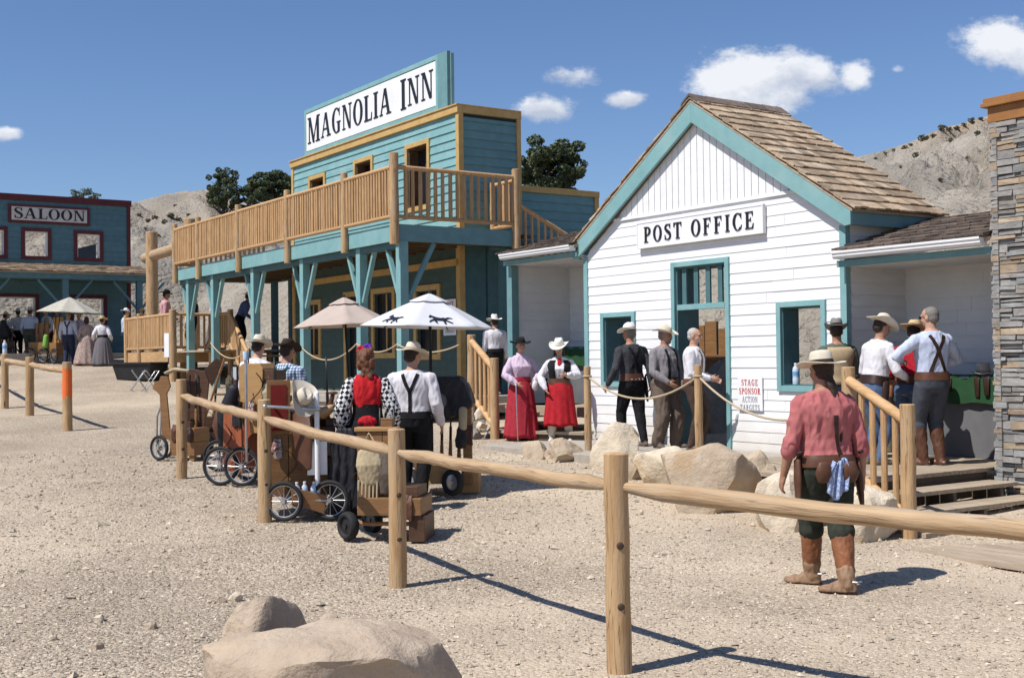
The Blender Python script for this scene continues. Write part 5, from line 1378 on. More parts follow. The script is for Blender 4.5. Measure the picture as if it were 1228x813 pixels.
def people():
    # man in the rose shirt, walking away
    p = Person('man in rose shirt, tan flat hat and russet knee boots walking away', ground_at(989, 9.2), 9, 1.755, 'm', 1.11, .0085, lean=4, hyaw=12, hpitch=-4, skin=SKIN2,
               aR=(.055, .01, -.305), aL=(.07, .05, -.295), eR=(.45, -1, 0), eL=(.5, -1, 0), fR=(.026, -.13, 0.0), fL=(.026, .115, 0.0), yR=-62, yL=58, seed=3, belly=.012, sh=.106)
    p.shirt(C_ROSE, .022, 1.30, .024, fold=.014, aoff=.011); p.pants(C_OLIVE, .020, .43, .036, fold=.008, waist=.05); p.shoes(LEATHER_T, .38, off=.013, smat=LEATHER_D, vamp=LEATHER_Y)
    p.hair(HAIR_B, 'pony'); p.hat(F_CREAM, F_BROWN, brim=.19, crown=.105, curl=.018, droop=.012, flat=True, taper=.90, tilt=2, seat=.026)
    p.belt(LEATHER, .028, .026, .034); p.strap(LEATHER_D, [[(.028, .04, -1), (.016, .14, -1), (.012, .22, -1)]], .03)
    for sg in (1, -1): p.holster(sg, LEATHER, .012, ln=.33, y=-.01)
    m = MB(); nu, nv = 22, 16; b0 = p.tp(.016, -.098, .032); vs = []
    for j in range(nv + 1):
        v = j / nv
        for i in range(nu + 1):
            u = i / nu - .5; wd = .10 + .11 * v ** .7
            vs.append(b0 + Vector((u * wd * (1 + .15 * math.sin(v * 5)) - .02 * v, -.022 - .020 * math.sin(u * 17 + 1.2 * v + .6) * (.35 + .65 * v) - .012 * math.cos(u * 31 + v * 2), -.30 * v * (1 - .35 * abs(u + .12) * 1.6) + .02 * math.sin(v * 9 + u * 6) * (1 - v))))
    m.add(vs, [(j * (nu + 1) + i, j * (nu + 1) + i + 1, (j + 1) * (nu + 1) + i + 1, (j + 1) * (nu + 1) + i) for j in range(nv) for i in range(nu)])
    o = m.build('bandana', C_BANDANA, p.t, smooth=True, fix=False); q = o.modifiers.new('s', 'SOLIDIFY'); q.thickness = .003
    for sg in (1, -1):
        m = MB(); rx, ry, yo = p.secat(.0); q = p.tp(sg * (rx * .55), -ry - .03, .015); m.tube([q, q + Vector((sg * .01, -.01, -.07)), q + Vector((sg * .012, 0, -.12))], [.05, .066, .045], 12, ell=.45); m.build('hip_pouch', LEATHER, p.t, smooth=True)
    # man in charcoal shirt stepping along the boardwalk
    p = Person('man in charcoal shirt and white hat stepping along the boardwalk', ground_at(757, 18.0, .465), 24, 1.77, 'm', 1.02, lean=2, hyaw=28, hpitch=-4, skin=SKIN2,
               aR=(.05, -.05, -.30), aL=(.09, .05, -.27), fR=(.045, -.12, .0), fL=(.05, .09, 0), yR=0, yL=10, seed=5)
    p.shirt(C_CHAR, fold=.009); p.pants(C_BLACK, .015, .06, fold=.008); p.shoes(SHOE); p.hair(HAIR_G); p.hat(F_WHITE, F_GREY, brim=.18, curl=.03, droop=.02, crown=.11)
    p.strap(C_BLACK, XB + FR, .04); p.belt(LEATHER, .05, .03, .022); p.holster(1, LEATHER_D)
    m = MB()
    for x in (-.04, -.005, .03, .062): m.ell(p.tp(x, -.085, .03), (.014, .008, .014))
    m.build('belt_conchos', STEEL, p.t, smooth=True)
    p = Person('stout man in grey shirt and wide tan hat near the door', ground_at(797, 17.55, .465), -140, 1.72, 'm', 1.20, belly=.03, hyaw=20, hpitch=-6, skin=SKIN2,
               aR=(-.02, .13, -.24), aL=(-.03, .12, -.25), eR=(.8, -.8, 0), eL=(.8, -.8, 0), fR=(.07, -.03, 0), fL=(.07, .04, 0), yR=18, yL=18, seed=7)
    p.shirt(C_GREY, fold=.008); p.pants(C_TAUPE, .03, .06, .015, fold=.01); p.shoes(SHOE); p.hair(HAIR_G); p.beard(HAIR_G); p.hat(F_CREAM, F_TAN, brim=.185, curl=.035, crown=.11); p.strap(C_BLACK, XB + FR, .038); p.belt(LEATHER_D, .045)
    p = Person('bareheaded old man in white shirt and suspenders beside the rope post', ground_at(832, 17.0, .465), -112, 1.70, 'm', 1.06, hyaw=-8, hpitch=-4,
               aR=(-.01, .155, -.20), aL=(-.03, .15, -.21), eR=(.5, -1, -.6), eL=(.5, -1, -.6), fR=(.05, -.02, 0), fL=(.055, .03, 0), seed=9)
    p.shirt(C_WHITE, fold=.008); p.pants(C_BROWN, .016, .06); p.shoes(SHOE); p.hair(HAIR_W); p.glasses(BLACKM); p.strap(C_TAUPE, XB + FR, .036); p.belt(LEATHER, .045); p.holster(-1, LEATHER)
    # the two ladies
    p = Person('woman in lavender blouse, black hat and long red skirt with cane', ground_at(624, 19.9), -158, 1.66, 'f', 1.10, hyaw=-4, hpitch=2,
               aR=(.0, .13, -.22), aL=(.0, .13, -.20), eR=(1, -.4, -.2), eL=(1, -.4, -.2), seed=11)
    p.shirt(C_LAV, puff=.016, fold=.009, collar=C_LAV); p.skirt(C_CRIM, .03, .29, 13, seed=1); p.shoes(LEATHER_D); p.hair(HAIR_B); p.hat(F_BLACK, F_BLACK, brim=.195, curl=.03, crown=.10); p.belt(C_CRIM, .08, .02)
    w = p.A[1][2] + Vector((.03, .06, -.05)); m = MB(); m.tube([w + Vector((0, -.05, .02)), w + Vector((0, .0, .035)), w], [.012, .012, .012], 8); m.tube([w, Vector((w.x, w.y + .05, .02))], [.011, .009], 8); m.build('cane', STEEL, None, smooth=True)
    o = COL.objects[-1]; o.matrix_world = Matrix.Translation(p.t.location) @ Matrix.Rotation(R(-158), 4, 'Z'); tagp(o, 'slim metal walking cane held by the woman in the lavender blouse', 'cane')
    q = p.A[-1][2] + Vector((.02, .07, -.07)); m = MB(); m.ell(q, (.06, .04, .085)); m.tube([q + Vector((0, 0, .07)), q + Vector((0, -.02, .14))], [.02, .008], 8); m.build('drawstring_pouch', C_WHITE, p.t, smooth=True)
    p = Person('woman in black vest, white hat and red skirt with cream boots', ground_at(671, 19.6), 176, 1.62, 'f', 1.18, hyaw=-14, hpitch=-14,
               aR=(.04, .10, -.25), aL=(-.02, .18, -.12), eR=(1, -.3, -.3), eL=(1, -.3, -.6), seed=13, fR=(.085, 0, 0), fL=(.085, .02, 0))
    p.shirt(C_WHITE, puff=.014, fold=.009); p.vest(C_BLACK, .05, .285, 22); p.skirt(C_RED, .25, .28, 11, seed=3); p.shoes(BOOT_W, .30); p.hair(HAIR_B, 'long'); p.hat(F_WHITE, F_CREAM, brim=.19, curl=.05, crown=.12); p.belt(LEATHER, .075, .032, .024); p.holster(1, LEATHER_D, .04)
    m = MB(); m.tube([p.tp(0, .06, .30), p.tp(.0, .085, .26), p.tp(.004, .092, .19), p.tp(.0, .085, .13)], [.035, .03, .026, .02], 10, ell=.4); m.build('neckerchief', C_RED, p.t, smooth=True)
    # group on the right porch
    p = Person('man in tan vest and grey hat behind the porch handrail', ground_at(1004, 14.7, .495), 8, 1.66, 'm', 1.02, hyaw=-20, hpitch=-8, skin=SKIN2, aR=(.02, .14, -.20), aL=(.04, .06, -.29), seed=15)
    p.shirt(C_GREENG, fold=.009); p.vest(C_TANV); p.pants(C_NAVY); p.shoes(SHOE); p.hair(HAIR_B); p.hat(F_GREY, F_BLACK, brim=.17, curl=.045, crown=.11)
    p = Person('man in white shirt and cream cowboy hat looking down at the porch', ground_at(1047, 14.05, .495), -68, 1.70, 'm', 1.0, lean=10, hpitch=-22, hyaw=-8, skin=SKIN2, aR=(.0, .17, -.17), aL=(-.01, .16, -.19), eR=(.8, -.5, -1), eL=(.8, -.5, -1), seed=17)
    p.shirt(C_WHITE, fold=.009); p.pants(C_DENIM); p.shoes(SHOE); p.hair(HAIR_B); p.hat(F_CREAM, F_TAN, brim=.19, curl=.06, crown=.115); p.belt(LEATHER_D, .05, .03); p.holster(1, LEATHER_D); p.holster(-1, LEATHER_D)
    p = Person('person in crimson shirt and straw hat half hidden at the counter', ground_at(1090, 14.45, .495), -38, 1.66, 'm', 1.0, lean=16, hpitch=-16, aR=(.02, .16, -.20), aL=(.05, .12, -.24), seed=19)
    p.shirt(CL_('crimson shirt cloth', (.40, .02, .03)), fold=.009); p.pants(C_DENIM); p.shoes(SHOE); p.hair(HAIR_B); p.hat(STRAW, F_BROWN, brim=.18, curl=.03, crown=.10); p.belt(LEATHER, .04, .03); p.holster(-1, LEATHER_T)
    p = Person('bareheaded man in pale blue shirt, suspenders and tall brown boots', ground_at(1117, 13.85, .495), 14, 1.80, 'm', 1.04, hyaw=30, hpitch=-6, skin=SKIN, aR=(-.01, .13, -.16), aL=(.02, .15, -.13), eR=(1, -.2, -.5), eL=(1, -.2, -.4), fR=(.05, 0, 0), fL=(.05, .03, 0), yR=-5, yL=42, seed=21)
    p.shirt(C_BLUE, fold=.009); p.pants(C_SLATE, .02, .44, .012, fold=.004); p.shoes(LEATHER, .38); p.hair(HAIR_G); p.strap(LEATHER_D, XB + FR, .04); p.belt(LEATHER, .045, .026)
    m = MB()
    for x in (.0168, -.0168): m.ell(p.hp(x, .0535, .002), (.017 * 1.8, .004 * 1.8, .011 * 1.8), p.MH, 10, 6)
    m.tube([p.hp(.03, .05, .004), p.hp(.045, .01, .002)], [.004, .004], 6); m.tube([p.hp(-.03, .05, .004), p.hp(-.045, .01, .002)], [.004, .004], 6); m.build('sunglasses', BLACKM, p.t, smooth=True)
    # at the gun carts
    p = Person('woman in red and black bodice with checked sleeves among the carts', ground_at(440, 12.75), 6, 1.77, 'f', 1.02, hyaw=-18, hpitch=-6, aR=(.05, .06, -.275), aL=(.055, .04, -.28), eR=(.5, -1, 0), eL=(.5, -1, 0), seed=23)
    p.shirt(CL_('red satin bodice', (.5, .02, .025)), .07, 1.9, puff=.034, fold=.011, smat=C_CHECK); p.skirt(C_BLACK, .03, .28, 12, seed=5, top=.09); p.shoes(LEATHER_D); p.hair(HAIR_R, 'curly'); p.belt(C_BLACK, .085, .035, .018)
    m = MB(); m.loft([p.ring(.08, .016, 28), p.ring(.11, .017, 28), p.ring(.135, .015, 28)], 28); m.build('corset', C_BLACK, p.t, auto=50)
    m = MB(); q = p.tp(0, -.078, .035); m.ell(q, (.10, .045, .06)); m.ell(q + Vector((.07, -.02, -.09)), (.045, .03, .045)); voxel(m, 'bustle_bow', CL_('red bow cloth', (.45, .02, .03)), p.t, .012, 2, .012, 25, 3)
    for mt, c in ((CL_('red silk flower', (.5, .015, .03), None, 30), (-.03, -.022, .045)), (CL_('violet silk flower', (.12, .03, .35), None, 30), (.012, -.026, .055))):
        m = MB()
        for k in range(9): a = k * 2.4; m.ell(p.hp(c[0] + .018 * math.cos(a) * (k > 0), c[1] - .004 * (k % 3), c[2] + .018 * math.sin(a) * (k > 0)), (.022, .014, .022))
        m.build('hair_flower', mt, p.t, smooth=True)
    p = Person('man in white shirt, dark suspenders and cream hat beside the horse umbrella', ground_at(494, 13.45), -6, 1.73, 'm', 1.12, hyaw=-35, hpitch=-10, aR=(.06, .05, -.28), aL=(.02, .14, -.22), seed=25)
    p.shirt(C_WHITE, fold=.010, off=.018); p.pants(C_BLACK, .018, .06); p.shoes(SHOE); p.hair(HAIR_B); p.hat(F_CREAM, F_TAN, brim=.185, curl=.02, droop=.03, crown=.11); p.strap(C_BLACK, YB + FR, .038); p.belt(C_BLACK, .045)
    p = Person('person in white shirt bending under a cream hat among the carts', ground_at(302, 15.9), -30, 1.76, 'm', 1.0, lean=10, hpitch=-22, hyaw=10, aR=(.02, .18, -.22), aL=(.02, .16, -.24), seed=27, vox=.012)
    p.shirt(C_WHITE, fold=.010); p.vest(C_BLACK, .04, .26); p.pants(C_BLACK); p.shoes(SHOE); p.hair(HAIR_B); p.hat(F_CREAM, F_BROWN, brim=.19, curl=.05, crown=.12, tilt=-8)
    p = Person('man in pale check shirt and dark brown hat behind the saddle cart', ground_at(341, 15.1), -20, 1.72, 'm', 1.04, lean=5, hpitch=-10, hyaw=-14, skin=SKIN2, aR=(.03, .17, -.22), aL=(.05, .15, -.24), seed=29, vox=.012)
    p.shirt(C_PLAID, fold=.010); p.pants(C_NAVY); p.shoes(SHOE); p.hair(HAIR_B); p.hat(F_BROWN, F_BLACK, brim=.18, curl=.05, crown=.11); p.strap(CL_('teal suspenders', (.03, .09, .09)), XB, .036)
    # inn porch and platform
    p = Person('person in white shirt and white hat in the shade of the inn passage', loc_(INN, .15, 2.1, 1.06), 20, 1.55, 'm', 1.1, seed=31, vox=.014, hyaw=10)
    p.shirt(C_WHITE); p.pants(C_BLACK); p.shoes(SHOE); p.hair(HAIR_B); p.hat(F_WHITE, None, brim=.17, curl=.03, crown=.11); p.belt(C_BLACK)
    p = Person('person in pink printed shirt and black hat on the railed platform', loc_(INN, -15.5, .55, 2.12), -70, 1.82, 'm', 1.08, lean=4, hpitch=-8, aR=(.02, .14, -.22), aL=(.02, .10, -.27), seed=33, vox=.014, skin=SKIN2)
    p.shirt(CL_('pink printed cotton', (.55, .36, .36), (.45, .20, .2), 22), fold=.01); p.pants(C_NAVY); p.shoes(SHOE); p.hair(HAIR_B); p.hat(F_BLACK, None, brim=.20, curl=.03, crown=.12); p.belt(C_BLACK)
    p = Person('person in white shirt and dark vest at the platform corner post', loc_(INN, -13.5, .7, 2.12), 70, 1.66, 'm', 1.0, aR=(.03, .12, -.24), seed=35, vox=.015)
    p.shirt(C_WHITE); p.vest(C_BLACK); p.pants(C_BLACK); p.shoes(SHOE); p.hair(HAIR_B); p.hat(F_CREAM, None, brim=.17, curl=.03, crown=.10)
    p = Person('person in blue work shirt and cream hat bending at the platform stairs', loc_(INN, -12.42, 1.7, 2.12), -60, 1.68, 'm', 1.02, lean=24, hpitch=-10, aR=(.03, .17, -.2), seed=37, vox=.015)
    p.shirt(C_VBLUE); p.pants(C_BLACK); p.shoes(SHOE); p.hair(HAIR_B); p.hat(F_CREAM, None, brim=.18, curl=.04, crown=.11)
    p = Person('dark haired person in lilac top standing at the back of the platform', loc_(INN, -13.8, 1.5, 2.12), 150, 1.62, 'f', 1.0, seed=39, vox=.016)
    p.shirt(C_LAV); p.skirt(C_GSK, .05, .3); p.shoes(SHOE); p.hair(HAIR_B)
    p = Person('man in grey blue shirt and white hat beside the platform end', ground_at(151, 41), -75, 1.77, 'm', 1.04, hpitch=-8, aR=(.03, .10, -.26), aL=(.03, .12, -.25), seed=41, vox=.015)
    p.shirt(C_BLUE); p.pants(C_NAVY); p.shoes(SHOE); p.hair(HAIR_B); p.hat(F_WHITE, None, brim=.18, curl=.03, crown=.11)
    p = Person('person in straw hat and brown shirt behind the platform end', ground_at(171, 43), 120, 1.66, 'm', 1.0, seed=43, vox=.016)
    p.shirt(C_BROWN); p.pants(C_NAVY); p.shoes(SHOE); p.hair(HAIR_B); p.hat(STRAW, None, brim=.18, curl=.03, crown=.11)
    # in front of the saloon
    p = Person('man in white shirt and grey green trousers near the saloon carts', ground_at(36, 42), 10, 1.78, 'm', 1.08, lean=3, hyaw=-20, aR=(.08, .08, -.25), aL=(.04, .10, -.26), fR=(.07, 0, 0), fL=(.06, .05, 0), seed=45, vox=.014)
    p.shirt(C_BLUE); p.pants(C_GREENG, .022); p.shoes(SHOE); p.hair(HAIR_B); p.hat(F_CREAM, None, brim=.18, curl=.03, crown=.12); p.belt(LEATHER, .05, .03)
    p = Person('man in white shirt and cream hat leftmost of the saloon group', ground_at(22, 43), 40, 1.70, 'm', 1.06, seed=47, vox=.015, aL=(.06, .12, -.24))
    p.shirt(C_WHITE); p.pants(C_BLACK); p.shoes(SHOE); p.hair(HAIR_B); p.hat(F_CREAM, None, brim=.18, curl=.03, crown=.11)
    p = Person('man in pale blue shirt and dark trousers under the saloon umbrella', ground_at(82, 40.3), 4, 1.74, 'm', 1.05, seed=49, vox=.014, aR=(.05, .08, -.28), aL=(.05, .06, -.29))
    p.shirt(C_BLUE); p.pants(C_NAVY, .02); p.shoes(SHOE); p.hair(HAIR_G); p.strap(C_NAVY, YB, .045)
    p = Person('woman in long faded floral dress under the saloon umbrella', ground_at(104, 40), 20, 1.62, 'f', 1.06, seed=51, vox=.014, aR=(.04, .10, -.25), aL=(.04, .12, -.24))
    p.shirt(C_FLORAL, puff=.02); p.skirt(C_FLORAL, .02, .40, 14, seed=6); p.shoes(SHOE); p.hair(HAIR_B, 'long')
    for lab, px, Y, rz, sx, top, bot, ht, sd in (('woman in white blouse and cream skirt at the far left edge by the saloon', 7, 42.5, -40, 'f', C_WHITE, CL_('cream skirt cloth', (.5, .46, .38)), F_CREAM, 61),
                                             ('man in tan vest and white sleeves between the saloon carts', 56, 42.6, 150, 'm', C_WHITE, C_BROWN, F_TAN, 63),
                                             ('woman in pale pink blouse and white skirt behind the saloon umbrella', 95, 42.4, 170, 'f', CL_('pale pink blouse', (.62, .46, .46)), CL_('white skirt cloth', (.62, .6, .56)), F_WHITE, 65),
                                             ('man in grey shirt and black hat behind the upright saloon cart', 68, 43, 20, 'm', C_GREY, C_NAVY, F_BLACK, 67)):
        p = Person(lab, ground_at(px, Y), rz, 1.62 if sx == 'f' else 1.74, sx, 1.05, seed=sd, vox=.016, aR=(.05, .10, -.26), aL=(.05, .08, -.27))
        p.shirt(top, puff=.012 if sx == 'f' else 0); (p.skirt(bot, .02, .32, 13, seed=sd) if sx == 'f' else p.pants(bot)); p.shoes(SHOE); p.hair(HAIR_B); p.hat(ht, None, brim=.18, curl=.03, crown=.11)
        if sd == 63: p.vest(C_TANV)
    p = Person('woman in white blouse, straw hat and long grey skirt', ground_at(123, 39.6), 8, 1.60, 'f', 1.10, seed=53, vox=.014, aR=(.07, .06, -.25), aL=(.08, .05, -.25), hyaw=-30)
    p.shirt(C_WHITE, puff=.022); p.skirt(C_GSK, .02, .36, 16, seed=8); p.shoes(SHOE); p.hair(HAIR_B); p.hat(STRAW, F_TAN, brim=.18, curl=.03, crown=.10); p.belt(C_BLACK, .08, .03)
people()
# ------------------------------------------------------------------ umbrellas
FAB_W = M('white umbrella cloth', (.74, .74, .76), (.68, .68, .70), 5, .8, .2, 60); FAB_T = M('tan umbrella cloth', (.58, .48, .41), (.53, .43, .365), 5, .8, .2, 60); FAB_C = M('cream umbrella cloth', (.58, .55, .46), (.50, .47, .39), 9, .8, .2, 60)
for m_ in (FAB_W, FAB_T, FAB_C):
    nt = m_.node_tree; p = nt.nodes['Principled BSDF']; p.inputs['Subsurface Weight'].default_value = 0
    tr = nt.nodes.new('ShaderNodeBsdfTranslucent'); mxs = nt.nodes.new('ShaderNodeMixShader'); mxs.inputs[0].default_value = .22
    src = p.inputs['Base Color'].links[0].from_socket; nt.links.new(src, tr.inputs['Color'])
    nt.links.new(p.outputs[0], mxs.inputs[1]); nt.links.new(tr.outputs[0], mxs.inputs[2]); nt.links.new(mxs.outputs[0], nt.nodes['Material Output'].inputs[0])
HORSE = [(-.50, .20), (-.46, .27), (-.42, .31), (-.395, .38), (-.365, .31), (-.27, .25), (-.14, .17), (.04, .12), (.19, .15), (.28, .12), (.40, .18), (.55, .15), (.62, .08), (.47, .10), (.36, .06), (.29, .02), (.33, -.07), (.43, -.13), (.51, -.21), (.57, -.22), (.55, -.27), (.46, -.24), (.36, -.16), (.25, -.08), (.19, -.06), (.25, -.15), (.20, -.25), (.26, -.32), (.20, -.34), (.13, -.25), (.16, -.15), (.08, -.05), (-.05, -.05), (-.15, -.04), (-.22, -.12), (-.15, -.22), (-.19, -.28), (-.29, -.13), (-.25, -.04), (-.36, -.08), (-.46, -.14), (-.51, -.22), (-.56, -.19), (-.49, -.08), (-.37, .0), (-.28, .05), (-.32, .14), (-.38, .18), (-.46, .14)]
def umbrella(label, base, apex, Rr, drop, n, mat, rot=0, tilt=(0, 0), horses=False, rpole=.017, polemat=None, vent=True, group=None):
    base = Vector(base); t = thing('umbrella', label, 'umbrella', base, 0, group)
    a = Vector(apex) - base; Tm = (Matrix.Rotation(tilt[0], 3, 'X') @ Matrix.Rotation(tilt[1], 3, 'Y'))
    m = MB(); m.tube([(0, 0, 0), a * .5, a - Vector((0, 0, .02))], rpole, 10, dome=False); m.build('pole', polemat or DARK, t, smooth=True)
    per = 8; N_ = n * per; K = 9
    def pt(u, k):
        ph = (k % per) / per; th = rot + 2 * PI * k / N_; half = PI / n
        chord = math.cos(half) / math.cos((ph - .5) * 2 * half)
        sag = 1 - 4 * (ph - .5) ** 2
        r = Rr * u * chord * (1 - .02 * sag * u)
        z = -drop * (u ** 1.12) - .035 * Rr * sag * u * (1 - .3 * u) + (.035 * Rr * sag * max(0, u - .92) / .08 * .6)
        return a + Tm @ Vector((r * math.cos(th), r * math.sin(th), z))
    def skin(u0, u1, lift, name):
        m = MB(); vs = []
        for i in range(K + 1):
            u = u0 + (u1 - u0) * i / K
            for k in range(N_): vs.append(pt(max(u, .004), k) + Tm @ Vector((0, 0, lift)))
        fs = [(i * N_ + k, i * N_ + (k + 1) % N_, (i + 1) * N_ + (k + 1) % N_, (i + 1) * N_ + k) for i in range(K) for k in range(N_)]
        m.add(vs, fs); o = m.build(name, mat, t, smooth=True); s = o.modifiers.new('s', 'SOLIDIFY'); s.thickness = .004; return o
    cn = skin(.20 if vent else .0, 1, 0, 'canopy')
    if vent: skin(0, .30, .022, 'vent_cap')
    m = MB(); m.ell(a + Tm @ Vector((0, 0, .035)), (.018, .018, .03)); m.build('finial', polemat or DARK, t, smooth=True)
    m = MB()
    for i in range(n):
        q = [pt(u, i * per) + Vector((0, 0, -.012)) for u in (.05, .5, .98)]; m.tube(q, .006, 6, dome=False)
        hub = a + Vector((0, 0, -drop * .95)); m.tube([hub, pt(.5, i * per) + Vector((0, 0, -.016))], .005, 6, dome=False)
    m.build('frame_ribs', polemat or DARK, t)
    if horses:
        for i in horses:
            k0 = i * per + per / 2
            m = MB(); sz = Rr * .30; uc = .80
            th = rot + 2 * PI * k0 / N_
            rad = Tm @ Vector((math.cos(th), math.sin(th), 0)); tan = Tm @ Vector((-math.sin(th), math.cos(th), 0))
            p0 = pt(.55, int(k0)); p1 = pt(.95, int(k0)); upv = (p0 - p1).normalized(); nn = tan.cross(upv)
            if nn.dot(rad) < 0: nn = -nn
            c = p0.lerp(p1, .62)
            sx = 1 if tan.x > 0 else -1
            m.prism([(x * sx, y) for x, y in HORSE], lambda x, y, q: c + tan * x * sz + upv * y * 1.2 * sz + nn * (.006 + .004 * q)); m.build('horse_print', INK, cn)
    return t
p = on(517, 14.05); r = ray(516, 355)
umbrella('white umbrella printed with black galloping horses over the dark draped cart', (p.x, p.y, gz(14.05) + .25), (p.x - .01, p.y, CAMZ + (433 - 354) / FPX * 14.05), .80, .37, 6, FAB_W, R(-43), (0, R(2)), horses=(4, 5), rpole=.018)
p = on(424, 16.2)
umbrella('plain tan umbrella behind the woman with checked sleeves', p, (on(413, 16.2).x, 16.2, CAMZ + (434 - 358) / FPX * 16.2), .68, .36, 8, FAB_T, R(10), (0, R(-2)), rpole=.016)
p = on(84, 40.5)
umbrella('faded cream umbrella in front of the saloon', p, (p.x, p.y, CAMZ + (438 - 356) / FPX * 40.5), 1.07, .52, 8, FAB_C, R(5), (0, R(3)), rpole=.025, vent=False)
# ------------------------------------------------------------------ gun carts
W_BIRCH = M('golden birch plywood', (.43, .255, .105), (.36, .205, .08), 3, .5, .15, 20, (1, 1, 5), isl=.06); W_OAK = M('oiled oak boards', (.27, .145, .06), (.2, .1, .04), 4, .5, .2, 20, (1, 1, 6), isl=.12)
W_WAL = M('dark walnut boards', (.10, .05, .028), (.07, .034, .018), 4, .5, .2, 20, (1, 1, 6), isl=.1); W_ORG = M('red stained pine', (.36, .105, .045), (.27, .075, .032), 4, .5, .2, 20, (6, 6, 1), isl=.08)
W_YEL = M('raw pine board', (.50, .31, .13), (.42, .25, .1), 4, .55, .2, 20, (1, 6, 6), isl=.08); VELVET = M('crimson velvet', (.20, .018, .015), (.14, .012, .01), 6, .9)
SADDLE = M('tan saddle leather', (.46, .31, .17), (.36, .23, .12), 6, .5, .3, 40, bdist=.005); CANVAS = M('canvas bag cloth', (.44, .36, .23), (.37, .30, .19), 10, .9, .4, 120, bdist=.004); BLUEP = M('sky blue plastic', (.16, .38, .62), None, 4, .4); CLEARP = M('clear water bottle', (.55, .62, .72), (.5, .57, .68), 4, .12, spec=.6)
NYLON = M('black nylon cover', (.022, .022, .026), (.015, .015, .018), 6, .55, .3, 50); NYLON_G = M('grey nylon panel', (.16, .155, .17), (.13, .125, .14), 6, .6, .3, 50)
def wheel(parent, c, r, axis_rz, spokes=10, solid=False, wdt=.022):
    """wheel turning about a horizontal axle; axis_rz is the axle's heading in the cart frame"""
    M_ = Matrix.Rotation(axis_rz, 3, 'Z') @ Matrix.Rotation(PI / 2, 3, 'Y')
    w = bpy.data.objects.new('wheel', None); COL.objects.link(w); w.parent = parent; w.location = c; w.empty_display_size = .1
    m = MB(); m.torus((0, 0, 0), r - wdt, wdt, M_, 32, 10, sz=1.1 if not solid else 1.6); m.build('tyre', RUBBER, w, smooth=True)
    m = MB()
    if solid:
        m.lathe([(.03, -.03), (r - wdt * 1.4, -.016), (r - wdt * 1.4, .016), (.03, .03)], 24, m=M_); m.lathe([(.028, -.045), (.028, .045)], 14, m=M_); m.build('rim', BLACKM if solid == 1 else STEEL, w, auto=40)
    else:
        m.torus((0, 0, 0), r - 2 * wdt, .008, M_, 32, 8)
        for i in range(spokes):
            a = 2 * PI * i / spokes; d = M_ @ Vector((math.cos(a), math.sin(a), 0)); m.tube([d * .02, d * (r - 2 * wdt)], .004, 6, dome=False)
        m.lathe([(.024, -.04), (.03, -.03), (.03, .03), (.024, .04)], 14, m=M_); m.build('rim', STEEL, w, auto=40)
    return w
def bottle(label, loc, s=1.0, cap=None, group=None):
    t = thing('water_bottle', label, 'bottle', loc, 0, group)
    m = MB(); m.lathe([(.030 * s, 0), (.033 * s, .01 * s), (.033 * s, .06 * s), (.030 * s, .07 * s), (.033 * s, .08 * s), (.033 * s, .14 * s), (.028 * s, .165 * s), (.013 * s, .185 * s), (.013 * s, .195 * s)], 16); m.build('bottle_body', CLEARP, t, auto=40)
    m = MB(); m.lathe([(.0335 * s, .085 * s), (.0335 * s, .125 * s)], 16, cap=False); m.build('bottle_label', BLUEP, t)
    m = MB(); m.lathe([(.015 * s, .193 * s), (.015 * s, .212 * s)], 12); m.build('cap', PAPER, t)
    return t
def plank(m, x0, x1, y0, y1, z0, z1, n, axis='z', gap=.004):
    for i in range(n):
        if axis == 'z': a = z0 + (z1 - z0) * i / n; m.span(x0, x1, y0, y1, a, a + (z1 - z0) / n - gap)
        else: a = x0 + (x1 - x0) * i / n; m.span(a, a + (x1 - x0) / n - gap, y0, y1, z0, z1)
def long_gun(parent, p, h=1.05, lean=(.05, .1)):
    p = Vector(p); d = Vector((lean[0], lean[1], 1)).normalized()
    m = MB(); m.tube([p, p + d * .12, p + d * .30], [.028, .022, .016], 8, ell=.55); g = m.build('gunstock', W_OAK, parent, smooth=True)
    m = MB(); m.tube([p + d * .28, p + d * .42], [.017, .016], 8); m.tube([p + d * .4, p + d * h], .010, 8, dome=False); m.build('barrel', BLACKM, g, smooth=True)
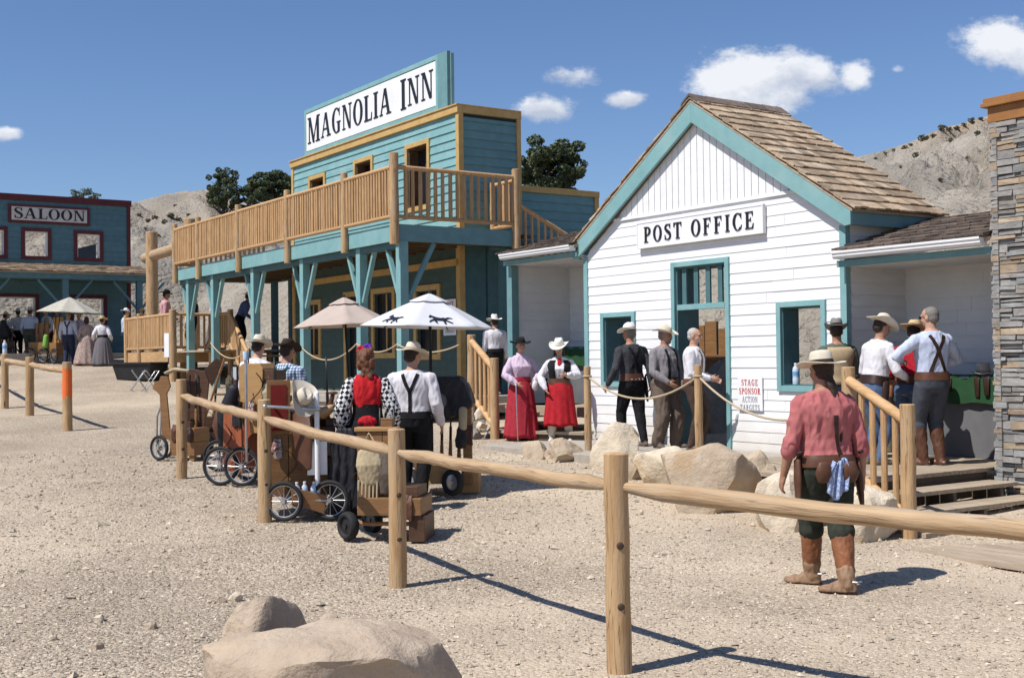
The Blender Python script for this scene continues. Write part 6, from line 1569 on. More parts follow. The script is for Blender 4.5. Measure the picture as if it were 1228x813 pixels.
def clutter(t, seed, spots):
    """small gear carried on a cart: pouches, folded towels, straps, cartridge boxes"""
    rg = random.Random(seed); fab = [CANVAS, LEATHER, LEATHER_D, NYLON, M('checked towel', (.42, .40, .38), (.22, .08, .07), 40, .9, lo=.48, hi=.52), M('olive satchel cloth', (.11, .10, .06), None, 8)]
    for k, (x, y, z, kind) in enumerate(spots):
        m = MB(); mt = fab[(seed + k) % len(fab)]
        if kind == 'p':
            w = rg.uniform(.05, .08); m.tube([(x, y, z), (x, y - .02, z - .09), (x + .01, y - .01, z - .18)], [w * .7, w, w * .75], 12, ell=.5, wob=.2); m.tube([(x - w * .5, y, z), (x, y + .03, z + .14), (x + w * .5, y, z)], .006, 6); voxel(m, 'pouch', mt, t, .008, 2, .006, 20, seed + k)
        elif kind == 't':
            for j in range(4): m.tube([(x - .05 + j * .033, y, z - .2 - .02 * (j % 2)), (x - .05 + j * .033, y - .01 * (j % 2), z - .08), (x - .045 + j * .03, y + .02, z), (x - .045 + j * .03, y + .07, z - .06)], [.018, .02, .02, .017], 8)
            voxel(m, 'towel', mt, t, .008, 2, .005, 25, seed + k)
        elif kind == 'b':
            m.box((x, y, z), (.11, .08, .07)); m.box((x, y, z + .04), (.118, .088, .012)); m.build('cartridge_box', W_OAK if k % 2 else W_WAL, t, bevel=.004)
        elif kind == 's':
            pts = [Vector((x + .10 * math.sin(i * .7), y - .012 - .01 * math.sin(i), z - .06 * i)) for i in range(7)]; m.tube(pts, .012, 6, ell=.35); m.build('leather_strap', LEATHER_D, t, smooth=True)
def carts():
    # A: left cart with carved tan uprights
    t = thing('gun_cart', 'tan wooden gun cart with spoked wheels and carved upright, leftmost of the row', 'gun cart', ground_at(214, 17.5), R(-14))
    wheel(t, (-.20, -.20, .18), .18, R(72), 8); wheel(t, (-.34, .20, .18), .18, R(72), 8)
    m = MB(); plank(m, -.02, .36, -.22, .22, .07, .46, 2); m.build('box', W_OAK, t, bevel=.004)
    m = MB(); m.span(.27, .34, -.2, -.13, -.01, .08); m.span(.27, .34, .13, .2, -.01, .08); m.build('foot', W_OAK, t)
    m = MB(); m.prism([(-.30, 1.02), (-.27, 1.12), (-.20, 1.13), (-.17, 1.20), (-.06, 1.19), (-.02, 1.05), (-.08, .95), (-.02, .30), (-.16, .30), (-.19, .93), (-.24, .98)], lambda x, z, q: (x, -.2 + .03 * q, z)); m.build('carved_upright', W_OAK, t, bevel=.004)
    m = MB(); m.prism([(.04, .44), (.04, 1.22), (.10, 1.30), (.34, 1.26), (.40, 1.1), (.32, .44)], lambda x, z, q: (x, .14 + .03 * q, z)); m.build('back_panel', W_WAL, t, bevel=.004)
    m = MB(); m.tube([(-.30, -.1, .2), (-.26, -.15, .62), (-.14, -.15, .92)], .014, 8); m.tube([(-.36, .1, .25), (-.34, .1, .7)], .012, 8); m.build('handle', STEEL, t, smooth=True)
    long_gun(t, (.12, .05, .46), .75, (.02, .05)); long_gun(t, (.22, .08, .46), .78, (.0, .04))
    m = MB(); m.tube([(-.22, .05, 1.24), (-.05, .0, 1.29), (.14, .02, 1.27)], [.05, .06, .04], 10, ell=.5); m.build('folded_cloth', CANVAS, t, smooth=True)
    clutter(t, 1, ((.08, -.23, .5, 't'), (.30, -.24, .46, 'p'), (.18, -.06, .50, 'b')))
    # A2: darker cart behind
    t = thing('gun_cart', 'dark walnut gun cart with open slanted easel frame behind the tan one', 'gun cart', ground_at(259, 18.9), R(10))
    wheel(t, (-.12, -.28, .16), .16, R(20), solid=1); wheel(t, (-.12, .25, .16), .16, R(20), solid=1)
    m = MB(); plank(m, -.16, .20, -.22, .22, .10, .52, 2); m.build('box', W_WAL, t, bevel=.004)
    m = MB(); m.beam((-.16, -.18, .5), (.14, -.1, 1.42), .05, .03); m.beam((.20, -.18, .5), (.20, -.1, 1.15), .05, .03); m.beam((-.05, -.15, .86), (.22, -.13, .86), .04, .03); m.build('easel_frame', W_OAK, t, bevel=.003)
    m = MB(); m.prism([(-.22, 1.2), (.0, 1.42), (.1, 1.36), (-.06, .98)], lambda x, z, q: (x, .0 + .03 * q, z)); m.build('slanted_panel', W_WAL, t, bevel=.003)
    m = MB(); m.span(.26, .31, -.1, -.05, .45, 1.28); m.build('white_post', PAPER, t); long_gun(t, (-.05, .1, .52), .7, (.1, .02))
    clutter(t, 2, ((.10, -.23, .56, 'p'), (-.1, -.22, .60, 's'), (.05, .0, .56, 'b'), (.22, -.2, 1.1, 't')))
    # B: red stained cart with birch box
    t = thing('gun_cart', 'red stained gun cart with tall birch box and black bicycle wheels', 'gun cart', ground_at(298, 14.85), R(-22))
    for c in ((-.22, -.28, .235), (-.22, .30, .235), (.10, -.30, .235)): wheel(t, c, .235, R(98), 12)
    m = MB(); m.prism([(-.22, .22), (-.2, .88), (.05, .92), (.06, .16), (-.02, .12)], lambda x, z, q: (x, -.24 + .03 * q, z)); m.prism([(-.22, .22), (-.2, .88), (.05, .92), (.06, .16)], lambda x, z, q: (x, .20 + .03 * q, z)); m.build('side_panel', W_ORG, t, bevel=.004)
    m = MB(); m.span(-.2, .05, -.205, .195, .2, .26); m.build('base_board', W_ORG, t)
    m = MB(); m.prism([(-.06, 1.0), (-.06, 1.42), (.0, 1.46), (.24, 1.46), (.28, 1.40), (.28, .62), (.10, .62), (.06, .98)], lambda x, z, q: (x, -.12 + .3 * q, z)); m.build('tall_box', W_BIRCH, t, bevel=.006)
    m = MB(); m.span(.285, .42, -.10, .18, .3, 1.38); m.build('side_cabinet', W_WAL, t, bevel=.004)
    m = MB(); m.tube([(-.30, -.05, .5), (-.26, -.1, .85), (-.14, -.12, 1.15)], [.10, .12, .07], 10, wob=.3); m.build('gear_bag', NYLON, t, smooth=True)
    m = MB(); m.tube([(.18, -.32, .3), (.18, -.32, 1.50)], .016, 10); m.build('steel_pole', STEEL, t, smooth=True)
    long_gun(t, (-.12, .0, .9), .7); long_gun(t, (-.14, .1, .9), .75)
    m = MB(); m.lathe([(.03, 1.50), (.036, 1.60), (.034, 1.605)], 14, (.18, -.32, 0)); m.build('paper_cup', M('pale blue paper cup', (.45, .6, .75), None, 4), t, auto=40)
    clutter(t, 3, ((.0, -.25, .92, 't'), (.14, -.15, .98, 'p'), (.22, -.16, 1.35, 's'), (.34, -.12, 1.2, 'p'), (-.16, -.26, .74, 's'), (.36, -.12, .8, 'p')))
    # C: saddle cart
    t = thing('gun_cart', 'brown gun cart carrying a tan saddle, red velvet back and bottles', 'gun cart', ground_at(366, 12.75), R(12))
    for c in ((-.24, -.36, .20), (.22, -.40, .20)): wheel(t, c, .205, R(68), 12)
    m = MB(); m.tube([(-.24, -.36, .2), (.22, -.40, .2)], .014, 8); m.build('axle', STEEL, t)
    m = MB(); m.prism([(-.16, .18), (.16, .06), (.19, .25), (-.17, .34)], lambda x, z, q: (x, -.40 + .02 * q, z)); m.span(-.16, .17, -.38, -.1, .14, .17); m.build('bottle_tray', W_OAK, t, bevel=.004)
    m = MB(); plank(m, -.42, .30, -.08, .36, .22, .86, 3, 'x'); m.build('cabinet', W_OAK, t, bevel=.005)
    m = MB(); m.span(-.40, -.16, -.11, -.07, .86, 1.42); f = m.build('back_frame', W_OAK, t, bevel=.004); m = MB(); m.span(-.36, -.20, -.118, -.112, .9, 1.37); m.build('velvet_panel', VELVET, f)
    m = MB(); m.span(-.15, .30, -.10, .32, .87, .93); m.build('shelf', W_WAL, t, bevel=.004)
    m = MB(); m.tube([(.10, -.34, .18), (.10, -.30, 1.28)], .026, 10); m.build('white_post', PAPER, t, smooth=True)
    m = MB(); m.tube([(-.42, -.36, 1.16), (.12, -.36, 1.12)], .017, 8); m.ell((-.42, -.36, 1.16), (.026, .026, .026)); m.build('push_bar', STEEL, t, smooth=True)
    m = MB(); m.box((.10, -.27, .62), (.2, .05, .34)); m.build('leaning_sign', PAPER, t)
    for x in (-.30, .24): long_gun(t, (x, .1, .86), .8, (-.02, .04))
    s = thing('saddle', 'tan leather saddle with raised cantle resting on the brown gun cart', 'saddle', t.location + Vector((.0, .0, .93)), R(-20))
    m = MB(); m.tube([(-.16, -.04, .27), (-.06, -.02, .22), (.06, 0, .16), (.2, .02, .14), (.30, .02, .20)], [.15, .16, .15, .12, .07], 14, ell=.55); m.tube([(-.20, -.05, .30), (-.20, -.05, .46)], [.17, .12], 14, ell=.3, up=(0, 1, 0)); voxel(m, 'seat', SADDLE, s, .012, 6)
    m = MB(); m.tube([(.05, -.16, .16), (.10, -.24, -.05), (.12, -.25, -.42)], [.12, .13, .09], 12, ell=.22, up=(0, 1, 0)); m.tube([(.05, .16, .16), (.10, .22, -.05), (.12, .22, -.3)], [.12, .13, .09], 12, ell=.22, up=(0, 1, 0)); voxel(m, 'fenders', LEATHER, s, .012, 4)
    m = MB(); m.tube([(.27, .02, .2), (.31, .02, .33)], [.028, .022], 10); m.ell((.315, .02, .35), (.05, .05, .018)); m.build('horn', LEATHER, s, smooth=True)
    s = thing('straw_hat', 'large cream straw hat hung on the saddle cart beside the velvet back', 'hat', t.location + Vector((.02, -.30, 1.24)), R(15))
    build_hat('hat_body', F_CREAM, F_TAN, s, (0, 0, 0), Matrix.Rotation(R(60), 3, 'X') @ Matrix.Rotation(R(24), 3, 'Y'), .085, .10, .20, .11, .07, .03, .01, False, .85)
    for k, (x, y) in enumerate(((-.11, -.33), (-.03, -.30), (.06, -.34))): bottle('small water bottle standing in the front tray of the saddle cart', t.location + Matrix.Rotation(R(12), 3, 'Z') @ Vector((x, y, .175)), 1.0, group='bottles in the saddle cart tray')
    clutter(t, 4, ((-.30, -.10, .80, 'p'), (-.2, -.10, .70, 's'), (.22, -.10, .84, 't'), (-.36, -.12, 1.18, 's'), (.26, -.04, .97, 'b'), (-.05, -.05, .97, 'b'), (.02, -.10, .7, 'p')))
    # black garment bag hung between carts C and D
    m = MB()
    for k in range(6): x = -.15 + .06 * k; m.tube([(x, .03 * (k % 2), .06 + .03 * (k % 3)), (x, .02 - .03 * (k % 2), .5), (x * .9 + .03, 0, .95), (x * .6 + .05, 0, 1.06)], [.045, .045, .042, .03], 10)
    o = voxel(m, 'garment_bag', NYLON, None, .010, 3, .012, 10, 6); o.location = ground_at(409, 12.55); o.scale = (.75, .8, .86); tagp(o, 'hanging black garment bag between the saddle cart and the plank cart', 'bag')
    # D: plank cart with canvas bag
    t = thing('gun_cart', 'plank backed gun cart with canvas bags and stepped foot nearest the fence', 'gun cart', ground_at(455, 11.5), R(-8))
    wheel(t, (-.27, -.18, .135), .135, R(50), solid=1, wdt=.03); wheel(t, (-.16, .28, .135), .135, R(50), solid=1, wdt=.03)
    m = MB(); plank(m, -.20, .17, -.10, -.06, .26, 1.00, 3, 'x'); m.build('plank_back', W_OAK, t, bevel=.004)
    m = MB(); m.span(-.22, .19, -.12, .02, 1.005, 1.045); m.build('top_rail', W_BIRCH, t, bevel=.006)
    m = MB(); m.span(-.16, .44, -.26, .24, .24, .40); m.build('step_box', W_OAK, t, bevel=.005)
    m = MB(); m.span(.32, .47, -.24, .2, -.0, .235); m.span(.19, .40, -.2, .2, .405, .50); m.build('foot_box', W_WAL, t, bevel=.005)
    m = MB(); m.tube([(-.2, -.2, .16), (.32, -.2, .16)], .02, 8); m.build('axle_bar', W_OAK, t)
    m = MB(); m.box((.30, -.0, .415), (.18, .3, .03)); m.build('cooler_lid', BLUEP, t, bevel=.006)
    m = MB(); m.tube([(-.07, -.17, .82), (-.06, -.19, .70), (-.05, -.17, .54)], [.105, .13, .10], 14, ell=.4, up=(0, 1, 0)); m.tube([(-.14, -.14, .84), (-.08, -.12, 1.0), (.02, -.14, .84)], .012, 6); voxel(m, 'canvas_bag', CANVAS, t, .009, 3, .006, 18, 2)
    m = MB(); m.tube([(.09, -.16, .80), (.09, -.18, .62), (.08, -.16, .44)], [.06, .085, .06], 12, ell=.45, up=(0, 1, 0)); m.tube([(.12, -.13, 1.0), (.10, -.15, .76)], .014, 6); voxel(m, 'grey_pouch', M('grey brown pouch cloth', (.12, .095, .075), None, 8), t, .009, 3, .005, 18, 3)
    m = MB()
    for k in range(6): m.tube([(-.16 + k * .035, -.19, .55), (-.17 + k * .036, -.2, .3)], [.012, .007], 6)
    m.build('fringe', CANVAS, t)
    long_gun(t, (-.02, .06, .4), .82, (.0, .02)); long_gun(t, (.10, .06, .4), .82, (.02, .02))
    clutter(t, 5, ((.14, -.13, .96, 's'), (-.17, -.13, .92, 's'), (.30, -.26, .42, 't'), (.08, -.04, 1.08, 'b')))
    # E: cart under the horse umbrella
    t = thing('gun_cart', 'pine gun cart draped in black covers under the white horse umbrella', 'gun cart', ground_at(530, 14.05), R(-4))
    wheel(t, (-.36, -.2, .15), .15, R(55), solid=2, wdt=.032); wheel(t, (.15, -.34, .15), .15, R(55), solid=2, wdt=.032)
    m = MB(); m.span(-.24, .10, -.24, .2, .12, .33); m.build('pine_base', W_YEL, t, bevel=.006)
    m = MB(); m.span(.22, .42, -.1, .2, .0, .34); m.build('side_block', W_BIRCH, t, bevel=.006)
    for x, z1 in ((-.26, 1.22), (.30, .98)): m = MB(); m.span(x - .05, x + .05, -.16, -.08, .1, z1); m.build('upright', W_OAK, t, bevel=.005)
    m = MB(); m.span(-.30, .36, -.1, .2, .98, 1.02); m.build('rack', W_OAK, t)
    for x in (-.16, -.02, .08, .18): long_gun(t, (x, .02, .33), .95, (.02, .02))
    m = MB(); m.prism([(-.20, .86), (-.22, 1.22), (-.12, 1.32), (.20, 1.33), (.30, 1.24), (.36, 1.02), (.24, .88)], lambda x, z, q: (x, -.2 + .42 * q, z)); voxel(m, 'black_cover', NYLON, t, .014, 6, .018, 9, 4)
    m = MB(); m.ell((-.07, -.19, 1.05), (.15, .06, .13)); m.build('grey_cover_panel', NYLON_G, t, smooth=True)
    m = MB(); m.tube([(.24, -.22, .74), (.24, -.23, .62), (.23, -.22, .54)], [.05, .075, .06], 12, ell=.5); voxel(m, 'hanging_pouch', NYLON, t, .012, 3, .008, 16, 3)
    m = MB(); m.tube([(.26, -.21, .95), (.26, -.22, .76)], [.05, .045], 10); m.build('cream_strap', CANVAS, t, smooth=True)
    clutter(t, 6, ((-.24, -.18, .82, 'p'), (.30, -.17, .78, 't'), (.05, -.24, .36, 'b')))
    # rifle rack cart between the dark one and the red one
    t = thing('gun_cart', 'rifle rack gun cart with dark red box behind the red stained cart', 'gun cart', ground_at(280, 16.3), R(-10))
    wheel(t, (-.12, -.24, .21), .21, R(98), 12); wheel(t, (-.12, .22, .21), .21, R(98), 12)
    m = MB(); plank(m, -.10, .22, -.18, .18, .16, .55, 2); m.build('box', M('oxblood stained boards', (.16, .035, .025), (.11, .025, .018), 4, .5, .2, 20, isl=.1), t, bevel=.004)
    m = MB(); m.span(-.10, .22, .12, .16, .55, 1.2); m.span(-.1, .22, -.1, .12, .92, .95); m.build('rifle_rack', W_WAL, t, bevel=.004)
    for x in (-.05, .04, .13): long_gun(t, (x, .03, .55), .8, (.0, .06))
    m = MB(); m.tube([(-.16, -.1, .75), (-.14, -.14, .6), (-.12, -.12, .42)], [.06, .09, .07], 10, wob=.3); m.build('shell_pouch', LEATHER, t, smooth=True)
    m = MB(); m.tube([(.28, -.14, .1), (.33, -.2, 1.22)], .016, 8); m.build('push_handle', W_BIRCH, t, smooth=True)
    # saloon side carts
    for i, (px, Y, lab) in enumerate(((6, 41.5, 'dark gun cart with two spoked wheels at the left edge by the saloon'), (48, 41, 'low gun cart with large spoked wheels beside the man in grey green trousers'), (66, 40.8, 'upright wooden gun cart with green bag next to the saloon umbrella'))):
        t = thing('gun_cart', lab, 'gun cart', ground_at(px, Y), R(20 - 25 * i))
        for c in ((-.25, -.25, .25), (.25, -.25, .25)): wheel(t, c, .25, R(80), 8)
        m = MB(); plank(m, -.3, .3, -.2, .25, .28, .7, 2); m.build('box', (W_WAL, W_OAK, W_OAK)[i], t)
        m = MB(); m.span(-.2, .25, .1, .15, .7, 1.15 + .2 * i); m.build('back_panel', (W_WAL, W_OAK, W_BIRCH)[i], t)
        long_gun(t, (-.1, .0, .7), .9); long_gun(t, (.1, .0, .7), .85)
        if i == 2: m = MB(); m.tube([(-.15, -.24, .9), (-.15, -.26, .6)], [.08, .1], 10); m.build('green_bag', M('lime green cloth', (.2, .45, .08), None, 5), t, smooth=True)
        if i == 0: m = MB(); m.tube([(0, .1, .9), (-.05, .05, 1.35)], [.2, .1], 10, wob=.3); m.build('gear_bag', NYLON, t, smooth=True)
carts()
# ------------------------------------------------------------------ ropes and rope posts
def rope(label, a, b, sag, group, r=.014):
    a = Vector(a); b = Vector(b); m = MB(); pts = []
    for i in range(19):
        u = i / 18; q = a.lerp(b, u); q.z -= sag * 4 * u * (1 - u); pts.append(q)
    c = a.copy(); m.tube([p - c for p in pts], r, 8); o = m.build('barrier_rope', ROPE, None, smooth=True, loc=c); return tagp(o, label, 'rope', group)
def rope_post(label, px, Y, h, z0):
    p = ground_at(px, Y, z0); t = thing('rope_post', label, 'post', p, 0, 'peeled rope posts before the post office'); m = MB(); log_post(m, 0, 0, -.1, h, .050); m.build('post', LOG, t, auto=40)
    m = MB(); m.torus((0, 0, h - .14), .055, .012, None, 20, 8); m.build('rope_knot', ROPE, t, smooth=True); return p + Vector((0, 0, h - .14))
q1 = rope_post('slim peeled post with rope knot left of the post office front', 704, 17.2, 1.20, .45)
q2 = rope_post('slim peeled post with rope knot before the post office door', 837, 15.25, 1.24, .42)
rope('natural rope sagging between the two slim posts before the post office', q1, q2, .30, 'barrier ropes')
rope('natural rope running from the door side post to the porch stair post', q2, loc_(PO, 2.03, -2.36, 1.28), .34, 'barrier ropes')
ip = lambda s, z: loc_(INN, s, .02, z)
rope('natural rope between the second and third teal inn posts', ip(-10.15, 2.30), ip(-7.42, 2.15), .34, 'barrier ropes')
rope('natural rope between the fourth and fifth teal inn posts', ip(-4.55, 2.12), ip(-1.78, 2.12), .32, 'barrier ropes')
rope('natural rope between the fifth teal inn post and the corner post', ip(-1.78, 2.12), ip(-.08, 2.08), .16, 'barrier ropes')
rope('natural rope from the inn corner post to the pine stair post', ip(-.08, 2.08), Vector((-.93, 21.1, 2.02)), .14, 'barrier ropes')
# ------------------------------------------------------------------ small things
def counter_hat():
    s = thing('straw_hat', 'cream straw cowboy hat lying on the green covered porch counter', 'hat', loc_(PO, 1.33, .88, 1.512), SITE)
    build_hat('hat_body', F_CREAM, F_TAN, s, (0, 0, .012), Matrix.Rotation(R(40), 3, 'Z'), .085, .10, .19, .13, .045, .03, .012, False, .85)
    for k, (x, w, l) in enumerate(((.95, .09, .2), (1.35, .07, .26), (1.48, .08, .24))):
        m = MB(); m.tube([(x, .74, 1.51), (x, .715, 1.45), (x + .01, .706, 1.50 - l)], [w * .5, w * .6, w * .4], 10, ell=.2, up=(0, 1, 0)); o = m.build('leather_glove', LEATHER_D, None, smooth=True, loc=PO, rz=SITE)
        tagp(o, 'dark leather holster flap hanging over the green counter cloth', 'leather flap', 'dark leather pieces on the green counter')
counter_hat()
bottle('clear water bottle on the sill of the right post office window', loc_(PO, -1.0, .14, 1.38), 1.35)
def tub():
    t = thing('plastic_tub', 'long black plastic tub on the gravel beside the railed platform', 'tub', ground_at(168, 34.3) + Vector((0, 0, .0)), R(-28))
    m = MB(); f = lambda w, l, z: [Vector((-l, -w, z)), Vector((l, -w, z)), Vector((l, w, z)), Vector((-l, w, z))]
    m.hexa(f(.28, .62, 0), f(.36, .74, .46)); m.build('tub_shell', PLASTIC, t, bevel=.03)
    m = MB(); trim = [(-.78, .78, -.40, -.34), (-.78, .78, .34, .40), (-.78, -.72, -.34, .34), (.72, .78, -.34, .34)]
    for a, b, c, d in trim: m.span(a, b, c, d, .44, .50)
    m.build('rim', PLASTIC, t, bevel=.01)
tub()
def stool(label, px, Y, rz):
    t = thing('folding_stand', label, 'stand', ground_at(px, Y), rz, 'folding metal stands')
    m = MB()
    for y in (-.16, .16): m.tube([(-.2, y, 0), (.16, y, .52)], .012, 8); m.tube([(.2, y, 0), (-.16, y, .52)], .012, 8)
    m.tube([(-.16, -.16, .52), (-.16, .16, .52)], .012, 8); m.tube([(.16, -.16, .52), (.16, .16, .52)], .012, 8); m.tube([(-.17, -.16, .05), (-.17, .16, .05)], .01, 8); m.build('legs', STEEL, t, smooth=True)
stool('low folding metal stand with crossed legs left of its twin', 166, 31.5, R(20)); stool('low folding metal stand with crossed legs nearer the tan cart', 181, 31.2, R(35))
def timber_pile():
    t = thing('timber_pile', 'brown timber planks stacked on edge behind the post office doorway', 'timber', loc_(PO, -5.9, 3.3, .5), SITE)
    for i in range(7): m = MB(); m.span(-1.6 + i * .34, -1.6 + i * .34 + .30, .02 * (i % 2), .06 + .02 * (i % 2), 0, 1.84 + .08 * math.sin(i * 2.1)); m.build('plank', W_OAK, t, bevel=.005)
    m = MB(); m.span(-1.7, .9, -.06, -.01, 1.2, 1.3); m.build('batten', W_OAK, t)
timber_pile()
# ------------------------------------------------------------------ fences
def fence(label, pts, hs, rad, rails, zrail, extra=None, rr=.055, group=None, seed=1):
    rg = random.Random(seed); p0 = Vector((pts[0][0], pts[0][1], 0)); t = thing('log_fence', label, 'fence', p0, 0, group)
    P = []
    for (x, y), h in zip(pts, hs):
        g = gz(y); q = Vector((x, y, g)) - p0; P.append(q)
        m = MB(); log_post(m, q.x, q.y, g - .25, g + h, rad * rg.uniform(.96, 1.05), 18, rg); po = m.build('post', LOG, t, auto=40)
        if y < 20:
            for dz in (.38, .72):
                d = Vector((-q.x - p0.x, -q.y - p0.y, 0)).normalized(); c = Vector((q.x, q.y, g + dz)) + (d + Vector((.25, 0, 0))).normalized() * rad * .93; Mm = rot_to(d + Vector((.25, 0, 0)))
                m = MB(); m.lathe([(.020, -.012), (.021, .004), (.013, .010), (.004, .011)], 14, c, Mm @ Matrix.Rotation(-PI / 2, 3, 'X')); m.build('bolt', M_BOLT, po, smooth=False)
    for i, j in rails:
        a = P[i] + Vector((0, 0, zrail - (.09 if pts[i][0] > 2.5 else 0))); b = P[j] + Vector((0, 0, zrail)); d = (b - a).normalized(); m = MB()
        r0 = rr * rg.uniform(.95, 1.08)
        a2 = a + d * rad * .75; b2 = b - d * rad * .75; pts_ = []; rd = []
        for k in range(13):
            u = k / 12; w = min(1, .55 + 3.6 * min(u, 1 - u) * 2); off = Vector((rg.uniform(-.006, .006), rg.uniform(-.006, .006), rg.uniform(-.008, .008) - .012 * math.sin(PI * u))); pts_.append(a2.lerp(b2, u) + (off if 0 < k < 12 else Vector())); rd.append(r0 * w * (1 + rg.uniform(-.03, .03)))
        mm_ = rot_to(d); iv = mm_.inverted(); c0 = pts_[0]; m.tube([iv @ (q - c0) for q in pts_], rd, 16, wob=.09); ro = m.build('rail', LOGX, t, auto=50, loc=c0); ro.rotation_euler = mm_.to_euler()
    return t
M_BOLT = M('rusty bolt', (.085, .055, .035), (.05, .032, .02), 20, .7)
def rrot(o): pass
FP = [(2.98, 4.98), (.58, 6.9), (-.91, 9.5), (-2.53, 12.4), (-4.2, 15.45)]
fence('round log post and rail fence crossing the near gravel', FP, (1.22, 1.235, 1.23, 1.24, 1.26), .068, [(0, 1), (1, 2), (2, 3), (3, 4)], 1.045, rr=.048, seed=3)
LF = [(-8.24, 22.55), (-10.32, 26.05), (-11.62, 27.9), (-13.6, 31.2), (-15.7, 34.6)]
fence('weathered log fence with orange marker at the left edge', LF, (1.27, 1.26, 1.24, 1.25, 1.25), .085, [(0, 1), (1, 2), (2, 3), (3, 4)], 1.10, rr=.06, seed=5)
m = MB(); m.lathe([(.088, .60), (.089, 1.14)], 18, cap=False); o = m.build('marker_tape', ORANGE, None, loc=(-8.24, 22.55, gz(22.55))); tagp(o, 'orange plastic marker tape wrapped round the left fence post', 'tape')
bottle('water bottle standing on a fence post at the left edge', (-11.62, 27.9, gz(27.9) + 1.24), 1.5)
# ------------------------------------------------------------------ boulders
def rock_mat(name, c1, c2, c3): return M(name, c1, c2, 1.6, .9, .8, 16, detail=9, c3=c3, s3=2.4, spec=.15, bdist=.03, lo=.38, hi=.62)
ROCK_T = rock_mat('tan sandstone', (.52, .43, .32), (.40, .315, .225), (.45, .31, .18)); ROCK_W = rock_mat('pale split sandstone', (.66, .575, .45), (.53, .44, .32), (.50, .36, .21)); ROCK_P = rock_mat('pinkish sandstone', (.50, .405, .305), (.40, .31, .225), (.46, .355, .25)); ROCK_G = rock_mat('grey bank rock', (.30, .28, .25), (.22, .205, .185), (.33, .28, .22))
def boulder(name, label, loc, dims, mat, seed, rz=0, cuts=9, rough=.10, sub=4, group=None, soft=.0, cat='boulder', tilt=0, flat=None, peak=0):
    bm = bmesh.new(); bmesh.ops.create_icosphere(bm, subdivisions=sub, radius=1)
    rg = random.Random(seed); pl = []
    for i in range(cuts):
        n = Vector((rg.gauss(0, 1), rg.gauss(0, 1), rg.gauss(.25, .8))).normalized(); pl.append((n, rg.uniform(.56, .84)))
    off = Vector((seed * 1.37, seed * .71, seed * 2.3))
    for v in bm.verts:
        p = v.co.normalized()
        p = p * (1 + .22 * noise.noise(p * 1.1 + off))
        for n, d in pl:
            e = p.dot(n) - d
            if e > 0: p -= n * e * (.985 - soft)
        p += p.normalized() * (rough * noise.fractal(p * 2.3 + off, .9, 2.1, 5) * .8)
        if flat is not None and p.z > flat: p.z = flat + (p.z - flat) * (.22 if flat < .3 else .45) + .03 * noise.noise(p * 2.2 + off)
        p.z = max(p.z, -.55 + .04 * noise.noise(p * 3))
        if peak: k = 1 - peak * (p.z + .55) / 1.4; p.x = (p.x - .18) * k + .18; p.y *= k
        v.co = Vector((p.x * dims[0] / 2, p.y * dims[1] / 2, (p.z + .45) * dims[2] / 1.35))
    if tilt: bmesh.ops.rotate(bm, verts=bm.verts, matrix=Matrix.Rotation(R(tilt), 3, 'Y'))
    me = bpy.data.meshes.new(name); bm.to_mesh(me); bm.free(); me.shade_smooth(); me.set_sharp_from_angle(angle=R(26)); me.materials.append(mat)
    o = bpy.data.objects.new(name, me); COL.objects.link(o); o.location = loc; o.rotation_euler = (0, 0, R(rz)); return tagp(o, label, cat, group)
def ft(mesh_fn): pass
g0 = lambda px, Y: ground_at(px, Y) - Vector((0, 0, .05))
boulder('boulder', 'big smooth flat topped sandstone boulder at the bottom edge of the view', Vector((-.92, 5.74, -.06)), (1.22, .84, 1.06), ROCK_P, 42, 4, 9, .06, 5, soft=.2, flat=.16)
boulder('boulder', 'small peaked boulder behind the big smooth one', Vector((-1.34, 6.44, -.04)), (.74, .5, .60), ROCK_P, 18, 35, 9, .06, 5, soft=.1, peak=.40)
boulder('boulder', 'upright pale boulder with ochre side before the rope post', g0(738, 15.9), (.86, .6, .64), ROCK_W, 11, 10, 13)
boulder('boulder', 'low ochre boulder near the red skirts', g0(676, 16.9), (.90, .6, .34), ROCK_T, 12, 40, 12)
boulder('boulder', 'small rounded tan boulder leftmost before the boardwalk', g0(640, 17.3), (.55, .5, .28), ROCK_T, 13, 80)
boulder('boulder', 'grey white boulder right of the upright pale one', g0(794, 14.3), (1.0, .7, .62), ROCK_W, 14, 120, 13, flat=.42)
boulder('boulder', 'largest tan boulder below the post office door', g0(856, 12.85), (1.35, .9, .86), ROCK_T, 15, 12, 14, .08, flat=.52)
boulder('boulder', 'bright cream boulder beside the man in the rose shirt', g0(940, 11.9), (1.1, .8, .68), ROCK_W, 16, 60, 14, flat=.5)
boulder('boulder', 'grey streaked boulder beside the stair post', g0(1032, 11.35), (.80, .65, .66), ROCK_W, 17, 95, 13, flat=.4)
boulder('boulder', 'low ochre stone wedged behind the largest tan boulder', g0(905, 13.6), (.6, .6, .56), ROCK_T, 19, 30, 12)
boulder('boulder', 'dark underside boulder behind the grey white one', g0(765, 14.9), (.5, .5, .36), ROCK_T, 20, 70, 12)
boulder('boulder', 'grey boulder on the bank seen through the doorway', loc_(PO, -5.0, 2.55, .3), (1.2, .9, 1.6), ROCK_G, 21, 20)
boulder('boulder', 'grey boulder on the bank seen through the right window', loc_(PO, -3.0, 4.6, .9), (1.3, 1.0, 1.1), ROCK_G, 22, 60)
rg = random.Random(77)
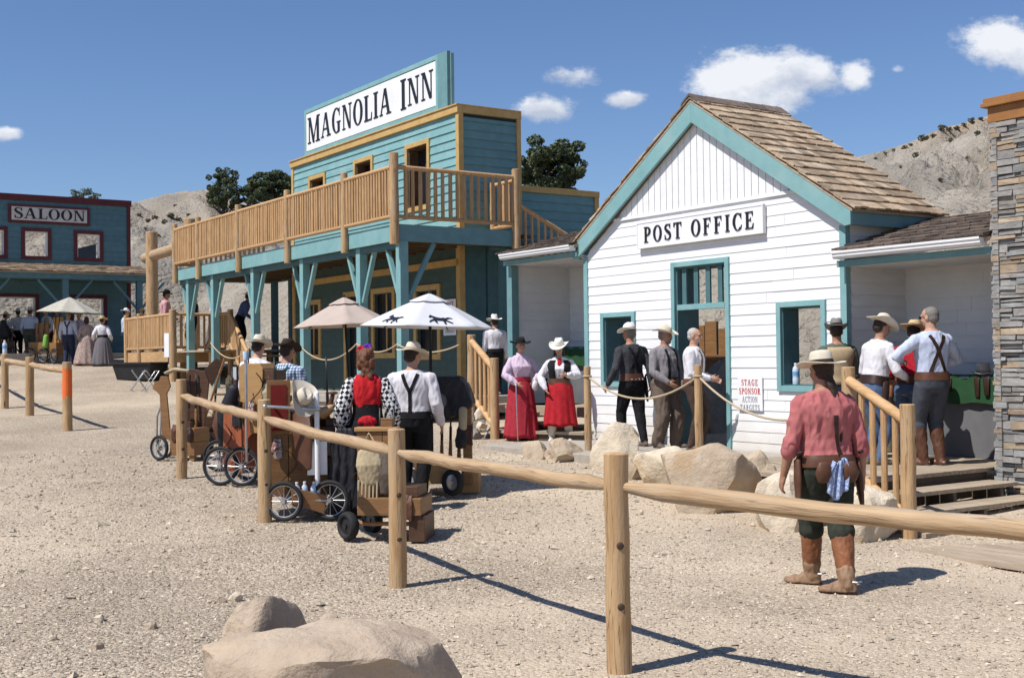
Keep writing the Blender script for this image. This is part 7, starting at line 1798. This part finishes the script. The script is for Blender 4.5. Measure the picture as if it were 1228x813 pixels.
for i in range(13):
    px = 556 + rg.uniform(0, 40); Y = 20.4 + rg.uniform(-.3, .5); p = ground_at(px, Y)
    boulder('rubble_stone', 'fist sized pale rubble stone piled against the pine stairs', p + Vector((0, 0, -.02 + .10 * (i % 4))), (rg.uniform(.14, .3), rg.uniform(.14, .26), rg.uniform(.12, .22)), ROCK_W if i % 3 else ROCK_G, 100 + i, rg.uniform(0, 180), 7, .1, 2, 'rubble stones by the pine stairs', cat='stone')
for i, (x, y, s) in enumerate(((283, 719, .10), (265, 721, .07), (182, 753, .075), (119, 745, .085), (300, 637, .06), (394, 746, .12), (64, 766, .06), (118, 776, .07), (452, 748, .06), (205, 662, .05), (140, 650, .05), (520, 690, .05), (610, 640, .05))):
    r = ray(x, y); Y = 8.
    for _ in range(12): Y = (CAMZ - gz(Y)) / (-r.z) * r.y
    p = Vector((r.x / r.y * Y, Y, terrain(r.x / r.y * Y, Y)[0] - .005))
    boulder('stone', 'pale loose stone lying on the foreground gravel', p, (s * 1.3, s, s * .7), ROCK_W if i % 3 == 0 else ROCK_P, 200 + i, i * 37, 7, .08, 2, 'loose stones on the near gravel', cat='stone')
# ------------------------------------------------------------------ junipers and hillside shrubs
LEAF = M('juniper foliage', (.12, .145, .07), (.058, .075, .036), 3.2, .85, isl=.35, lo=.3, hi=.7); BARK = M('juniper bark', (.11, .08, .055), (.07, .05, .035), 6, .9, .5, 30)
def hit(px, py, r0=22, r1=175):
    r = ray(px, py); h = math.hypot(r.x, r.y); q = r0
    while q < r1:
        X, Y = r.x / h * q, r.y / h * q
        if terrain(X, Y)[0] >= CAMZ + r.z / h * q: break
        q += .6
    return Vector((X, Y, terrain(X, Y)[0]))
def crown_mesh(name, W, H, seed, nclump, per, leaf, z0=.15, hollow=.35):
    g = np.random.default_rng(seed); V = []
    cl = []
    while len(cl) < nclump:
        p = g.uniform(-1, 1, 3)
        if np.linalg.norm(p * [1, 1, .95]) < 1 and np.linalg.norm(p) > hollow:
            k = 1 + .35 * noise.noise(Vector(p * 1.6) + Vector((seed, 0, 0))); cl.append(p * k)
    for c in cl:
        s = g.uniform(.13, .26)
        q = g.normal(0, 1, (per, 3)); q /= np.linalg.norm(q, axis=1)[:, None]; q *= (g.uniform(.4, 1, (per, 1)) ** .5) * s
        V.append(c + q * [1, 1, .8])
    P = np.concatenate(V) * [W / 2, W / 2, H / 2 * (1 - z0)] + [0, 0, H / 2 * (1 + z0)]
    n = len(P); a = g.normal(0, 1, (n, 3)); a /= np.linalg.norm(a, axis=1)[:, None]; b = g.normal(0, 1, (n, 3)); b -= a * (a * b).sum(1)[:, None]; b /= np.linalg.norm(b, axis=1)[:, None]
    s = leaf * g.uniform(.6, 1.4, (n, 1)); Q = np.stack([P - a * s, P + b * s * .6, P + a * s, P - b * s * .6], 1).reshape(-1, 3)
    me = bpy.data.meshes.new(name); me.from_pydata(Q.tolist(), [], (np.arange(n * 4).reshape(-1, 4)).tolist()); me.update(); me.materials.append(LEAF); return me
def tree(label, px, ytop, ybot, wpx, seed, per=90, ncl=70, r0=22, group=None, dist=None):
    p = hit(px, ybot, r0) if dist is None else None
    if dist:
        r = ray(px, ybot); p = Vector((0, 0, CAMZ)) + r * (dist / r.y)
    k = p.y / FPX; H = (ybot - ytop) * k; W = wpx * k
    base = terrain(p.x, p.y)[0]; drop = max(0, p.z - base)
    t = thing('juniper_tree', label, 'tree', (p.x, p.y, base), seed * .7, group)
    o = bpy.data.objects.new('crown', crown_mesh('crown', W, H, seed, ncl, per, .022 * W)); COL.objects.link(o); o.parent = t; o.location = (0, 0, drop)
    m = MB(); rg = random.Random(seed); top = drop + H * .75
    m.tube([(0, 0, -.3), (.03 * W, 0, drop * .5 + H * .2), (-.03 * W, .02 * W, top)], [.05 * W, .04 * W, .012 * W], 8)
    for i in range(6):
        a = i * 1.05 + rg.random(); z = drop + H * (.15 + .08 * i); m.tube([(0, 0, z), (math.cos(a) * W * .2, math.sin(a) * W * .2, z + H * .12), (math.cos(a) * W * .36, math.sin(a) * W * .36, z + H * .2)], [.028 * W, .018 * W, .006 * W], 6)
    m.build('trunk', BARK, t, smooth=True)
tree('round dark juniper rising behind the rear wing of the inn', 659, 171, 262, 88, 3, 260, 110, dist=42)
tree('tall juniper on the hill behind the balcony, left of its bushy neighbour', 269, 205, 262, 42, 5, 220, 90)
tree('bushy juniper touching the left edge of the inn wall', 326, 207, 252, 62, 6, 220, 110)
tree('low juniper filling the gap between the two hill junipers', 297, 226, 262, 36, 7, 200, 70)
tree('small juniper top peeping over the saloon parapet', 100, 230, 252, 34, 8, 90, 50)
def shrubs():
    ms = [crown_mesh('foliage', 1.0, .8, 60 + i, 60, 40, .045, .05, 0) for i in range(3)]
    rg = random.Random(12); SAGE = M('dry sage foliage', (.17, .16, .10), (.09, .09, .055), 4, .9, isl=.3)
    for q in ms: q.materials.clear(); q.materials.append(SAGE)
    L_ = [(167, 262, 7), (178, 265, 8), (186, 262, 9), (197, 266, 8), (205, 263, 10), (214, 264, 8), (190, 282, 6), (174, 276, 5), (226, 258, 6), (210, 246, 5), (1061, 185, 7), (1072, 182, 5), (1085, 178, 8), (1092, 176, 6), (1105, 170, 9), (1111, 168, 7), (1120, 163, 8), (1130, 160, 10), (1138, 156, 9), (1147, 154, 8), (1156, 152, 7), (1165, 148, 9), (1176, 146, 7), (1098, 187, 8), (1140, 170, 6), (1128, 218, 7), (1172, 160, 8), (1050, 190, 5), (1080, 200, 4), (1160, 190, 5)]
    for i, (x, y, w) in enumerate(L_):
        p = hit(x, y + 2, 30); s = w * p.y / FPX * .95
        o = bpy.data.objects.new('shrub', ms[i % 3]); COL.objects.link(o); o.location = p - Vector((0, 0, .18 * s)); o.scale = (s, s, s * rg.uniform(.8, 1.1)); o.rotation_euler = (0, 0, rg.uniform(0, 6))
        left = x < 600
        tagp(o, 'dark desert shrub dotting the left clay hillside' if left else 'dark desert shrub along the right hill crest', 'shrub', 'shrubs on the left hillside' if left else 'shrubs on the right hill')
shrubs()
